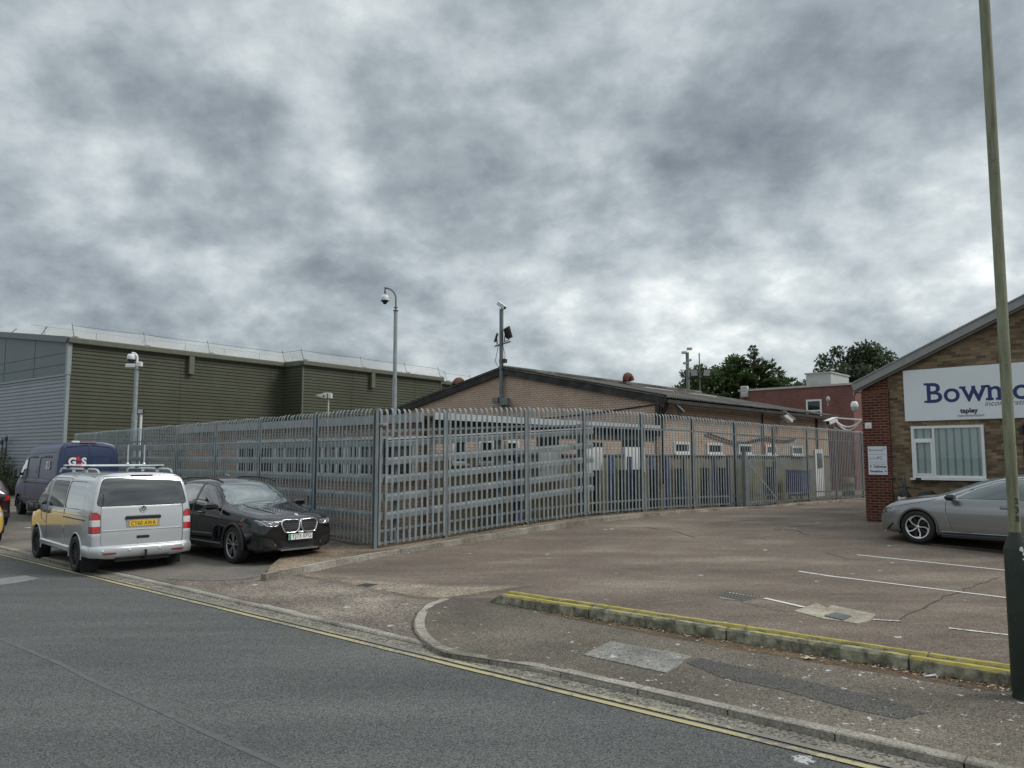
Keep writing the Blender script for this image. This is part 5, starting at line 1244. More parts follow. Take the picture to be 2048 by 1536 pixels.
# small direction sign on the pier
px0, px1 = FK.col_x(1733.5, -.115), FK.col_x(1771, -.115); pz1, pz0 = FK.zx(1735, 893), FK.zx(1735, 949)
ds = thing('direction_sign', 'small white direction board fixed to the dark red brick pier', 'sign', FK.w(px0, -.115, pz0), ang(FK.x)); w, h = px1 - px0, pz1 - pz0
mb = MB(); mb.box((w / 2, -.012, h / 2), (w, .022, h)); mb.build('sign_board', plain('board_white', (.66, .69, .74), .35, var=.03), ds)
mb = MB(); T2 = lambda x, z: Matrix.Translation((x * w, -.0245, z * h)) @ Matrix.Rotation(PI / 2, 4, 'X')
k_ = w / .52
text_on(mb, 'Bowmonk', .098 * k_, T2(.05, .83)); text_on(mb, 'In-Car', .08 * k_, T2(.07, .545)); text_on(mb, 'PC', .125 * k_, T2(.48, .535)); text_on(mb, 'Deliveries', .085 * k_, T2(.28, .25), offset=.003); text_on(mb, 'Reception', .085 * k_, T2(.09, .09), offset=.003)
def ln(x0, z0, x1, z1, t): 
    a, b = Vector((x0 * w, -.0248, z0 * h)), Vector((x1 * w, -.0248, z1 * h)); mb.bar(a, b, .001, t, up=(0, 1, 0)) if False else mb.bar(a, b, t, .001, up=(0, 1, 0))
ln(.05, .72, .95, .72, .006); ln(.05, .44, .95, .44, .004); ln(.05, .37, .95, .37, .005)
ln(.84, .125, .95, .125, .012); ln(.9, .16, .955, .125, .012); ln(.9, .09, .955, .125, .012); ln(.13, .24, .13, .31, .012); ln(.07, .28, .13, .32, .012); ln(.19, .28, .13, .32, .012)
ln(.8, .93, .9, .94, .01); ln(.9, .94, .95, .88, .01)
mb.build('lettering', M_INK, ds)
mb = MB(); a, b = FK.w(FK.col_x(1732, -.13), -.13), None
mb.box((.0, 0, 0), (.17, .06, .17), bev=.015); mb.lathe([(0, -.035), (.03, -.035), (.03, -.03)], 12, 'y')
o = mb.build('alarm_sounder', M_WPL); o.location = FK.w(FK.col_x(1736.5, -.145), -.145, FK.zx(1736, 852)); o.rotation_euler = (0, 0, ang(FK.x)); tag(o, 'small square white alarm box on the brick pier above the direction board', 'alarm box')
# black pipe at the right edge
xq = FK.col_x(2042, -.1); mb = MB(); zq = FK.zx(2042, 850)
mb.tube([(xq + .3, -.1, zq), (xq + .05, -.1, zq), (xq, -.1, zq - .08), (xq, -.1, zq - .25)], .05, 8); mb.tube([(xq + .02, -.06, zq - .4), (xq + .02, -.06, .2)], .02, 8); mb.build('downpipe', M_PIPE, bk)
# ------------------------------------------------------------------ trees and plants
def leaf_mat(name, c, var=.5, trans=.3):
    m, nt, b = new_mat(name); g = N(nt, 'ShaderNodeNewGeometry'); tc = N(nt, 'ShaderNodeTexCoord')
    nz = N(nt, 'ShaderNodeTexNoise', Scale=1.1, Detail=3.0); L(nt, tc.outputs['Object'], nz.inputs['Vector'])
    wn = N(nt, 'ShaderNodeTexWhiteNoise'); L(nt, tc.outputs['Object'], wn.inputs['Vector'])
    cr = N(nt, 'ShaderNodeValToRGB'); cr.color_ramp.elements[0].position = .3; cr.color_ramp.elements[1].position = .72
    cr.color_ramp.elements[0].color = c4([k * (1 - var) for k in c]); cr.color_ramp.elements[1].color = c4([k * (1 + var) for k in c]); L(nt, nz.outputs['Fac'], cr.inputs[0])
    L(nt, cr.outputs[0], b.inputs['Base Color']); b.inputs['Roughness'].default_value = .6; b.inputs['Specular IOR Level'].default_value = .3
    om = [n for n in nt.nodes if n.type == 'OUTPUT_MATERIAL'][0]; tl = N(nt, 'ShaderNodeBsdfTranslucent'); L(nt, cr.outputs[0], tl.inputs[0]); ms = N(nt, 'ShaderNodeMixShader'); ms.inputs[0].default_value = .38; L(nt, b.outputs[0], ms.inputs[1]); L(nt, tl.outputs[0], ms.inputs[2]); L(nt, ms.outputs[0], om.inputs[0])
    return m
M_BARK = plain('bark', (.07, .055, .042), .95, var=.35, bump=.4)
def unit():
    z = random.uniform(-1, 1); a = random.uniform(0, 2 * PI); r = math.sqrt(1 - z * z); return Vector((r * math.cos(a), r * math.sin(a), z))
def leafquad(mb, p, d, n, ln, w, mi=0):
    s = d.cross(n)
    if s.length < 1e-4: s = d.cross(Vector((.3, .5, .8)))
    s = s.normalized() * w / 2; m = p + d * ln * .5 + n * ln * .06
    mb.add([p, m - s, p + d * ln, m + s], [(0, 1, 2, 3)], mi)
def broad_tree(name, label, base, h, crown_r, crown_z, nclump, leaves, lw, mats, spread=1.0, seed=1, thin=.0, cat='tree', group=None):
    random.seed(seed); r = thing(name, label, cat, base, 0, group); tb = MB(); lb = MB()
    tb.tube([(0, 0, -.3), (.05, .02, h * .25), (-.05, .05, crown_z)], [h * .032, h * .025, h * .016], 8)
    clumps = []
    for i in range(nclump):
        d = unit(); rr = random.uniform(.35, 1.0) ** .6
        c = Vector((d.x * crown_r * rr * spread, d.y * crown_r * rr * spread, crown_z + d.z * (h - crown_z) * rr * (1.0 if d.z > 0 else .6)))
        clumps.append((c, random.uniform(.16, .34) * crown_r))
    for c, cr in clumps:
        a = Vector((0, 0, random.uniform(.35, .95) * crown_z)); m = a.lerp(c, .55) + Vector((0, 0, .12 * crown_r)); tb.tube([a, m, c], [h * .010, h * .007, h * .0025], 5, caps=False)
        for q in range(3):
            e_ = c + unit() * cr * 1.1; tb.tube([c, c.lerp(e_, .6) + Vector((0, 0, .05)), e_], [h * .0028, h * .002, h * .001], 4, caps=False)
        for k in range(int(leaves * (cr / (.25 * crown_r)) ** 2)):
            u = unit() * (random.random() ** .45) * cr; u.z *= .8; p = c + u
            d = (u.normalized() * .6 + unit() * .8 + Vector((0, 0, -.15))).normalized(); n = (Vector((0, 0, 1)) + unit() * .9).normalized()
            s = random.uniform(.7, 1.3) * lw; leafquad(lb, p, d, n, s * 1.5, s * .8, random.choice((0, 0, 1)))
    tb.build('trunk', M_BARK, r); lb.build('crown', mats, r, fix=False); random.seed(seed + 99); return r
def conifer(name, label, base, h, w, mats, seed=3, tiers=30, leader=True, fan=1.0):
    random.seed(seed); r = thing(name, label, 'tree', base); tb = MB(); lb = MB()
    tb.tube([(0, 0, -.3), (0, 0, h * .6), (.1, 0, h * .97)], [h * .03, h * .016, h * .004], 8)
    for t in range(tiers):
        k = (t + random.random()) / tiers; z = h * (.06 + .92 * k); rad = w * (1 - k ** 1.7) * random.uniform(.75, 1.12) + .15
        for j in range(random.randint(6, 9)):
            a = random.uniform(0, 2 * PI); ln = rad * random.uniform(.6, 1.15); d = Vector((math.cos(a), math.sin(a), random.uniform(.12, .75) * fan)).normalized()
            p0 = Vector((0, 0, z - ln * .25)); p1 = p0 + d * ln; tb.tube([p0, p1], [.035, .01], 4, caps=False)
            sd = d.cross(Vector((0, 0, 1))).normalized(); n = max(6, int(ln * 9))
            for i in range(n):
                q = .22 + .8 * (i + random.random()) / n; p = p0 + d * ln * min(q, 1.02) + Vector((0, 0, .12 * math.sin(q * 3)))
                for sg in (-1, 1):
                    fr = (d * random.uniform(.5, 1.0) + sd * sg * random.uniform(.25, .9) + Vector((0, 0, random.uniform(-.35, .5)))).normalized()
                    L_ = random.uniform(.28, .62) * (1.1 - .5 * q) * (ln / 2.2 + .5); nn = (Vector((0, 0, 1)) + unit() * .7).normalized()
                    leafquad(lb, p, fr, nn, L_, L_ * .24, random.choice((0, 0, 1)))
                    for m in range(2):
                        f2 = (fr + unit() * .7).normalized(); leafquad(lb, p + fr * L_ * .45, f2, nn, L_ * .6, L_ * .2, random.choice((0, 1)))
    tb.build('trunk', M_BARK, r); lb.build('crown', mats, r, fix=False); return r
LC1, LC2 = leaf_mat('conifer_dark', (.045, .078, .026)), leaf_mat('conifer_mid', (.085, .125, .036))
LB1, LB2 = leaf_mat('broadleaf_a', (.07, .11, .035)), leaf_mat('broadleaf_b', (.105, .15, .05))
LG1, LG2 = leaf_mat('greyleaf_a', (.075, .10, .055)), leaf_mat('greyleaf_b', (.11, .135, .075))
def tree_at(u, y): p = atY(u, 900, y); return (p.x, p.y, 0)
yt = 62
conifer('conifer', 'tall dark feathery conifer behind the workshop roof', tree_at(1512, yt), Z_at(690, yt, 1512), 5.4, [LC1, LC2], 5, 34, fan=1.0)
conifer('conifer', 'lower conifer leaning out to the right behind the red brick block', tree_at(1560, yt + 2), Z_at(732, yt + 2, 1560), 5.0, [LC1, LC2], 11, 20, fan=1.3)
broad_tree('poplar_tree', 'dense mid green leafy tree joined to the left of the tall conifer', tree_at(1442, yt + 3), Z_at(692, yt + 3, 1442), 3.4, 6.4, 54, 420, .20, [LB1, LB2], 1.0, 21)
broad_tree('broadleaf_tree', 'rounded open leafy tree behind the pale roof hut', tree_at(1711, 66), Z_at(683, 66, 1711), 3.35, 8.1, 60, 290, .21, [LG1, LG2], 1.0, 33)
broad_tree('sapling', 'thin wispy sapling between the conifers and the roof hut', tree_at(1602, 64), Z_at(738, 64, 1602), .9, 5.8, 9, 130, .18, [LG1, LG2], 1.0, 41)
# weeds growing against the grey gable at the left edge
p = G(2, 1000, -.1); 
def bush(label, base, w, h, n, seed):
    random.seed(seed); r = thing('shrub', label, 'shrub', base); tb = MB(); lb = MB()
    for i in range(26):
        a = random.uniform(0, 6.28); q = random.random() ** .5 * w; t = Vector((math.cos(a) * q, math.sin(a) * q, h * random.uniform(.45, 1.0))); tb.tube([(t.x * .2, t.y * .2, 0), (t.x * .6, t.y * .6, t.z * .6), t], [.014, .01, .004], 4, caps=False)
        for k in range(n // 26):
            z = random.random(); pp = Vector((t.x * (.2 + .8 * z), t.y * (.2 + .8 * z), t.z * z)) + unit() * .14; d = (unit() + Vector((0, 0, .2))).normalized(); s = random.uniform(.05, .12); leafquad(lb, pp, d, (Vector((0, 0, 1)) + unit() * .8).normalized(), s * 1.6, s * .7, random.choice((0, 0, 1)))
    tb.build('stem', M_BARK, r); lb.build('foliage', [LB2, leaf_mat('weed_pale', (.1, .115, .045))], r, fix=False)
q = FG.w(-.7, FG.col_y(2, -.7)); bush('scrubby green weed bush against the ribbed grey wall at the left edge', (q.x, q.y, -.1), .95, 2.5, 2600, 51)
q = FG.w(-.6, FG.col_y(36, -.6)); bush('low straggly weeds at the foot of the ribbed grey wall behind the blue van', (q.x, q.y, -.1), .9, 1.3, 1200, 52)
# ------------------------------------------------------------------ lamp post, right foreground
lb_ = G(2049, 1399, ZP); ZB = ZP
lp = thing('lamp_post', 'weathered grey green concrete-look lamp post with a dark green wide base section', 'lamp post', (lb_.x, lb_.y, ZB)); lp.rotation_euler = (0, .004, 0)
dl = lb_.y; 
def wpx(px, y): return px * y / FPX
m, nt, b = new_mat('lichen_pole'); tcp = N(nt, 'ShaderNodeTexCoord')
mp = N(nt, 'ShaderNodeMapping'); mp.inputs['Scale'].default_value = (7, 7, .9); L(nt, tcp.outputs['Object'], mp.inputs[0])
n1 = N(nt, 'ShaderNodeTexNoise', Scale=1.6, Detail=9.0, Roughness=.72); L(nt, mp.outputs[0], n1.inputs['Vector'])
cr = N(nt, 'ShaderNodeValToRGB'); e = cr.color_ramp.elements; e[0].position = .3; e[0].color = (.085, .095, .05, 1); e[1].position = .72; e[1].color = (.31, .315, .225, 1)
k = e.new(.5); k.color = (.20, .21, .135, 1); L(nt, n1.outputs['Fac'], cr.inputs[0])
n2 = N(nt, 'ShaderNodeTexNoise', Scale=30.0, Detail=3.0); L(nt, tcp.outputs['Object'], n2.inputs['Vector'])
rr = N(nt, 'ShaderNodeMapRange'); rr.inputs[1].default_value = .66; rr.inputs[2].default_value = .76; L(nt, n2.outputs['Fac'], rr.inputs[0])
mx = N(nt, 'ShaderNodeMix', data_type='RGBA'); mx.inputs[7].default_value = (.05, .05, .03, 1); L(nt, rr.outputs[0], mx.inputs[0]); L(nt, cr.outputs[0], mx.inputs[6])
n3 = N(nt, 'ShaderNodeTexNoise', Scale=.6, Detail=6.0, Roughness=.7); mp3 = N(nt, 'ShaderNodeMapping'); mp3.inputs['Scale'].default_value = (9, 9, .8); mp3.inputs['Location'].default_value = (3, 1, 2); L(nt, tcp.outputs['Object'], mp3.inputs[0]); L(nt, mp3.outputs[0], n3.inputs['Vector'])
sz = N(nt, 'ShaderNodeSeparateXYZ'); L(nt, tcp.outputs['Object'], sz.inputs[0]); mz = N(nt, 'ShaderNodeMapRange'); mz.inputs[1].default_value = 1.25; mz.inputs[2].default_value = 2.1; mz.inputs[3].default_value = 1.0; mz.inputs[4].default_value = 0; L(nt, sz.outputs[2], mz.inputs[0])
m3 = N(nt, 'ShaderNodeMath', operation='MULTIPLY'); L(nt, mz.outputs[0], m3.inputs[0]); r3 = N(nt, 'ShaderNodeMapRange'); r3.inputs[1].default_value = .42; r3.inputs[2].default_value = .6; L(nt, n3.outputs['Fac'], r3.inputs[0]); L(nt, r3.outputs[0], m3.inputs[1])
mm = N(nt, 'ShaderNodeMix', data_type='RGBA'); mm.inputs[7].default_value = (.075, .085, .012, 1); L(nt, m3.outputs[0], mm.inputs[0]); L(nt, mx.outputs[2], mm.inputs[6])     # algae near the joint
L(nt, mm.outputs[2], b.inputs['Base Color']); b.inputs['Roughness'].default_value = .8
bpn = N(nt, 'ShaderNodeBump', Strength=.3, Distance=.01); L(nt, n1.outputs['Fac'], bpn.inputs['Height']); L(nt, bpn.outputs['Normal'], b.inputs['Normal'])
M_POLE = m
M_BASE = plain('base_green', (.018, .028, .02), .42, .1, var=.3, scale=4, dirt=(.045, .05, .035), dirt_amt=.5, dscale=3, spec=.4)
zj = Z_at(1064, dl, 2027) - ZB; zc2 = Z_at(1098, dl, 2030) - ZB
rb0 = wpx(21.0, dl); rp0 = wpx(10.4, dl)
mb = MB()
mb.lathe([(rb0 * .97, -.1), (rb0 * .97, .02), (rb0 * .93, .05), (rb0, .12), (rb0, zc2), (rb0 * .98, zc2 + .012), (rp0 * 1.12, zj - .02), (rp0 * 1.0, zj)], 40); mb.build('base_section', M_BASE, lp)
mb = MB(); mb.box((rb0 * .62, -rb0 * .86, zc2 - .42), (.085, .03, .62), bev=.008, rz=.62); mb.build('access_door', M_BASE, lp)
mb = MB()
random.seed(5)
for cx, cz, s in ((-.012, zc2 + .005, .016), (.005, zc2 - .03, .012), (.05, zc2 - .005, .013), (-.002, zc2 - .075, .006), (.06, zc2 - .02, .01)):
    a0 = cx / rb0 - PI / 2
    pts = []
    for k in range(9):
        q = 2 * PI * k / 9; rr_ = s * random.uniform(.6, 1.2); aa = a0 + rr_ * math.cos(q) / rb0; pts.append(((rb0 + .003) * math.cos(aa), (rb0 + .003) * math.sin(aa), cz + 1.5 * rr_ * math.sin(q)))
    mb.add(pts, [list(range(9))])
mb.build('bird_dropping', plain('dropping_white', (.75, .75, .72), .8), lp)
HTOP = 7.4; rt = wpx(9.5, dl * 1.06)
mb = MB(); mb.lathe([(rp0, zj - .02), (lerp(rp0, rt, .3), lerp(zj, 6.2, .35)), (lerp(rp0, rt, .75), 4.6), (rt, 6.4), (rt * .95, HTOP)], 28); mb.build('pole', M_POLE, lp)
mb = MB(); mb.tube([(0, 0, HTOP - .05), (0, -.1, HTOP + .3), (-.2, -.5, HTOP + .55), (-.5, -1.2, HTOP + .62)], [rt * .9, .04, .035, .03], 10); mb.box((-.62, -1.5, HTOP + .6), (.26, .62, .14), bev=.05, rz=-.35); mb.build('lantern_arm', M_GALD, lp)
# stencilled column number, wrapped round the pole
mb = MB(); ang0 = -PI / 2 - .38
for ch, zz in (('2', 1036 + 8), ('1', 1024 - 10.5), ('3', 1030 + 26)):
    pass
rows = [('2', 1008), ('3', 1025), ('8', 1043)]
for ch, v in rows:
    z0 = Z_at(v, dl, 2027) - ZB; vs, fs = text_mesh(ch, .075, offset=.002)
    out = []
    for x, y, z in vs: out.append(((rp0 + .002) * math.cos(ang0 + (x - .0) / rp0), (rp0 + .002) * math.sin(ang0 + x / rp0), z0 + y))
    mb.add(out, fs)
mb.build('column_number', plain('stencil_black', (.035, .035, .022), .8), lp)
# ------------------------------------------------------------------ vehicles
def paint(name, col, metal=.5, rough=.32, coat=1.0, var=.03):
    if name in MATS: return MATS[name]
    m = plain(name, col, rough, metal, coat, var, 2.0, dirt=[c * .6 + .05 for c in col], dirt_amt=.12, dscale=3, coat_ior=1.65); return m
P_SILVER = paint('silver_paint', (.50, .52, .53), .4, .3)
P_BLACK = plain('black_paint', (.005, .0055, .007), .12, .0, 1.0, .03, 2.0, spec=.3, coat_ior=1.48)
P_GREY = paint('grey_paint', (.25, .255, .26), .6, .24)
P_BLUE = paint('navy_paint', (.022, .036, .095), .0, .35, .1)
P_YEL = paint('yellow_paint_car', (.66, .43, .06), 0, .3)
P_RED = paint('dark_red_paint', (.030, .004, .006), .3, .25)
M_CGLASS = plain('car_glass', (.008, .011, .011), .02, spec=.75, coat=1.0, var=.0, coat_ior=2.1)
M_SGLASS = plain('side_glass', (.006, .008, .008), .02, spec=.4, var=.0)
M_CGLASS2 = plain('windscreen_glass', (.055, .08, .08), .03, spec=.8, coat=1.0, var=.2, scale=3, coat_ior=1.9)
M_SEAM = plain('seam_dark', (.008, .008, .009), .7)
M_TRIM = plain('black_trim', (.014, .014, .015), .5, var=.15)
M_CHROME = plain('chrome', (.75, .76, .77), .12, 1.0, var=.02)
M_REDL = plain('red_lens', (.42, .008, .012), .12, coat=1.0, var=.1, scale=20); M_WHL = plain('clear_lens', (.6, .58, .58), .12, coat=1.0, var=.1, scale=20)
M_HEADL = plain('headlamp_lens', (.16, .17, .18), .05, coat=1.0, var=.3, scale=18)
M_ALLOY = plain('alloy', (.5, .51, .52), .3, .8, var=.05); M_DALLOY = plain('dark_alloy', (.022, .022, .024), .4, .4)
M_PLY = plain('plate_yellow', (.75, .48, .03), .4, var=.04); M_PLW = plain('plate_white', (.78, .79, .78), .4, var=.03); M_PLG = plain('plate_green', (.0, .32, .09), .4); M_PLK = plain('plate_black', (.012, .012, .012), .5)
def loft(stations, lv=2, creases=()):
    """stations: (x, [(y,z[,dx])...]) from the bottom centre line to the top centre line; mirrored, capped, subdivided"""
    n = len(stations[0][1]); bm = bmesh.new(); rings = []
    for x, pts in stations:
        Lf = [bm.verts.new((x + (p[2] if len(p) > 2 else 0), p[0], p[1])) for p in pts]
        Rt = [Lf[0]] + [bm.verts.new((x + (p[2] if len(p) > 2 else 0), -p[0], p[1])) for p in pts[1:-1]] + [Lf[-1]]
        rings.append((Lf, Rt))
    for (La, Ra), (Lb, Rb) in zip(rings, rings[1:]):
        for j in range(n - 1):
            bm.faces.new((La[j], La[j + 1], Lb[j + 1], Lb[j])); bm.faces.new((Ra[j + 1], Ra[j], Rb[j], Rb[j + 1]))
    for (Lf, Rt), fl_ in ((rings[0], 0), (rings[-1], 1)):
        for j in range(n - 1):
            q = [Lf[j], Lf[j + 1], Rt[j + 1], Rt[j]]; u = []
            for v in q:
                if v not in u: u.append(v)
            if len(u) >= 3: bm.faces.new(u[::-1] if fl_ == 0 else u)
    cl = bm.edges.layers.float.new('crease_edge')
    if creases:
        for (La, Ra), (Lb, Rb) in zip(rings, rings[1:]):
            for j, cv in creases:
                for S, T in ((La, Lb), (Ra, Rb)):
                    e = bm.edges.get((S[j], T[j]))
                    if e: e[cl] = cv
    bmesh.ops.recalc_face_normals(bm, faces=bm.faces)
    me = bpy.data.meshes.new('t'); bm.to_mesh(me); bm.free(); o = bpy.data.objects.new('t', me); COL.objects.link(o)
    md = o.modifiers.new('s', 'SUBSURF'); md.levels = lv; md.render_levels = lv
    dg = bpy.context.evaluated_depsgraph_get(); dg.update(); m2 = bpy.data.meshes.new_from_object(o.evaluated_get(dg))
    bpy.data.objects.remove(o); out = bmesh.new(); out.from_mesh(m2); bpy.data.meshes.remove(m2); bpy.data.meshes.remove(me)
    for f in out.faces: f.smooth = True; f.material_index = 0
    return out
AXI = {'y': (0, 2), 'x': (1, 2), 'z': (0, 1)}
def rounded(poly, r, k=3):
    out = []; n = len(poly)
    for i in range(n):
        p, a, b = Vector(poly[i]), Vector(poly[i - 1]), Vector(poly[(i + 1) % n]); da, db = (a - p), (b - p)
        ra = min(r, da.length * .45); rb = min(r, db.length * .45); A = p + da.normalized() * ra; B = p + db.normalized() * rb
        for j in range(k + 1):
            t = j / k; out.append(tuple(A * (1 - t) ** 2 + p * 2 * t * (1 - t) + B * t * t))
    return out
def cut(bm, poly, axis, flt):
    """cut the outline of a convex polygon into the faces the filter lets through, return the faces inside"""
    i, j = AXI[axis]; n = len(poly); ar = sum(poly[k][0] * poly[(k + 1) % n][1] - poly[(k + 1) % n][0] * poly[k][1] for k in range(n))
    if ar < 0: poly = poly[::-1]
    x0, x1 = min(p[0] for p in poly) , max(p[0] for p in poly); y0, y1 = min(p[1] for p in poly), max(p[1] for p in poly)
    def near(f):
        if not flt(f): return False
        us = [v.co[i] for v in f.verts]; vs = [v.co[j] for v in f.verts]
        return max(us) > x0 and min(us) < x1 and max(vs) > y0 and min(vs) < y1
    for k in range(n):
        a, b = poly[k], poly[(k + 1) % n]; nx, ny = b[1] - a[1], -(b[0] - a[0]); no = Vector((0, 0, 0)); no[i] = nx; no[j] = ny
        if no.length < 1e-9: continue
        co = Vector((0, 0, 0)); co[i] = a[0]; co[j] = a[1]; fs = [f for f in bm.faces if near(f)]
        geom = list({e for f in fs for e in f.edges} | {v for f in fs for v in f.verts}) + fs
        if fs: bmesh.ops.bisect_plane(bm, geom=geom, dist=1e-5, plane_co=co, plane_no=no.normalized())
    def inside(f):
        c = f.calc_center_median(); u, v = c[i], c[j]
        for k in range(n):
            a, b = poly[k], poly[(k + 1) % n]
            if (b[0] - a[0]) * (v - a[1]) - (b[1] - a[1]) * (u - a[0]) < -1e-6: return False
        return True
    return [f for f in bm.faces if flt(f) and inside(f)]
def take(bm, faces, name, mats, parent, gap=.0, push=0.0, gap_depth=.004, smooth=True):
    """lift a set of faces out as a part of its own, leaving a dark gap round it"""
    if not faces: return None
    if gap:
        bmesh.ops.inset_region(bm, faces=faces, thickness=gap, depth=-gap_depth, use_even_offset=False, use_boundary=True)
        rim = {f for f in {lf for fa in faces for e in fa.edges for lf in e.link_faces} if f not in set(faces)}
        fset = set(faces)
        for f in rim:
            if f.calc_area() < .02 and any(e for e in f.edges if any(g in fset for g in e.link_faces)): f.material_index = 1
    nb = bmesh.new(); vm = {}
    for f in faces:
        vs = []
        for v in f.verts:
            if v not in vm: vm[v] = nb.verts.new(v.co + v.normal * push)
            vs.append(vm[v])
        try:
            g = nb.faces.new(vs); g.smooth = smooth
        except ValueError: pass
    me = bpy.data.meshes.new(name); nb.normal_update(); nb.to_mesh(me); nb.free()
    for m in (mats if isinstance(mats, (list, tuple)) else [mats]): me.materials.append(m)
    o = bpy.data.objects.new(name, me); COL.objects.link(o); o.parent = parent
    bmesh.ops.delete(bm, geom=faces, context='FACES'); return o
def finish(bm, name, mats, parent):
    me = bpy.data.meshes.new(name); bm.normal_update(); bm.to_mesh(me); bm.free()
    for m in mats: me.materials.append(m)
    o = bpy.data.objects.new(name, me); COL.objects.link(o); o.parent = parent; return o
SIDE = lambda s, x0=-9, x1=9, z0=-9, z1=9: (lambda f: f.normal.y * s > .3 and f.calc_center_median().y * s > .2 and x0 < f.calc_center_median().x < x1 and z0 < f.calc_center_median().z < z1)
BACK = lambda f: f.normal.x < -.35
FRONT = lambda f: f.normal.x > .22
def arch(bm, x, r, zc, w, parent, lip=None, s_list=(1, -1)):
    for s in s_list:
        pol = [(x + r * math.cos(a), zc + r * math.sin(a)) for a in [2 * PI * k / 20 for k in range(20)]]
        fs = cut(bm, pol, 'y', lambda f: f.calc_center_median().y * s > .45 and f.calc_center_median().z < zc + r + .05)
        bmesh.ops.delete(bm, geom=fs, context='FACES')
        mb = MB(); Y0, Y1 = s * .3, s * (w - .02); vs = []; n = 16
        for k in range(n + 1):
            a = PI * k / n; 
            for y in (Y0, Y1): vs.append((x + (r + .005) * math.cos(a), y, zc + (r + .005) * math.sin(a)))
        mb.add(vs, [(2 * k, 2 * k + 1, 2 * k + 3, 2 * k + 2) for k in range(n)], 0, True); mb.add([vs[2 * k] for k in range(n + 1)], [list(range(n + 1))])
        mb.build('wheel_arch', M_TRIM, parent)
        if lip:
            mb = MB(); mb.tube([(x + (r + .012) * math.cos(a), s * (w - .015), zc + (r + .012) * math.sin(a)) for a in [PI * (k / 18) * 1.12 - .06 * PI for k in range(19)]], lip[0], 8); mb.build('arch_lip', lip[1], parent)
def wheel(parent, x, y, rad, width, style, zc=None, steer=0.0):
    s = 1 if y > 0 else -1; zc = rad if zc is None else zc
    M = Matrix.Translation((x, y, zc)) @ Matrix.Rotation(steer, 4, 'Z') @ (Matrix.Rotation(PI, 4, 'Z') if s < 0 else Matrix.Identity(4))
    rr = rad * .70; h = width / 2; mb = MB()
    mb.lathe([(rr * .97, -h * .9), (rad * .9, -h), (rad * .985, -h * .78), (rad, -h * .4), (rad, h * .4), (rad * .985, h * .78), (rad * .93, h * .99), (rad * .8, h * 1.02), (rr * .99, h * .9)], 40, 'y', M=M)
    w = mb.build('wheel', M_RUB, parent)
    mb = MB(); mb.lathe([(rr, h * .92), (rr * .985, h * .8), (rr * .93, h * .3), (rr * .93, -h * .8)], 36, 'y', M=M, mi=1); mb.lathe([(rr * 1.0, h * .93), (rr * .93, h * .93), (rr * .92, h * .8)], 36, 'y', M=M, mi=0)
    mb.lathe([(rr * .93, -h * .1), (0, -h * .1)], 24, 'y', M=M, mi=2); mb.lathe([(0, h * .78), (rr * .13, h * .78), (rr * .16, h * .6)], 20, 'y', M=M, mi=0)
    def spoke(a0, a1, w0, w1, mi=0, y0=.7, y1=.82, r0=.12, r1=.96):
        p = []
        for (r, a, w_) in ((r0, a0, w0), (r1, a1, w1)):
            for sg in (-1, 1): p.append((rr * r, a, sg * w_ * rr))
        vs = []
        for yy in (y0, y1):
            for (r, a, off), yq in zip(p, (yy * .9, yy * .9, yy, yy)):
                vs.append((r * math.cos(a) - off * math.sin(a), yq * h, r * math.sin(a) + off * math.cos(a)))
        mb.add(vs, [(0, 1, 3, 2), (4, 6, 7, 5), (0, 4, 5, 1), (2, 3, 7, 6), (0, 2, 6, 4), (1, 5, 7, 3)], mi, M=M)
    if style == 'mesh':
        for k in range(10):
            a = 2 * PI * k / 10; spoke(a, a + .22, .035, .04); spoke(a, a - .22, .035, .04)
        al = M_DALLOY
    elif style == 'five':
        for k in range(5):
            a = 2 * PI * k / 5 + .3; spoke(a - .16, a - .2, .045, .07); spoke(a + .16, a + .2, .045, .07); spoke(a, a, .16, .05, 2, .5, .68, .1, .5)
        al = plain('two_tone_alloy', (.34, .345, .35), .3, .6)
    elif style == 'pinwheel':
        for k in range(5):
            a = 2 * PI * k / 5 + .62; spoke(a, a - .05, .05, .04, 0, .7, .86, .1, .55); spoke(a - .05, a + .14, .045, .05, 0, .7, .88, .5, .97)
            n = 5; vs = []
            for i in range(n + 1):
                q = a + .14 + .68 * i / n; t = 1 - i / n
                for r in (.965, .965 - .05 - .14 * t ** 1.5 * (i < 4)): vs.append((rr * r * math.cos(q), h * .86, rr * r * math.sin(q)))
            mb.add(vs, [(2 * i, 2 * i + 1, 2 * i + 3, 2 * i + 2) for i in range(n)], 0, M=M); spoke(a + .6, a + .62, .06, .09, 2, .5, .7, .2, .93)
        al = plain('bright_alloy', (.72, .73, .74), .25, .7)
    else:
        for k in range(5):
            a = 2 * PI * k / 5; spoke(a, a, .11, .09)
        al = M_DALLOY if style == 'dark' else M_ALLOY
    mb.build('rim', [al, M_DALLOY if style != 'silver' else M_ALLOY, M_BLACK], w); return w
def seam(parent, pts, r=.004, mat=None, name='panel_seam'):
    mb = MB(); mb.tube(pts, r, 5); return mb.build(name, mat or M_SEAM, parent)
def on_surf(bm, pts, axis='y', s=1, off=.0):
    """drop points onto the body along an axis"""
    from mathutils.bvhtree import BVHTree
    t = BVHTree.FromBMesh(bm); out = []
    for a, b in pts:
        if axis == 'y': o, d = Vector((a, 3 * s, b)), Vector((0, -s, 0))
        elif axis == 'x': o, d = Vector((4 * s, a, b)), Vector((-s, 0, 0))
        else: o, d = Vector((a, b, 4)), Vector((0, 0, -1))
        h = t.ray_cast(o, d)
        if h[0] is not None: out.append(h[0] - d * off)
    return out
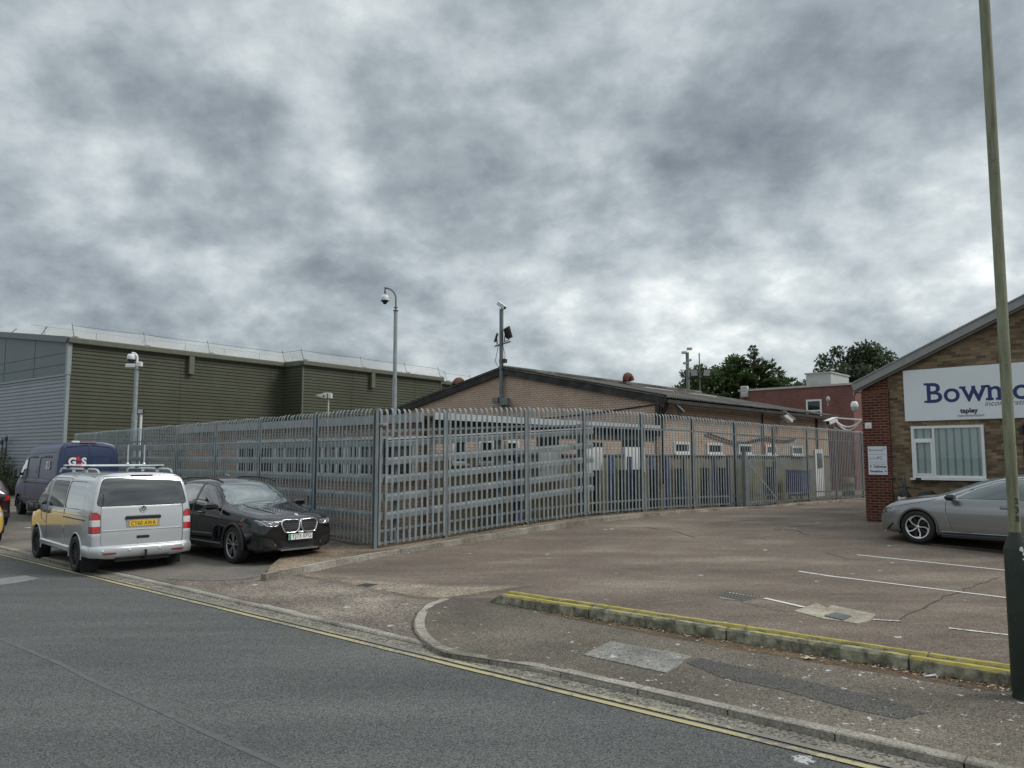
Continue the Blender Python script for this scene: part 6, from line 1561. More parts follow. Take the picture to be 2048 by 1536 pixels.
def dens(pts, k=5):
    out = []
    for a, b in zip(pts, pts[1:]):
        for i in range(k): out.append((lerp(a[0], b[0], i / k), lerp(a[1], b[1], i / k)))
    return out + [pts[-1]]
def mirror(parent, x, y, z, mat, s, sz=(.12, .2, .15), glass=None, facing=-1):
    mb = MB(); mb.box((x, y + s * .1, z), sz, bev=.045); m = mb.build('door_mirror', mat, parent)
    mb = MB(); mb.bar((x, y - s * .06, z - .06), (x, y + s * .05, z - .04), .05, .04); mb.box((x, y - s * .03, z - .02), (.1, .06, .1), bev=.02); mb.build('mirror_arm', M_TRIM, m)
    mb = MB(); mb.box((x + facing * (sz[0] / 2 + .001), y + s * .1, z), (.006, sz[1] * .82, sz[2] * .78), bev=.002); mb.build('mirror_glass', M_CGLASS, m); return m
def plate(parent, x, y, z, text, fwd, mat, w=.52, h=.111, tilt=0.0, green=False):
    """number plate with its top line level; fwd = +1 looks forward, -1 looks back"""
    M = Matrix.Translation((x, y, z)) @ Matrix.Rotation(tilt * -fwd, 4, 'Y') @ Matrix.Rotation(PI / 2 if fwd > 0 else -PI / 2, 4, 'Z') @ Matrix.Rotation(PI / 2, 4, 'X')
    mb = MB(); mb.box((0, 0, -.004), (w, h, .012), M=M)
    p = mb.build('number_plate', mat, parent)
    if green: mb = MB(); mb.add([(-w / 2 + .004, -h / 2 + .004, .003), (-w / 2 + .05, -h / 2 + .004, .003), (-w / 2 + .05, h / 2 - .004, .003), (-w / 2 + .004, h / 2 - .004, .003)], [(0, 1, 2, 3)], M=M); mb.build('green_band', M_PLG, p)
    vs, fs = text_mesh(text, .108, offset=.0008, sx=.74, spacing=1.12); x0, x1 = min(v[0] for v in vs), max(v[0] for v in vs); y0, y1 = min(v[1] for v in vs), max(v[1] for v in vs)
    cx = .022 if green else 0; k = (w - .06 - 2 * abs(cx)) / (x1 - x0); mb = MB(); mb.add([((v[0] - (x0 + x1) / 2) * k + cx, (v[1] - (y0 + y1) / 2), .0035) for v in vs], fs, M=M); mb.build('registration', M_PLK, p); return p
def interior(parent, x0, x1, w, z0, z1, seats=()):
    mb = MB()
    for x in seats:
        for y in (-.37, .37): mb.box((x, y, z0 + .1), (.5, .48, .16), bev=.06); mb.box((x - .27, y, z0 + .42), (.16, .46, .6), bev=.07); mb.box((x - .31, y, z0 + .8), (.1, .26, .18), bev=.05)
    mb.box(((x0 + x1) / 2, 0, z0 - .1), (x1 - x0, w * 1.7, .1)); mb.build('seat', M_TRIM, parent)

# ---- silver van -------------------------------------------------------------------------------------------
VS = .973
van = thing('panel_van', 'silver van with roof bars and a yellow rear number plate, parked across the kerb', 'van', (-8.74, 16.67, ROAD), R(134.1), None, VS)
def vst(x, k=1.0, zt=1.955, zb=.30, dxs=(0,) * 9, top=None, belt=1.13):
    t = top or (.885, 1.60, .80, 1.86, .62, 1.935)
    return (x, [(0, zb), (.80 * k, zb), (.93 * k, zb + .10), (.952 * k, .74), (.948 * k, belt, dxs[4]), (t[0] * k, t[1], dxs[5]), (t[2] * k, t[3], dxs[6]), (t[4] * k, t[5], dxs[7]), (0, zt, dxs[8])])
rk = (0, 0, 0, 0, .03, .12, .20, .27, .28)
bm = loft([vst(-2.47, .955, dxs=rk), vst(-2.45, .985, dxs=rk), vst(-2.36, 1.0, dxs=[r * .95 for r in rk]), vst(-2.0, 1.0, dxs=[r * .5 for r in rk]), vst(-1.2), vst(-.2), vst(.7), vst(1.05, 1, 1.93, top=(.885, 1.58, .80, 1.83, .62, 1.91)),
    vst(1.45, 1, 1.74, top=(.885, 1.45, .82, 1.62, .62, 1.72)), vst(1.85, .99, 1.37, top=(.885, 1.22, .82, 1.30, .62, 1.35), belt=1.08), vst(2.15, .97, 1.19, top=(.86, 1.08, .78, 1.14, .60, 1.17), belt=1.0), vst(2.36, .92, 1.0, top=(.80, .93, .74, .96, .55, .985), belt=.86), vst(2.43, .84, .84, top=(.76, .80, .7, .82, .5, .835), belt=.75)], 2, ((4, .25), (2, .4)))
pr_ = rounded([(-.86, 1.30), (.86, 1.30), (.735, 1.845), (-.735, 1.845)], .11, 4)
take(bm, cut(bm, pr_, 'x', BACK), 'rear_window', M_CGLASS, van, .012, 0, .004)
tl_lo, tl_hi = .80, 1.20
for s in (1, -1):
    fs = cut(bm, [(s * .775, tl_lo), (s * 1.0, tl_lo), (s * 1.0, tl_hi - .03), (s * .85, tl_hi), (s * .775, tl_hi - .06)], 'x', lambda f: f.calc_center_median().x < -2.3 and f.normal.x < .0 or (f.calc_center_median().x < -2.36))
    fs = [f for f in fs if f.calc_center_median().x < -2.30]
    L_ = take(bm, fs, 'tail_light', [M_REDL, M_WHL], van, .006, 0, .003)
    if L_:
        b2 = bmesh.new(); b2.from_mesh(L_.data)
        for zc_ in (.935, 1.055): bmesh.ops.bisect_plane(b2, geom=b2.verts[:] + b2.edges[:] + b2.faces[:], dist=1e-5, plane_co=(0, 0, zc_), plane_no=(0, 0, 1))
        for f in b2.faces:
            z = f.calc_center_median().z; f.material_index = 1 if .935 < z < 1.055 else 0
        b2.to_mesh(L_.data); b2.free()
        mb = MB(); xx = on_surf(bm, [(s * .70, .99)], 'x', -1); 
# tailgate with its pressed parts
tg = rounded([(-.765, .555), (.765, .555), (.775, 1.2), (.72, 1.885), (-.72, 1.885), (-.775, 1.2)], .05, 2)
tgo = take(bm, cut(bm, tg, 'x', BACK), 'tailgate', [P_SILVER, M_SEAM], van, .009, 0, .006)
tb_ = bmesh.new(); tb_.from_mesh(tgo.data)
def back_x(z, y=0.0, off=0.0, bmx=None):
    p = on_surf(bmx or tb_, [(y, z)], 'x', -1, off); return p[0].x if p else -2.47
xz = back_x(1.0)
mb = MB(); mb.box((back_x(1.075) - .012, 0, 1.075), (.04, .66, .075), bev=.02); mb.build('grip_strip', M_BLACK, tgo)
mb = MB(); mb.box((xz - .004, 0, .965), (.02, .62, .17), bev=.01); mb.build('plate_recess', plain('recess_silver', (.42, .43, .44), .35, .6), tgo)
plate(van, xz - .02, 0, .965, 'CY60 AWA', -1, M_PLY)
mb = MB(); mb.box((back_x(.70) - .006, 0, .70), (.02, .23, .055), bev=.02); mb.build('lower_handle', M_BLACK, tgo)
mb = MB(); mb.box((back_x(.80, .3) - .004, 0, .845), (.016, 1.5, .02), bev=.006); mb.build('crease_trim', P_SILVER, tgo)
mb = MB(); xb_ = back_x(1.235) - .012; Mb = Matrix.Translation((xb_, 0, 1.235)) @ Matrix.Rotation(-.06, 4, 'Y')
mb.lathe([(.066, .0), (.068, -.01), (.058, -.012), (.054, -.004)], 28, 'x', M=Mb)
for (y0, z0, y1, z1) in ((-.030, .046, -.002, -.006), (.030, .046, .002, -.006), (-.050, .018, -.022, -.048), (.050, .018, .022, -.048), (-.022, -.048, 0, .002), (.022, -.048, 0, .002)):
    mb.bar((-.008, y0, z0), (-.008, y1, z1), .011, .008, up=(1, 0, 0), M=Mb)
mb.build('badge', plain('badge_silver', (.7, .71, .72), .3, .2), tgo); mb = MB(); mb.lathe([(.055, -.003), (0, -.003)], 24, 'x', M=Mb); mb.build('badge_disc', M_BLACK, tgo); tb_.free()
mb = MB(); zz_ = 1.865; xx = on_surf(bm, [(0, 1.90)], 'x', -1); mb.box(((xx[0].x if xx else -2.17) - .012, 0, 1.893), (.03, .42, .022), bev=.008); mb.build('brake_light', plain('brake_red', (.2, .01, .02), .25), van)
# side glass and doors on the left flank
for s in (1, -1):
    if s == 1: pass
    fr_w = rounded([(.82, 1.21), (1.62, 1.21), (1.30, 1.58), (1.08, 1.745), (.82, 1.755)], .06, 3); take(bm, cut(bm, fr_w, 'y', SIDE(s, z0=1.1)), 'side_window', M_SGLASS, van, .012, 0, .004)
    md_w = rounded([(-.50, 1.20), (.68, 1.20), (.68, 1.765), (-.50, 1.765)], .07, 3); take(bm, cut(bm, md_w, 'y', SIDE(s, z0=1.1)), 'side_window', M_SGLASS, van, .014, 0, .004)
    rp = rounded([(-1.85, 1.215), (-.58, 1.215), (-.58, 1.765), (-1.78, 1.765)], .09, 3); take(bm, cut(bm, rp, 'y', SIDE(s, z0=1.1)), 'blank_panel', P_SILVER, van, .007, -.004, .007)
    fd = rounded([(.76, .46), (1.08, .46), (1.17, .9), (1.72, 1.0), (1.70, 1.19), (1.10, 1.80), (.76, 1.82)], .05, 2)
    P = on_surf(bm, dens([(-.58, 1.035), (-2.05, 1.035)], 8), 'y', s, .002); seam(van, P, .010, M_SEAM, 'sliding_track')
    P = on_surf(bm, dens([(-2.2, 1.105), (1.75, 1.10)], 20), 'y', s, .0); seam(van, P, .004)
    for x, dp in ((.60, [(-.56, .46), (.735, .46), (.735, 1.82), (-.56, 1.82)]), (.88, fd)):
        q = on_surf(bm, [(x, 1.07)], 'y', s, .012); d_ = take(bm, cut(bm, dp, 'y', SIDE(s, z0=.3)), 'door', [P_SILVER, M_SEAM], van, .008, 0, .006); mb = MB(); mb.box(q[0], (.19, .05, .035), bev=.015); mb.build('handle', M_BLACK, d_)
    P = on_surf(bm, dens([(1.0, .45), (1.45 - .6, .45)], 2), 'y', s)
    mb = MB(); mb.box((0, s * .945, .42), (2.2, .05, .12), bev=.03); mb.build('sill', P_SILVER, van)
for x in (-1.5, 1.5): arch(bm, x, .40, .355, .955, van, (.018, P_SILVER))
finish(bm, 'body', [P_SILVER, M_SEAM], van)
for x in (-1.5, 1.5):
    for y in (.83, -.83): wheel(van, x, y, .355, .25, 'mesh')
mb = MB(); pth = [(-1.98, .965), (-2.3, .97), (-2.47, .93), (-2.545, .78), (-2.57, .4), (-2.575, 0)]; pth = pth + [(x, -y) for x, y in pth[-2::-1]]
prf = [(-.03, .345), (.0, .36), (.012, .44), (.012, .50), (-.01, .555), (-.10, .565)]; vs = []
for i, (x, y) in enumerate(pth):
    a, b = Vector(pth[max(0, i - 1)]), Vector(pth[min(len(pth) - 1, i + 1)]); t = (b - a).normalized(); n_ = Vector((t.y, -t.x)); n_ = -n_ if n_.dot(Vector((x + 1.0, y))) < 0 else n_
    for o_, z in prf: vs.append((x + n_.x * o_, y + n_.y * o_, z))
k_ = len(prf); mb.add(vs, [(i * k_ + j, i * k_ + j + 1, (i + 1) * k_ + j + 1, (i + 1) * k_ + j) for i in range(len(pth) - 1) for j in range(k_ - 1)], 0, True); bmp = mb.build('rear_bumper', P_SILVER, van)
mb = MB()
for y in (.62, -.62): mb.box((-2.572, y, .425), (.02, .26, .035), bev=.008, rz=.08 if y > 0 else -.08)
mb.build('reflector', plain('reflector_red', (.22, .015, .02), .3), bmp)
mb = MB()
for y in (.75, .28, -.28, -.75): mb.lathe([(0, -.012), (.022, -.01), (.024, .0)], 12, 'x', M=Matrix.Translation((-2.585 + .03 * (abs(y) > .5), y, .475)))
mb.build('parking_sensor', M_WPL, bmp)
mb = MB(); mb.tube([(-2.45, 0, .30), (-2.62, 0, .30), (-2.66, 0, .36), (-2.66, 0, .43)], .022, 8); mb.lathe([(0, .03), (.025, .015), (.03, 0), (.02, -.025)], 12, M=Matrix.Translation((-2.66, 0, .45))); mb.box((-2.45, 0, .29), (.1, 1.0, .07)); mb.build('tow_bar', M_BLACK, van)
for y in (.8, -.8): mb = MB(); mb.box((-1.93, y, .20), (.02, .28, .30)); mb.build('mud_flap', M_RUB, van)
mb = MB(); mb.box((0, 0, .33), (4.3, 1.5, .12)); mb.build('underbody', M_TRIM, van)
mirror(van, 1.42, .97, 1.17, M_BLACK, 1, (.14, .22, .24), facing=-1); mirror(van, 1.42, -.97, 1.17, M_BLACK, -1, (.14, .22, .24), facing=-1)
for s in (1, -1):
    mb = MB(); y = s * .70; mb.tube([(-1.95, y, 1.93), (-1.85, y, 1.99), (-1.7, y, 2.01), (.6, y, 2.01), (.75, y, 1.99), (.85, y, 1.93)], .02, 8)
    for x in (-1.1, -.2): mb.box((x, y, 1.965), (.1, .035, .06))
    mb.build('roof_rail', M_CHROME if False else plain('rail_silver', (.6, .62, .63), .35, .7), van)
for x in (-1.15, .15):
    mb = MB(); mb.box((x, 0, 2.075), (.08, 1.62, .03), bev=.012)
    for y in (-.70, .70): mb.box((x, y, 2.04), (.13, .1, .07), bev=.02, mi=1)
    mb.build('cross_bar', [plain('rail_silver', (.6, .62, .63), .35, .7), M_BLACK], van)
for y in (-.05, .28): mb = MB(); mb.tube([(-1.15, -.0 - y * 1.0 - .12, 2.09), (-1.15, -y - .12, 2.52)], .016, 8); mb.lathe([(.028, 0), (.028, .05), (0, .05)], 10, M=Matrix.Translation((-1.15, -y - .12, 2.09))); mb.build('ladder_stop', plain('rail_silver', (.6, .62, .63), .35, .7), van)

# ---- dark blue high roof van ---------------------------------------------------------------------------------
spr = thing('panel_van', 'dark blue high roof security van facing away at the left', 'van', (-16.39, 28.29, -.2), R(134.6))
def sst(x, k=1.0, z=2.66, dxs=(0,) * 9, top=None, belt=1.12):
    t = top or (.965, 1.72, .915, 2.40, .80, 2.60)
    return (x, [(0, .32), (.82 * k, .32), (.955 * k, .42), (.99 * k, .80), (.995 * k, belt, dxs[4]), (t[0] * k, t[1], dxs[5]), (t[2] * k, t[3], dxs[6]), (t[4] * k, t[5], dxs[7]), (0, z, dxs[8])])
r2 = (0, 0, 0, 0, .01, .03, .08, .14, .15)
bm = loft([sst(-2.99, .95, dxs=r2), sst(-2.97, .985, dxs=r2), sst(-2.85, 1, dxs=r2), sst(-2.0), sst(-.6), sst(.7), sst(1.35, 1, 2.63, top=(.955, 1.68, .86, 2.30, .68, 2.52)), sst(1.75, 1, 2.45, top=(.95, 1.62, .86, 2.1, .66, 2.33)), sst(2.25, .99, 1.85, top=(.93, 1.4, .84, 1.62, .62, 1.78)), sst(2.55, .97, 1.45, top=(.90, 1.2, .80, 1.32, .60, 1.41), belt=1.02), sst(2.85, .9, 1.12, top=(.80, .98, .72, 1.04, .5, 1.09), belt=.9), sst(2.95, .8, .9, top=(.7, .82, .62, .85, .45, .88), belt=.75)], 2, ((2, .4),))
sp_b = bm.copy()
for s in (1,):
    take(bm, cut(bm, rounded([(1.02, 1.38), (1.95, 1.38), (1.75, 1.75), (1.45, 2.02), (1.02, 2.04)], .06), 'y', SIDE(s, z0=1.3)), 'side_window', M_CGLASS, spr, .014, 0, .004)
    take(bm, cut(bm, rounded([(-.62, 1.36), (.86, 1.36), (.86, 2.1), (-.62, 2.1)], .08), 'y', SIDE(s, z0=1.3)), 'side_panel', [P_BLUE, M_SEAM], spr, .012, -.006, .008)
    take(bm, cut(bm, rounded([(-2.3, 1.36), (-.74, 1.36), (-.74, 2.1), (-2.3, 2.1)], .08), 'y', SIDE(s, z0=1.3)), 'side_panel', [P_BLUE, M_SEAM], spr, .012, -.006, .008)
    for pts in ([(.94, .44), (.94, 2.3)], [(2.0, 1.3), (.95, 1.3)]): seam(spr, on_surf(bm, dens(pts, 10), 'y', s, .001), .006)
    seam(spr, on_surf(bm, dens([(-2.6, 2.28), (1.3, 2.2)], 14), 'y', s, .0), .008); seam(spr, on_surf(bm, dens([(-2.6, 1.22), (.7, 1.22)], 14), 'y', s, .0), .014)
    mb = MB(); mb.box((-.2, s * .985, .62), (3.2, .04, .14), bev=.015); mb.build('rubbing_strip', M_TRIM, spr)
    for x in (.75, 1.1): q = on_surf(bm, [(x, 1.22)], 'y', s, .01); mb = MB(); mb.box(q[0], (.2, .05, .05), bev=.015); mb.build('door_handle', M_BLACK, spr)
for s in (1, -1):
    d_ = take(bm, cut(bm, rounded([(s * .012, .55), (s * .80, .55), (s * .83, 1.2), (s * .74, 2.42), (s * .012, 2.5)], .06, 2), 'x', BACK), 'rear_door', [P_BLUE, M_SEAM], spr, .007, 0, .006)
    db = bmesh.new(); db.from_mesh(d_.data); P = on_surf(db, dens([(s * .06, 1.36), (s * .72, 1.36), (s * .68, 2.12), (s * .06, 2.12), (s * .06, 1.36)], 4), 'x', -1, .0); seam(d_, P, .008)
    if s == 1:
        xw = on_surf(db, [(.4, 1.58)], 'x', -1, .02)[0].x
        Mg = Matrix.Translation((xw + .02, .64, 1.84)) @ Matrix.Rotation(.05, 4, 'Y') @ Matrix.Rotation(-PI / 2, 4, 'Z') @ Matrix.Rotation(PI / 2, 4, 'X')
        mb = MB(); text_on(mb, 'G', .36, Mg, offset=.016, sx=.9); vs, fs = text_mesh('S', .36, offset=.016, sx=.9); mb.add([(v[0] + .40, v[1], v[2]) for v in vs], fs, 0, M=Mg); mb.build('lettering', M_WPL, d_)
        mb = MB(); mb.add([(.13, .27, -.001), (.34, .285, -.001), (.38, .16, -.001), (.27, .14, -.001), (.24, .2, -.001)], [(0, 1, 2, 3, 4)], M=Mg); mb.add([(.27, .07, -.001), (.36, .09, -.001), (.48, -.02, -.001), (.38, -.07, -.001), (.26, .0, -.001)], [(0, 1, 2, 3, 4)], M=Mg); mb.build('emblem', plain('emblem_red', (.55, .02, .05), .4), d_)
    db.free()
q2 = on_surf(sp_b, [(-1.9, 1.58), (-1.9, 1.9)], 'y', 1, .012); tl_ = math.atan2(q2[0].y - q2[1].y, .32)
mb = MB(); Ml = Matrix.Translation((-1.62, q2[0].y, 1.72)) @ Matrix.Rotation(PI, 4, 'Z') @ Matrix.Rotation(PI / 2 - tl_, 4, 'X')
text_on(mb, 'G', .36, Ml, offset=.014, sx=.8); vs, fs = text_mesh('S', .36, offset=.014, sx=.8); mb.add([(v[0] + .34, v[1], v[2]) for v in vs], fs, 0, M=Ml); mb.build('lettering', M_WPL, spr)
mb = MB(); mb.add([(.2, .26, 0), (.3, .26, 0), (.3, .12, 0), (.22, .12, 0)], [(0, 1, 2, 3)], M=Ml); mb.add([(.22, .08, 0), (.3, .08, 0), (.36, -.04, 0), (.27, -.05, 0)], [(0, 1, 2, 3)], M=Ml); mb.build('emblem', plain('emblem_red', (.55, .02, .05), .4), spr)
mb = MB(); xx = on_surf(bm, [(0, 2.55)], 'x', -1); mb.box((xx[0].x, 0.05, 2.585), (.05, .5, .03), bev=.01); mb.build('brake_light', plain('brake_red', (.2, .01, .02), .25), spr)
mb = MB(); mb.box((xx[0].x + .05, .42, 2.62), (.14, .22, .07), bev=.02); mb.build('rear_camera', M_WPL, spr)
for x in (-1.83, 1.83): arch(bm, x, .42, .36, .99, spr, (.03, M_TRIM))
finish(bm, 'body', [P_BLUE, M_SEAM], spr)
for x in (-1.83, 1.83):
    for y in (.85, -.85): wheel(spr, x, y, .355, .25, 'dark')
mb = MB(); mb.box((-3.0, 0, .45), (.16, 1.9, .22), bev=.05); mb.build('rear_bumper', M_TRIM, spr)
mirror(spr, 1.78, 1.0, 1.52, M_BLACK, 1, (.14, .2, .38)); mirror(spr, 1.78, -1.0, 1.52, M_BLACK, -1, (.14, .2, .38))

# ---- black estate SUV --------------------------------------------------------------------------------------
suv = thing('parked_car', 'glossy black car with a green edged white number plate, beside the silver van', 'car', (-6.03, 17.27, -.215), R(-42.3))
def cst(x, hw, sill, pts, zb=.24): return (x, [(0, zb), (hw * .84, zb), (hw * .97, zb + .09), (hw, sill)] + pts)
suvS = [cst(-2.34, .74, .62, [(.76, .80), (.70, .95), (.60, 1.0), (.40, 1.03), (0, 1.04)], .38), cst(-2.28, .84, .64, [(.85, .84), (.80, 1.02), (.66, 1.10), (.5, 1.16), (0, 1.18)], .32), cst(-2.1, .91, .66, [(.915, .88), (.86, 1.10), (.70, 1.30), (.56, 1.40), (0, 1.43)]),
    cst(-1.75, .942, .66, [(.935, .90), (.885, 1.12), (.68, 1.47), (.56, 1.575), (0, 1.61)]), cst(-1.1, .945, .66, [(.935, .90), (.89, 1.11), (.685, 1.52), (.57, 1.635), (0, 1.675)]), cst(-.4, .94, .66, [(.93, .89), (.89, 1.09), (.69, 1.53), (.57, 1.64), (0, 1.68)]),
    cst(.2, .94, .66, [(.93, .88), (.885, 1.07), (.69, 1.47), (.57, 1.575), (0, 1.615)]), cst(.6, .94, .66, [(.93, .87), (.88, 1.06), (.74, 1.30), (.58, 1.385), (0, 1.425)]), cst(.98, .942, .66, [(.93, .865), (.87, 1.045), (.765, 1.095), (.56, 1.135), (0, 1.155)]),
    cst(1.5, .945, .66, [(.93, .85), (.865, 1.005), (.75, 1.055), (.5, 1.085), (0, 1.10)]), cst(2.0, .925, .64, [(.905, .82), (.835, .945), (.72, .985), (.48, 1.015), (0, 1.03)]), cst(2.22, .86, .60, [(.83, .80), (.76, .92), (.66, .955), (.44, .98), (0, .99)]), cst(2.34, .76, .58, [(.73, .74), (.68, .85), (.60, .88), (.4, .90), (0, .91)], .28), cst(2.38, .68, .56, [(.66, .70), (.62, .80), (.55, .83), (.37, .85), (0, .86)], .32)]
bm = loft(suvS, 2, ((4, .35), (5, .45), (2, .4)))
take(bm, cut(bm, rounded([(-.775, 1.145), (.775, 1.145), (.57, 1.575), (-.57, 1.575)], .09, 4), 'x', lambda f: f.normal.x > .2 and f.calc_center_median().z > 1.08 and f.calc_center_median().x > 0), 'windscreen', M_CGLASS2, suv, .012, 0, .003)
for s in (-1, 1):
    take(bm, cut(bm, rounded([(-.34, 1.13), (.80, 1.095), (.42, 1.36), (.05, 1.525), (-.34, 1.55)], .05), 'y', SIDE(s, z0=1.0)), 'side_window', M_CGLASS, suv, .012, 0, .003)
    take(bm, cut(bm, rounded([(-1.42, 1.16), (-.42, 1.13), (-.42, 1.55), (-1.30, 1.53)], .05), 'y', SIDE(s, z0=1.0)), 'side_window', M_CGLASS, suv, .012, 0, .003)
    take(bm, cut(bm, rounded([(-1.95, 1.22), (-1.49, 1.17), (-1.40, 1.52), (-1.72, 1.47)], .04), 'y', SIDE(s, z0=1.0)), 'side_window', M_CGLASS, suv, .012, 0, .003)
    hl = rounded([(s * .86, .90), (s * .43, .85), (s * .46, .765), (s * .62, .745), (s * .80, .79)], .02, 2)
    hd = take(bm, cut(bm, hl, 'x', lambda f: f.normal.x > .1 and f.calc_center_median().x > 1.7), 'headlight', M_HEADL, suv, .008, 0, .004)
    hb = bmesh.new(); hb.from_mesh(hd.data)
    for pts, r in (([(s * .82, .885), (s * .46, .84)], .007), ([(s * .80, .88), (s * .70, .775), (s * .60, .77)], .007), ([(s * .62, .80), (s * .56, .77), (s * .49, .775)], .006), ([(s * .66, .83), (s * .6, .80)], .008)):
        P = on_surf(hb, dens(pts, 4), 'x', 1, .004)
        if len(P) > 1: seam(hd, P, r, M_CHROME, 'light_strip')
    hb.free()
    seam(suv, on_surf(bm, dens([(-1.9, .945), (-.3, .92), (.95, .885)], 10), 'y', s, -.001), .008, P_BLACK, 'swage_line')
    for x, dp in ((.02, [(-.36, .42), (.84, .42), (.88, .80), (.84, 1.09), (.42, 1.40), (.05, 1.565), (-.36, 1.585)]), (-1.12, [(-.375, .42), (-.98, .42), (-1.46, 1.0), (-1.44, 1.18), (-1.36, 1.56), (-.375, 1.585)])):
        q = on_surf(bm, [(x, .965)], 'y', s, .012); d_ = take(bm, cut(bm, dp, 'y', SIDE(s, z0=.3)), 'door', [P_BLACK, M_SEAM], suv, .006, 0, .005); mb = MB(); mb.box(q[0], (.22, .05, .035), bev=.015); mb.build('handle', P_BLACK, d_)
    mb = MB(); mb.box((-.05, s * .93, .33), (2.1, .07, .13), bev=.03); mb.build('side_skirt', M_TRIM, suv)
    mirror(suv, .68, s * .95, 1.12, P_BLACK, s, (.13, .21, .15), facing=-1)
    mb = MB(); mb.tube([(.35, s * .61, 1.585), (.2, s * .63, 1.63), (-.3, s * .635, 1.672), (-1.1, s * .63, 1.668), (-1.6, s * .62, 1.61), (-1.75, s * .61, 1.56)], .018, 8); mb.build('roof_rail', M_TRIM, suv)
    # outer air intake with its bright blade
    fs = cut(bm, rounded([(s * .84, .60), (s * .56, .55), (s * .47, .40), (s * .60, .31), (s * .82, .36)], .03, 2), 'x', lambda f: f.normal.x > .1 and f.calc_center_median().x > 1.6); take(bm, fs, 'air_intake', M_TRIM, suv, .01, -.01, .012)
    mb = MB(); mb.bar((2.33, s * .56, .47), (2.36, s * .44, .315), .02, .02); mb.build('bumper_blade', plain('blade_grey', (.25, .25, .26), .35, .6), suv)
fs = cut(bm, rounded([(-.42, .50), (.42, .50), (.36, .315), (-.36, .315)], .03, 2), 'x', FRONT); take(bm, fs, 'lower_grille', M_TRIM, suv, .012, -.01, .012)
mb = MB(); mb.bar((2.385, -.42, .30), (2.385, .42, .30), .03, .03); mb.build('skid_strip', plain('blade_grey', (.25, .25, .26), .35, .6), suv)
# twin kidney grille
for s in (-1, 1):
    pol = rounded([(s * .02, .875), (s * .36, .885), (s * .415, .81), (s * .34, .635), (s * .10, .635), (s * .03, .70)], .05, 3); xk = 2.425; mb = MB(); n_ = len(pol); cx = sum(p[0] for p in pol) / n_; cz = sum(p[1] for p in pol) / n_; vs = []
    for k_, dx in ((1.10, -.05), (1.08, .012), (1.0, .02), (.94, .002)):
        for y, z in pol: vs.append((xk + dx - .12 * max(0, abs(y) - .1) ** 1.5 - .12 * (z - .6), cx + (y - cx) * k_, cz + (z - cz) * k_))
    mb.add(vs, [(r_ * n_ + i, r_ * n_ + (i + 1) % n_, (r_ + 1) * n_ + (i + 1) % n_, (r_ + 1) * n_ + i) for r_ in range(3) for i in range(n_)], 0, True); kg = mb.build('kidney_grille', M_CHROME, suv)
    mb = MB(); mb.add(vs[-n_:], [list(range(n_))]); mb.build('grille_mesh', M_BLACK, kg)
    mb = MB()
    for r_ in range(3):
        for c_ in range(5):
            y = cx + (c_ - 2) * .062 + (.03 if r_ % 2 else 0) - s * .01; z = .715 + r_ * .04; mb.bar((xk + .003 - .12 * (z - .6), y - .02, z), (xk + .003 - .12 * (z - .6), y + .02, z + .006), .008, .006, up=(1, 0, 0))
    mb.build('grille_bar', plain('blade_grey', (.25, .25, .26), .35, .6), kg)
mb = MB(); mb.box((2.42, 0, .625), (.03, .12, .05), bev=.015); mb.build('sensor_cover', M_CHROME, suv)
plate(suv, 2.425, 0, .545, 'YJ73 EPG', 1, M_PLW, .54, .112, 0, True)
zb_ = on_surf(bm, [(2.24, 0)], 'z'); mb = MB(); mb.lathe([(0, .01), (.04, .008), (.042, 0)], 20, M=Matrix.Translation(zb_[0]) @ Matrix.Rotation(.5, 4, 'Y')); mb.build('badge', plain('badge_blue_white', (.45, .55, .65), .25), suv)
for pts in ([(2.1, .40), (1.5, .50), (1.0, .52)], [(2.1, -.40), (1.5, -.50), (1.0, -.52)]): seam(suv, on_surf(bm, dens(pts, 8), 'z'), .008, P_BLACK, 'bonnet_crease')
take(bm, cut(bm, rounded([(1.02, -.78), (1.6, -.80), (2.05, -.70), (2.27, -.42), (2.30, 0), (2.27, .42), (2.05, .70), (1.6, .80), (1.02, .78)], .03, 1), 'z', lambda f: f.normal.z > .4 and f.calc_center_median().x > .9), 'bonnet', [P_BLACK, M_SEAM], suv, .004, 0, .004)
mb = MB(); mb.bar((.90, -.7, 1.15), (.86, -.05, 1.185), .02, .02); mb.bar((.90, .0, 1.165), (.86, .62, 1.165), .02, .02); mb.build('wiper', M_TRIM, suv)
mb = MB(); mb.add([(-.55, -.03, 1.70), (-.75, -.02, 1.755), (-.78, .02, 1.755), (-.55, .03, 1.70), (-.8, 0, 1.685)], [(0, 1, 2, 3), (1, 4, 2), (0, 4, 1), (3, 2, 4)]); mb.build('aerial_fin', P_BLACK, suv)
for x in (-1.43, 1.43): arch(bm, x, .405, .37, .945, suv, (.035, M_TRIM))
finish(bm, 'body', [P_BLACK, M_SEAM], suv)
for x, st_ in ((-1.43, 0), (1.43, -.04)):
    for y in (.82, -.82): wheel(suv, x, y, .372, .245, 'five', None, st_)
mb = MB(); mb.box((0, 0, .28), (3.9, 1.4, .1)); mb.build('underbody', M_TRIM, suv)

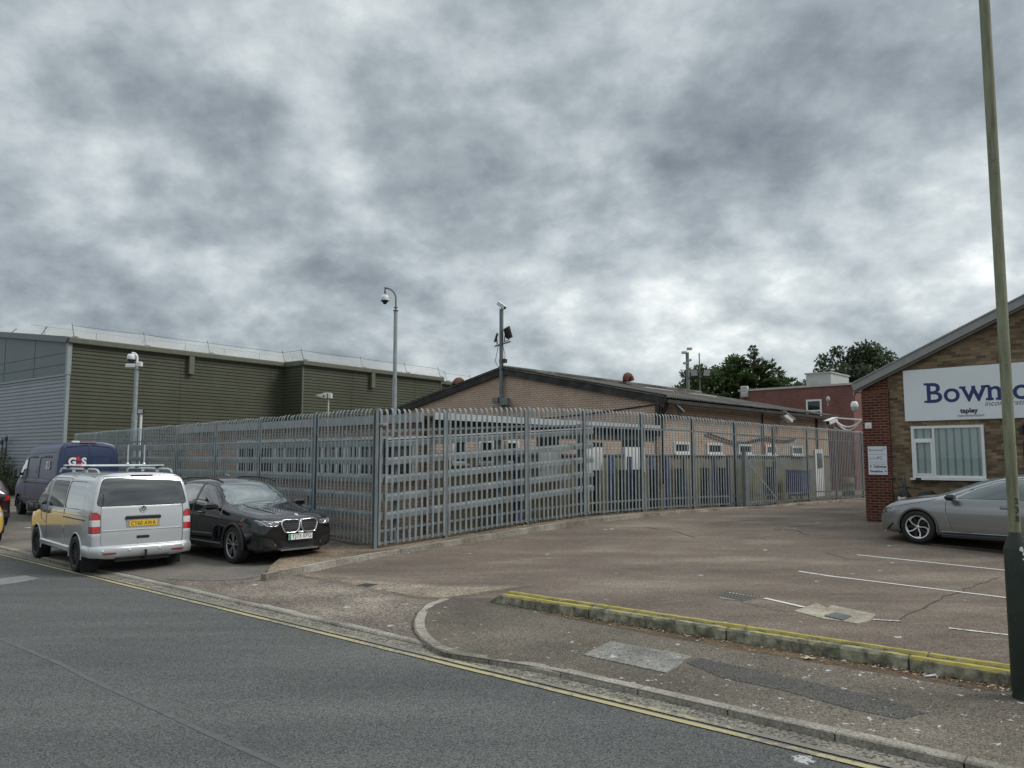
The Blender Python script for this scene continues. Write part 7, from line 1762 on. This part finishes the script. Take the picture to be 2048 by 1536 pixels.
# ---- grey electric crossover at the right --------------------------------------------------------------------
ev = thing('parked_car', 'metallic grey car with bright pinwheel alloys parked nose towards the brick pier', 'car', (10.86, 17.22, -.035), R(132.5))
evS = [cst(-2.36, .72, .60, [(.74, .78), (.70, .92), (.6, .96), (.4, .98), (0, .99)], .36), cst(-2.28, .84, .62, [(.85, .82), (.80, .98), (.66, 1.02), (.46, 1.05), (0, 1.06)], .30), cst(-1.9, .92, .62, [(.92, .84), (.86, 1.04), (.66, 1.20), (.5, 1.27), (0, 1.30)], .22),
    cst(-1.45, .94, .62, [(.935, .83), (.87, 1.03), (.66, 1.41), (.54, 1.505), (0, 1.545)], .18), cst(-.8, .94, .62, [(.93, .82), (.865, 1.01), (.67, 1.48), (.55, 1.585), (0, 1.625)], .17), cst(-.3, .935, .62, [(.925, .81), (.86, 1.005), (.675, 1.45), (.55, 1.55), (0, 1.595)], .17),
    cst(.2, .935, .62, [(.925, .81), (.86, 1.0), (.70, 1.33), (.56, 1.43), (0, 1.475)], .17), cst(.7, .937, .62, [(.925, .81), (.865, 1.005), (.745, 1.165), (.58, 1.245), (0, 1.285)], .17), cst(1.08, .94, .62, [(.93, .84), (.87, 1.01), (.76, 1.06), (.55, 1.09), (0, 1.11)], .17),
    cst(1.5, .945, .62, [(.935, .83), (.87, .98), (.75, 1.03), (.5, 1.06), (0, 1.075)], .18), cst(1.95, .925, .58, [(.90, .76), (.83, .885), (.71, .945), (.46, .975), (0, .985)], .18), cst(2.2, .85, .52, [(.81, .68), (.75, .78), (.65, .825), (.42, .855), (0, .865)], .19), cst(2.34, .70, .47, [(.68, .60), (.63, .68), (.56, .71), (.37, .735), (0, .74)], .2), cst(2.37, .62, .45, [(.61, .56), (.57, .63), (.5, .655), (.34, .675), (0, .68)], .23)]
bm = loft(evS, 2, ((4, .4), (5, .35), (2, .4)))
take(bm, cut(bm, rounded([(-.755, 1.10), (.755, 1.10), (.56, 1.52), (-.56, 1.52)], .08, 3), 'x', lambda f: f.normal.x > .12 and f.calc_center_median().z > 1.0 and f.calc_center_median().x > -.6), 'windscreen', M_CGLASS2, ev, .012, 0, .003)
for s in (1, -1):
    take(bm, cut(bm, rounded([(-.66, 1.035), (.66, 1.025), (.34, 1.21), (-.12, 1.39), (-.66, 1.475)], .04), 'y', SIDE(s, z0=.93)), 'side_window', M_CGLASS2, ev, .014, 0, .003)
    take(bm, cut(bm, rounded([(-1.62, 1.09), (-.74, 1.045), (-.74, 1.475), (-1.45, 1.39)], .04), 'y', SIDE(s, z0=.93)), 'side_window', M_CGLASS, ev, .014, 0, .003)
    hd = take(bm, cut(bm, rounded([(s * .86, .765), (s * .40, .67), (s * .42, .615), (s * .70, .60), (s * .84, .66)], .02, 2), 'x', lambda f: f.normal.x > .05 and f.calc_center_median().x > 1.75), 'headlight', M_CGLASS, ev, .008, 0, .004)
    seam(ev, on_surf(bm, dens([(2.15, .76), (1.7, .86), (1.35, .93), (1.05, 1.01)], 6), 'y', s, .0), .005)
    for x, dp in ((-.33, [(-.70, .30), (.80, .30), (.87, .50), (.86, .75), (.93, 1.0), (.36, 1.25), (-.12, 1.43), (-.70, 1.515)]), (-1.4, [(-.715, .30), (-.98, .34), (-1.45, .98), (-1.66, 1.1), (-1.5, 1.42), (-.715, 1.515)])):
        q = on_surf(bm, [(x, .87)], 'y', s, .004); d_ = take(bm, cut(bm, dp, 'y', SIDE(s, z0=.2)), 'door', [P_GREY, M_SEAM], ev, .008, 0, .006); mb = MB(); mb.box(q[0], (.23, .02, .042), bev=.009); mb.box(q[0] - Vector((0, s * .004, 0)), (.245, .016, .056), bev=.007, mi=1); mb.build('handle', [P_GREY, M_SEAM], d_)
    mb = MB(); mb.box((-.05, s * .925, .215), (2.0, .07, .09), bev=.02); mb.box((-.05, s * .938, .30), (2.0, .02, .02), bev=.006, mi=1); mb.build('side_skirt', [M_TRIM, P_GREY], ev)
    mirror(ev, .70, s * .97, 1.06, M_BLACK, s, (.17, .2, .13), facing=-1)
fs = cut(bm, rounded([(-.55, .40), (.55, .40), (.5, .25), (-.5, .25)], .03, 2), 'x', FRONT); take(bm, fs, 'lower_grille', M_TRIM, ev, .012, -.01, .01)
mb = MB(); mb.bar((2.2, .84, .24), (2.33, .5, .22), .05, .02); mb.bar((2.0, .9, .42), (2.14, .86, .28), .03, .02, up=(0, 1, 0), mi=1); mb.build('bumper_blade', [plain('blade_bright', (.4, .41, .42), .35, .6), M_BLACK], ev)
for x in (-1.45, 1.45): arch(bm, x, .405, .365, .942, ev, (.03, plain('arch_grey', (.085, .087, .09), .45)))
finish(bm, 'body', [P_GREY, M_SEAM], ev)
for x in (-1.45, 1.45):
    for y in (.83, -.83): wheel(ev, x, y, .368, .25, 'pinwheel')
mb = MB(); mb.box((0, 0, .22), (3.9, 1.4, .1)); mb.build('underbody', M_TRIM, ev)

# ---- two cars that only show a corner at the left edge --------------------------------------------------------
def plain_car(name, label, loc, rz, paint_m, lens, wstyle, s=1.0, wagon=False):
    c = thing('parked_car', label, 'car', loc, rz, None, s); S = [list(x) for x in suvS]; bm = loft(S, 2, ((5, .4), (2, .4)))
    take(bm, cut(bm, rounded([(-.775, 1.145), (.775, 1.145), (.57, 1.575), (-.57, 1.575)], .09, 2), 'x', lambda f: f.normal.x > .2 and f.calc_center_median().z > 1.08 and f.calc_center_median().x > 0), 'windscreen', M_CGLASS, c, .012, 0, .003)
    take(bm, cut(bm, rounded([(-.66, 1.15), (.66, 1.15), (.55, 1.42), (-.55, 1.42)], .06, 2), 'x', lambda f: f.normal.x < -.2 and f.calc_center_median().z > 1.08), 'rear_window', M_CGLASS, c, .012, 0, .003)
    for t in (-1, 1):
        take(bm, cut(bm, rounded([(-1.42, 1.14), (.78, 1.10), (.42, 1.36), (.05, 1.52), (-1.30, 1.53)], .05, 2), 'y', SIDE(t, z0=1.0)), 'side_window', M_CGLASS, c, .012, 0, .003)
        take(bm, cut(bm, [(t * .84, .84), (t * .5, .80), (t * .5, .74), (t * .84, .72)], 'x', lambda f: f.normal.x > .1 and f.calc_center_median().x > 1.7), 'headlight', M_WHL, c, .006, 0, .003)
        take(bm, cut(bm, [(t * .92, .98), (t * .5, 1.0), (t * .5, .86), (t * .92, .84)], 'x', lambda f: f.normal.x < -.1 and f.calc_center_median().x < -1.8), 'tail_light', M_REDL, c, .006, 0, .003)
        mirror(c, .68, t * .95, 1.12, M_BLACK, t, (.13, .21, .15), facing=-1)
    for x in (-1.43, 1.43): arch(bm, x, .405, .37, .945, c, (.03, M_TRIM))
    finish(bm, 'body', [paint_m, M_SEAM], c)
    for x in (-1.43, 1.43):
        for y in (.82, -.82): wheel(c, x, y, .372, .245, wstyle)
    mb = MB(); mb.box((2.30, 0, .36), (.2, 1.5, .24), bev=.05); mb.box((-2.27, 0, .42), (.2, 1.6, .26), bev=.05); mb.build('bumper', M_TRIM, c); return c
YC = plain_car('parked_car', 'bright yellow car with a black bumper, cut off by the picture edge', (-14.7, 20.2, -.27), R(134 + 180), P_YEL, None, 'dark', 1.0)
RC = plain_car('parked_car', 'dark red car, a corner of it showing beyond the yellow car', (-17.42, 24.6, -.22), R(134), P_RED, None, 'dark', 1.0)

# ---- black scooter behind the grey car ------------------------------------------------------------------------
scp = atY(1836, 1000, 19.7); zs = HY(scp.x, scp.y)
sc_ = thing('motor_scooter', 'black motor scooter with raised mirror parked under the window behind the grey car', 'scooter', (scp.x, scp.y, zs), R(212))
for x in (-.62, .66):
    mb = MB(); mb.lathe([(.17, -.05), (.25, -.055), (.27, 0), (.25, .055), (.17, .05)], 24, 'y', M=Matrix.Translation((x, 0, .27))); w = mb.build('wheel', M_RUB, sc_); mb = MB(); mb.lathe([(0, -.03), (.17, -.03), (.17, .03), (0, .03)], 16, 'y', M=Matrix.Translation((x, 0, .27))); mb.build('rim', M_DALLOY, w)
mb = MB(); mb.tube([(-.75, 0, .62), (-.45, 0, .66), (-.15, 0, .52), (.12, 0, .34), (.38, 0, .36), (.52, 0, .7), (.55, 0, 1.0)], [.12, .17, .17, .13, .14, .15, .07], 14); mb.build('body', M_BLACK, sc_)
mb = MB(); mb.tube([(-.86, 0, .80), (-.6, 0, .86), (-.25, 0, .84), (-.02, 0, .78)], [.07, .13, .14, .07], 12); mb.build('seat', plain('seat_vinyl', (.02, .021, .022), .35), sc_)
mb = MB(); mb.tube([(.45, 0, .35), (.5, 0, .78), (.62, 0, .95), (.58, 0, 1.08)], [.12, .17, .12, .04], 12); mb.build('front_shield', M_BLACK, sc_); mb = MB(); mb.box((.66, 0, .82), (.1, .2, .14), bev=.04); mb.build('headlight', M_WHL, sc_)
mb = MB(); mb.tube([(.66, 0, .27), (.56, 0, .8), (.50, 0, 1.05)], .03, 8); mb.tube([(.40, .34, 1.06), (.5, .14, 1.09), (.5, -.14, 1.09), (.40, -.34, 1.06)], .016, 8); mb.build('handlebar', M_BLACK, sc_)
for s in (1, -1): mb = MB(); mb.tube([(.46, s * .2, 1.09), (.5, s * .3, 1.25)], .008, 6); mb.box((.5, s * .33, 1.3), (.02, .13, .085), bev=.01); mb.build('mirror', M_BLACK, sc_)
mb = MB(); mb.tube([(.55, 0, 1.05), (.60, 0, 1.25), (.52, 0, 1.42)], [.05, .04, .008], 8); mb.build('screen', plain('smoke_screen', (.04, .045, .05), .1), sc_)
mb = MB(); mb.box((-.92, 0, .74), (.06, .16, .06), bev=.02, mi=0); mb.box((-.97, 0, .55), (.01, .2, .16), mi=1); mb.build('tail_light', [M_REDL, M_PLY], sc_)
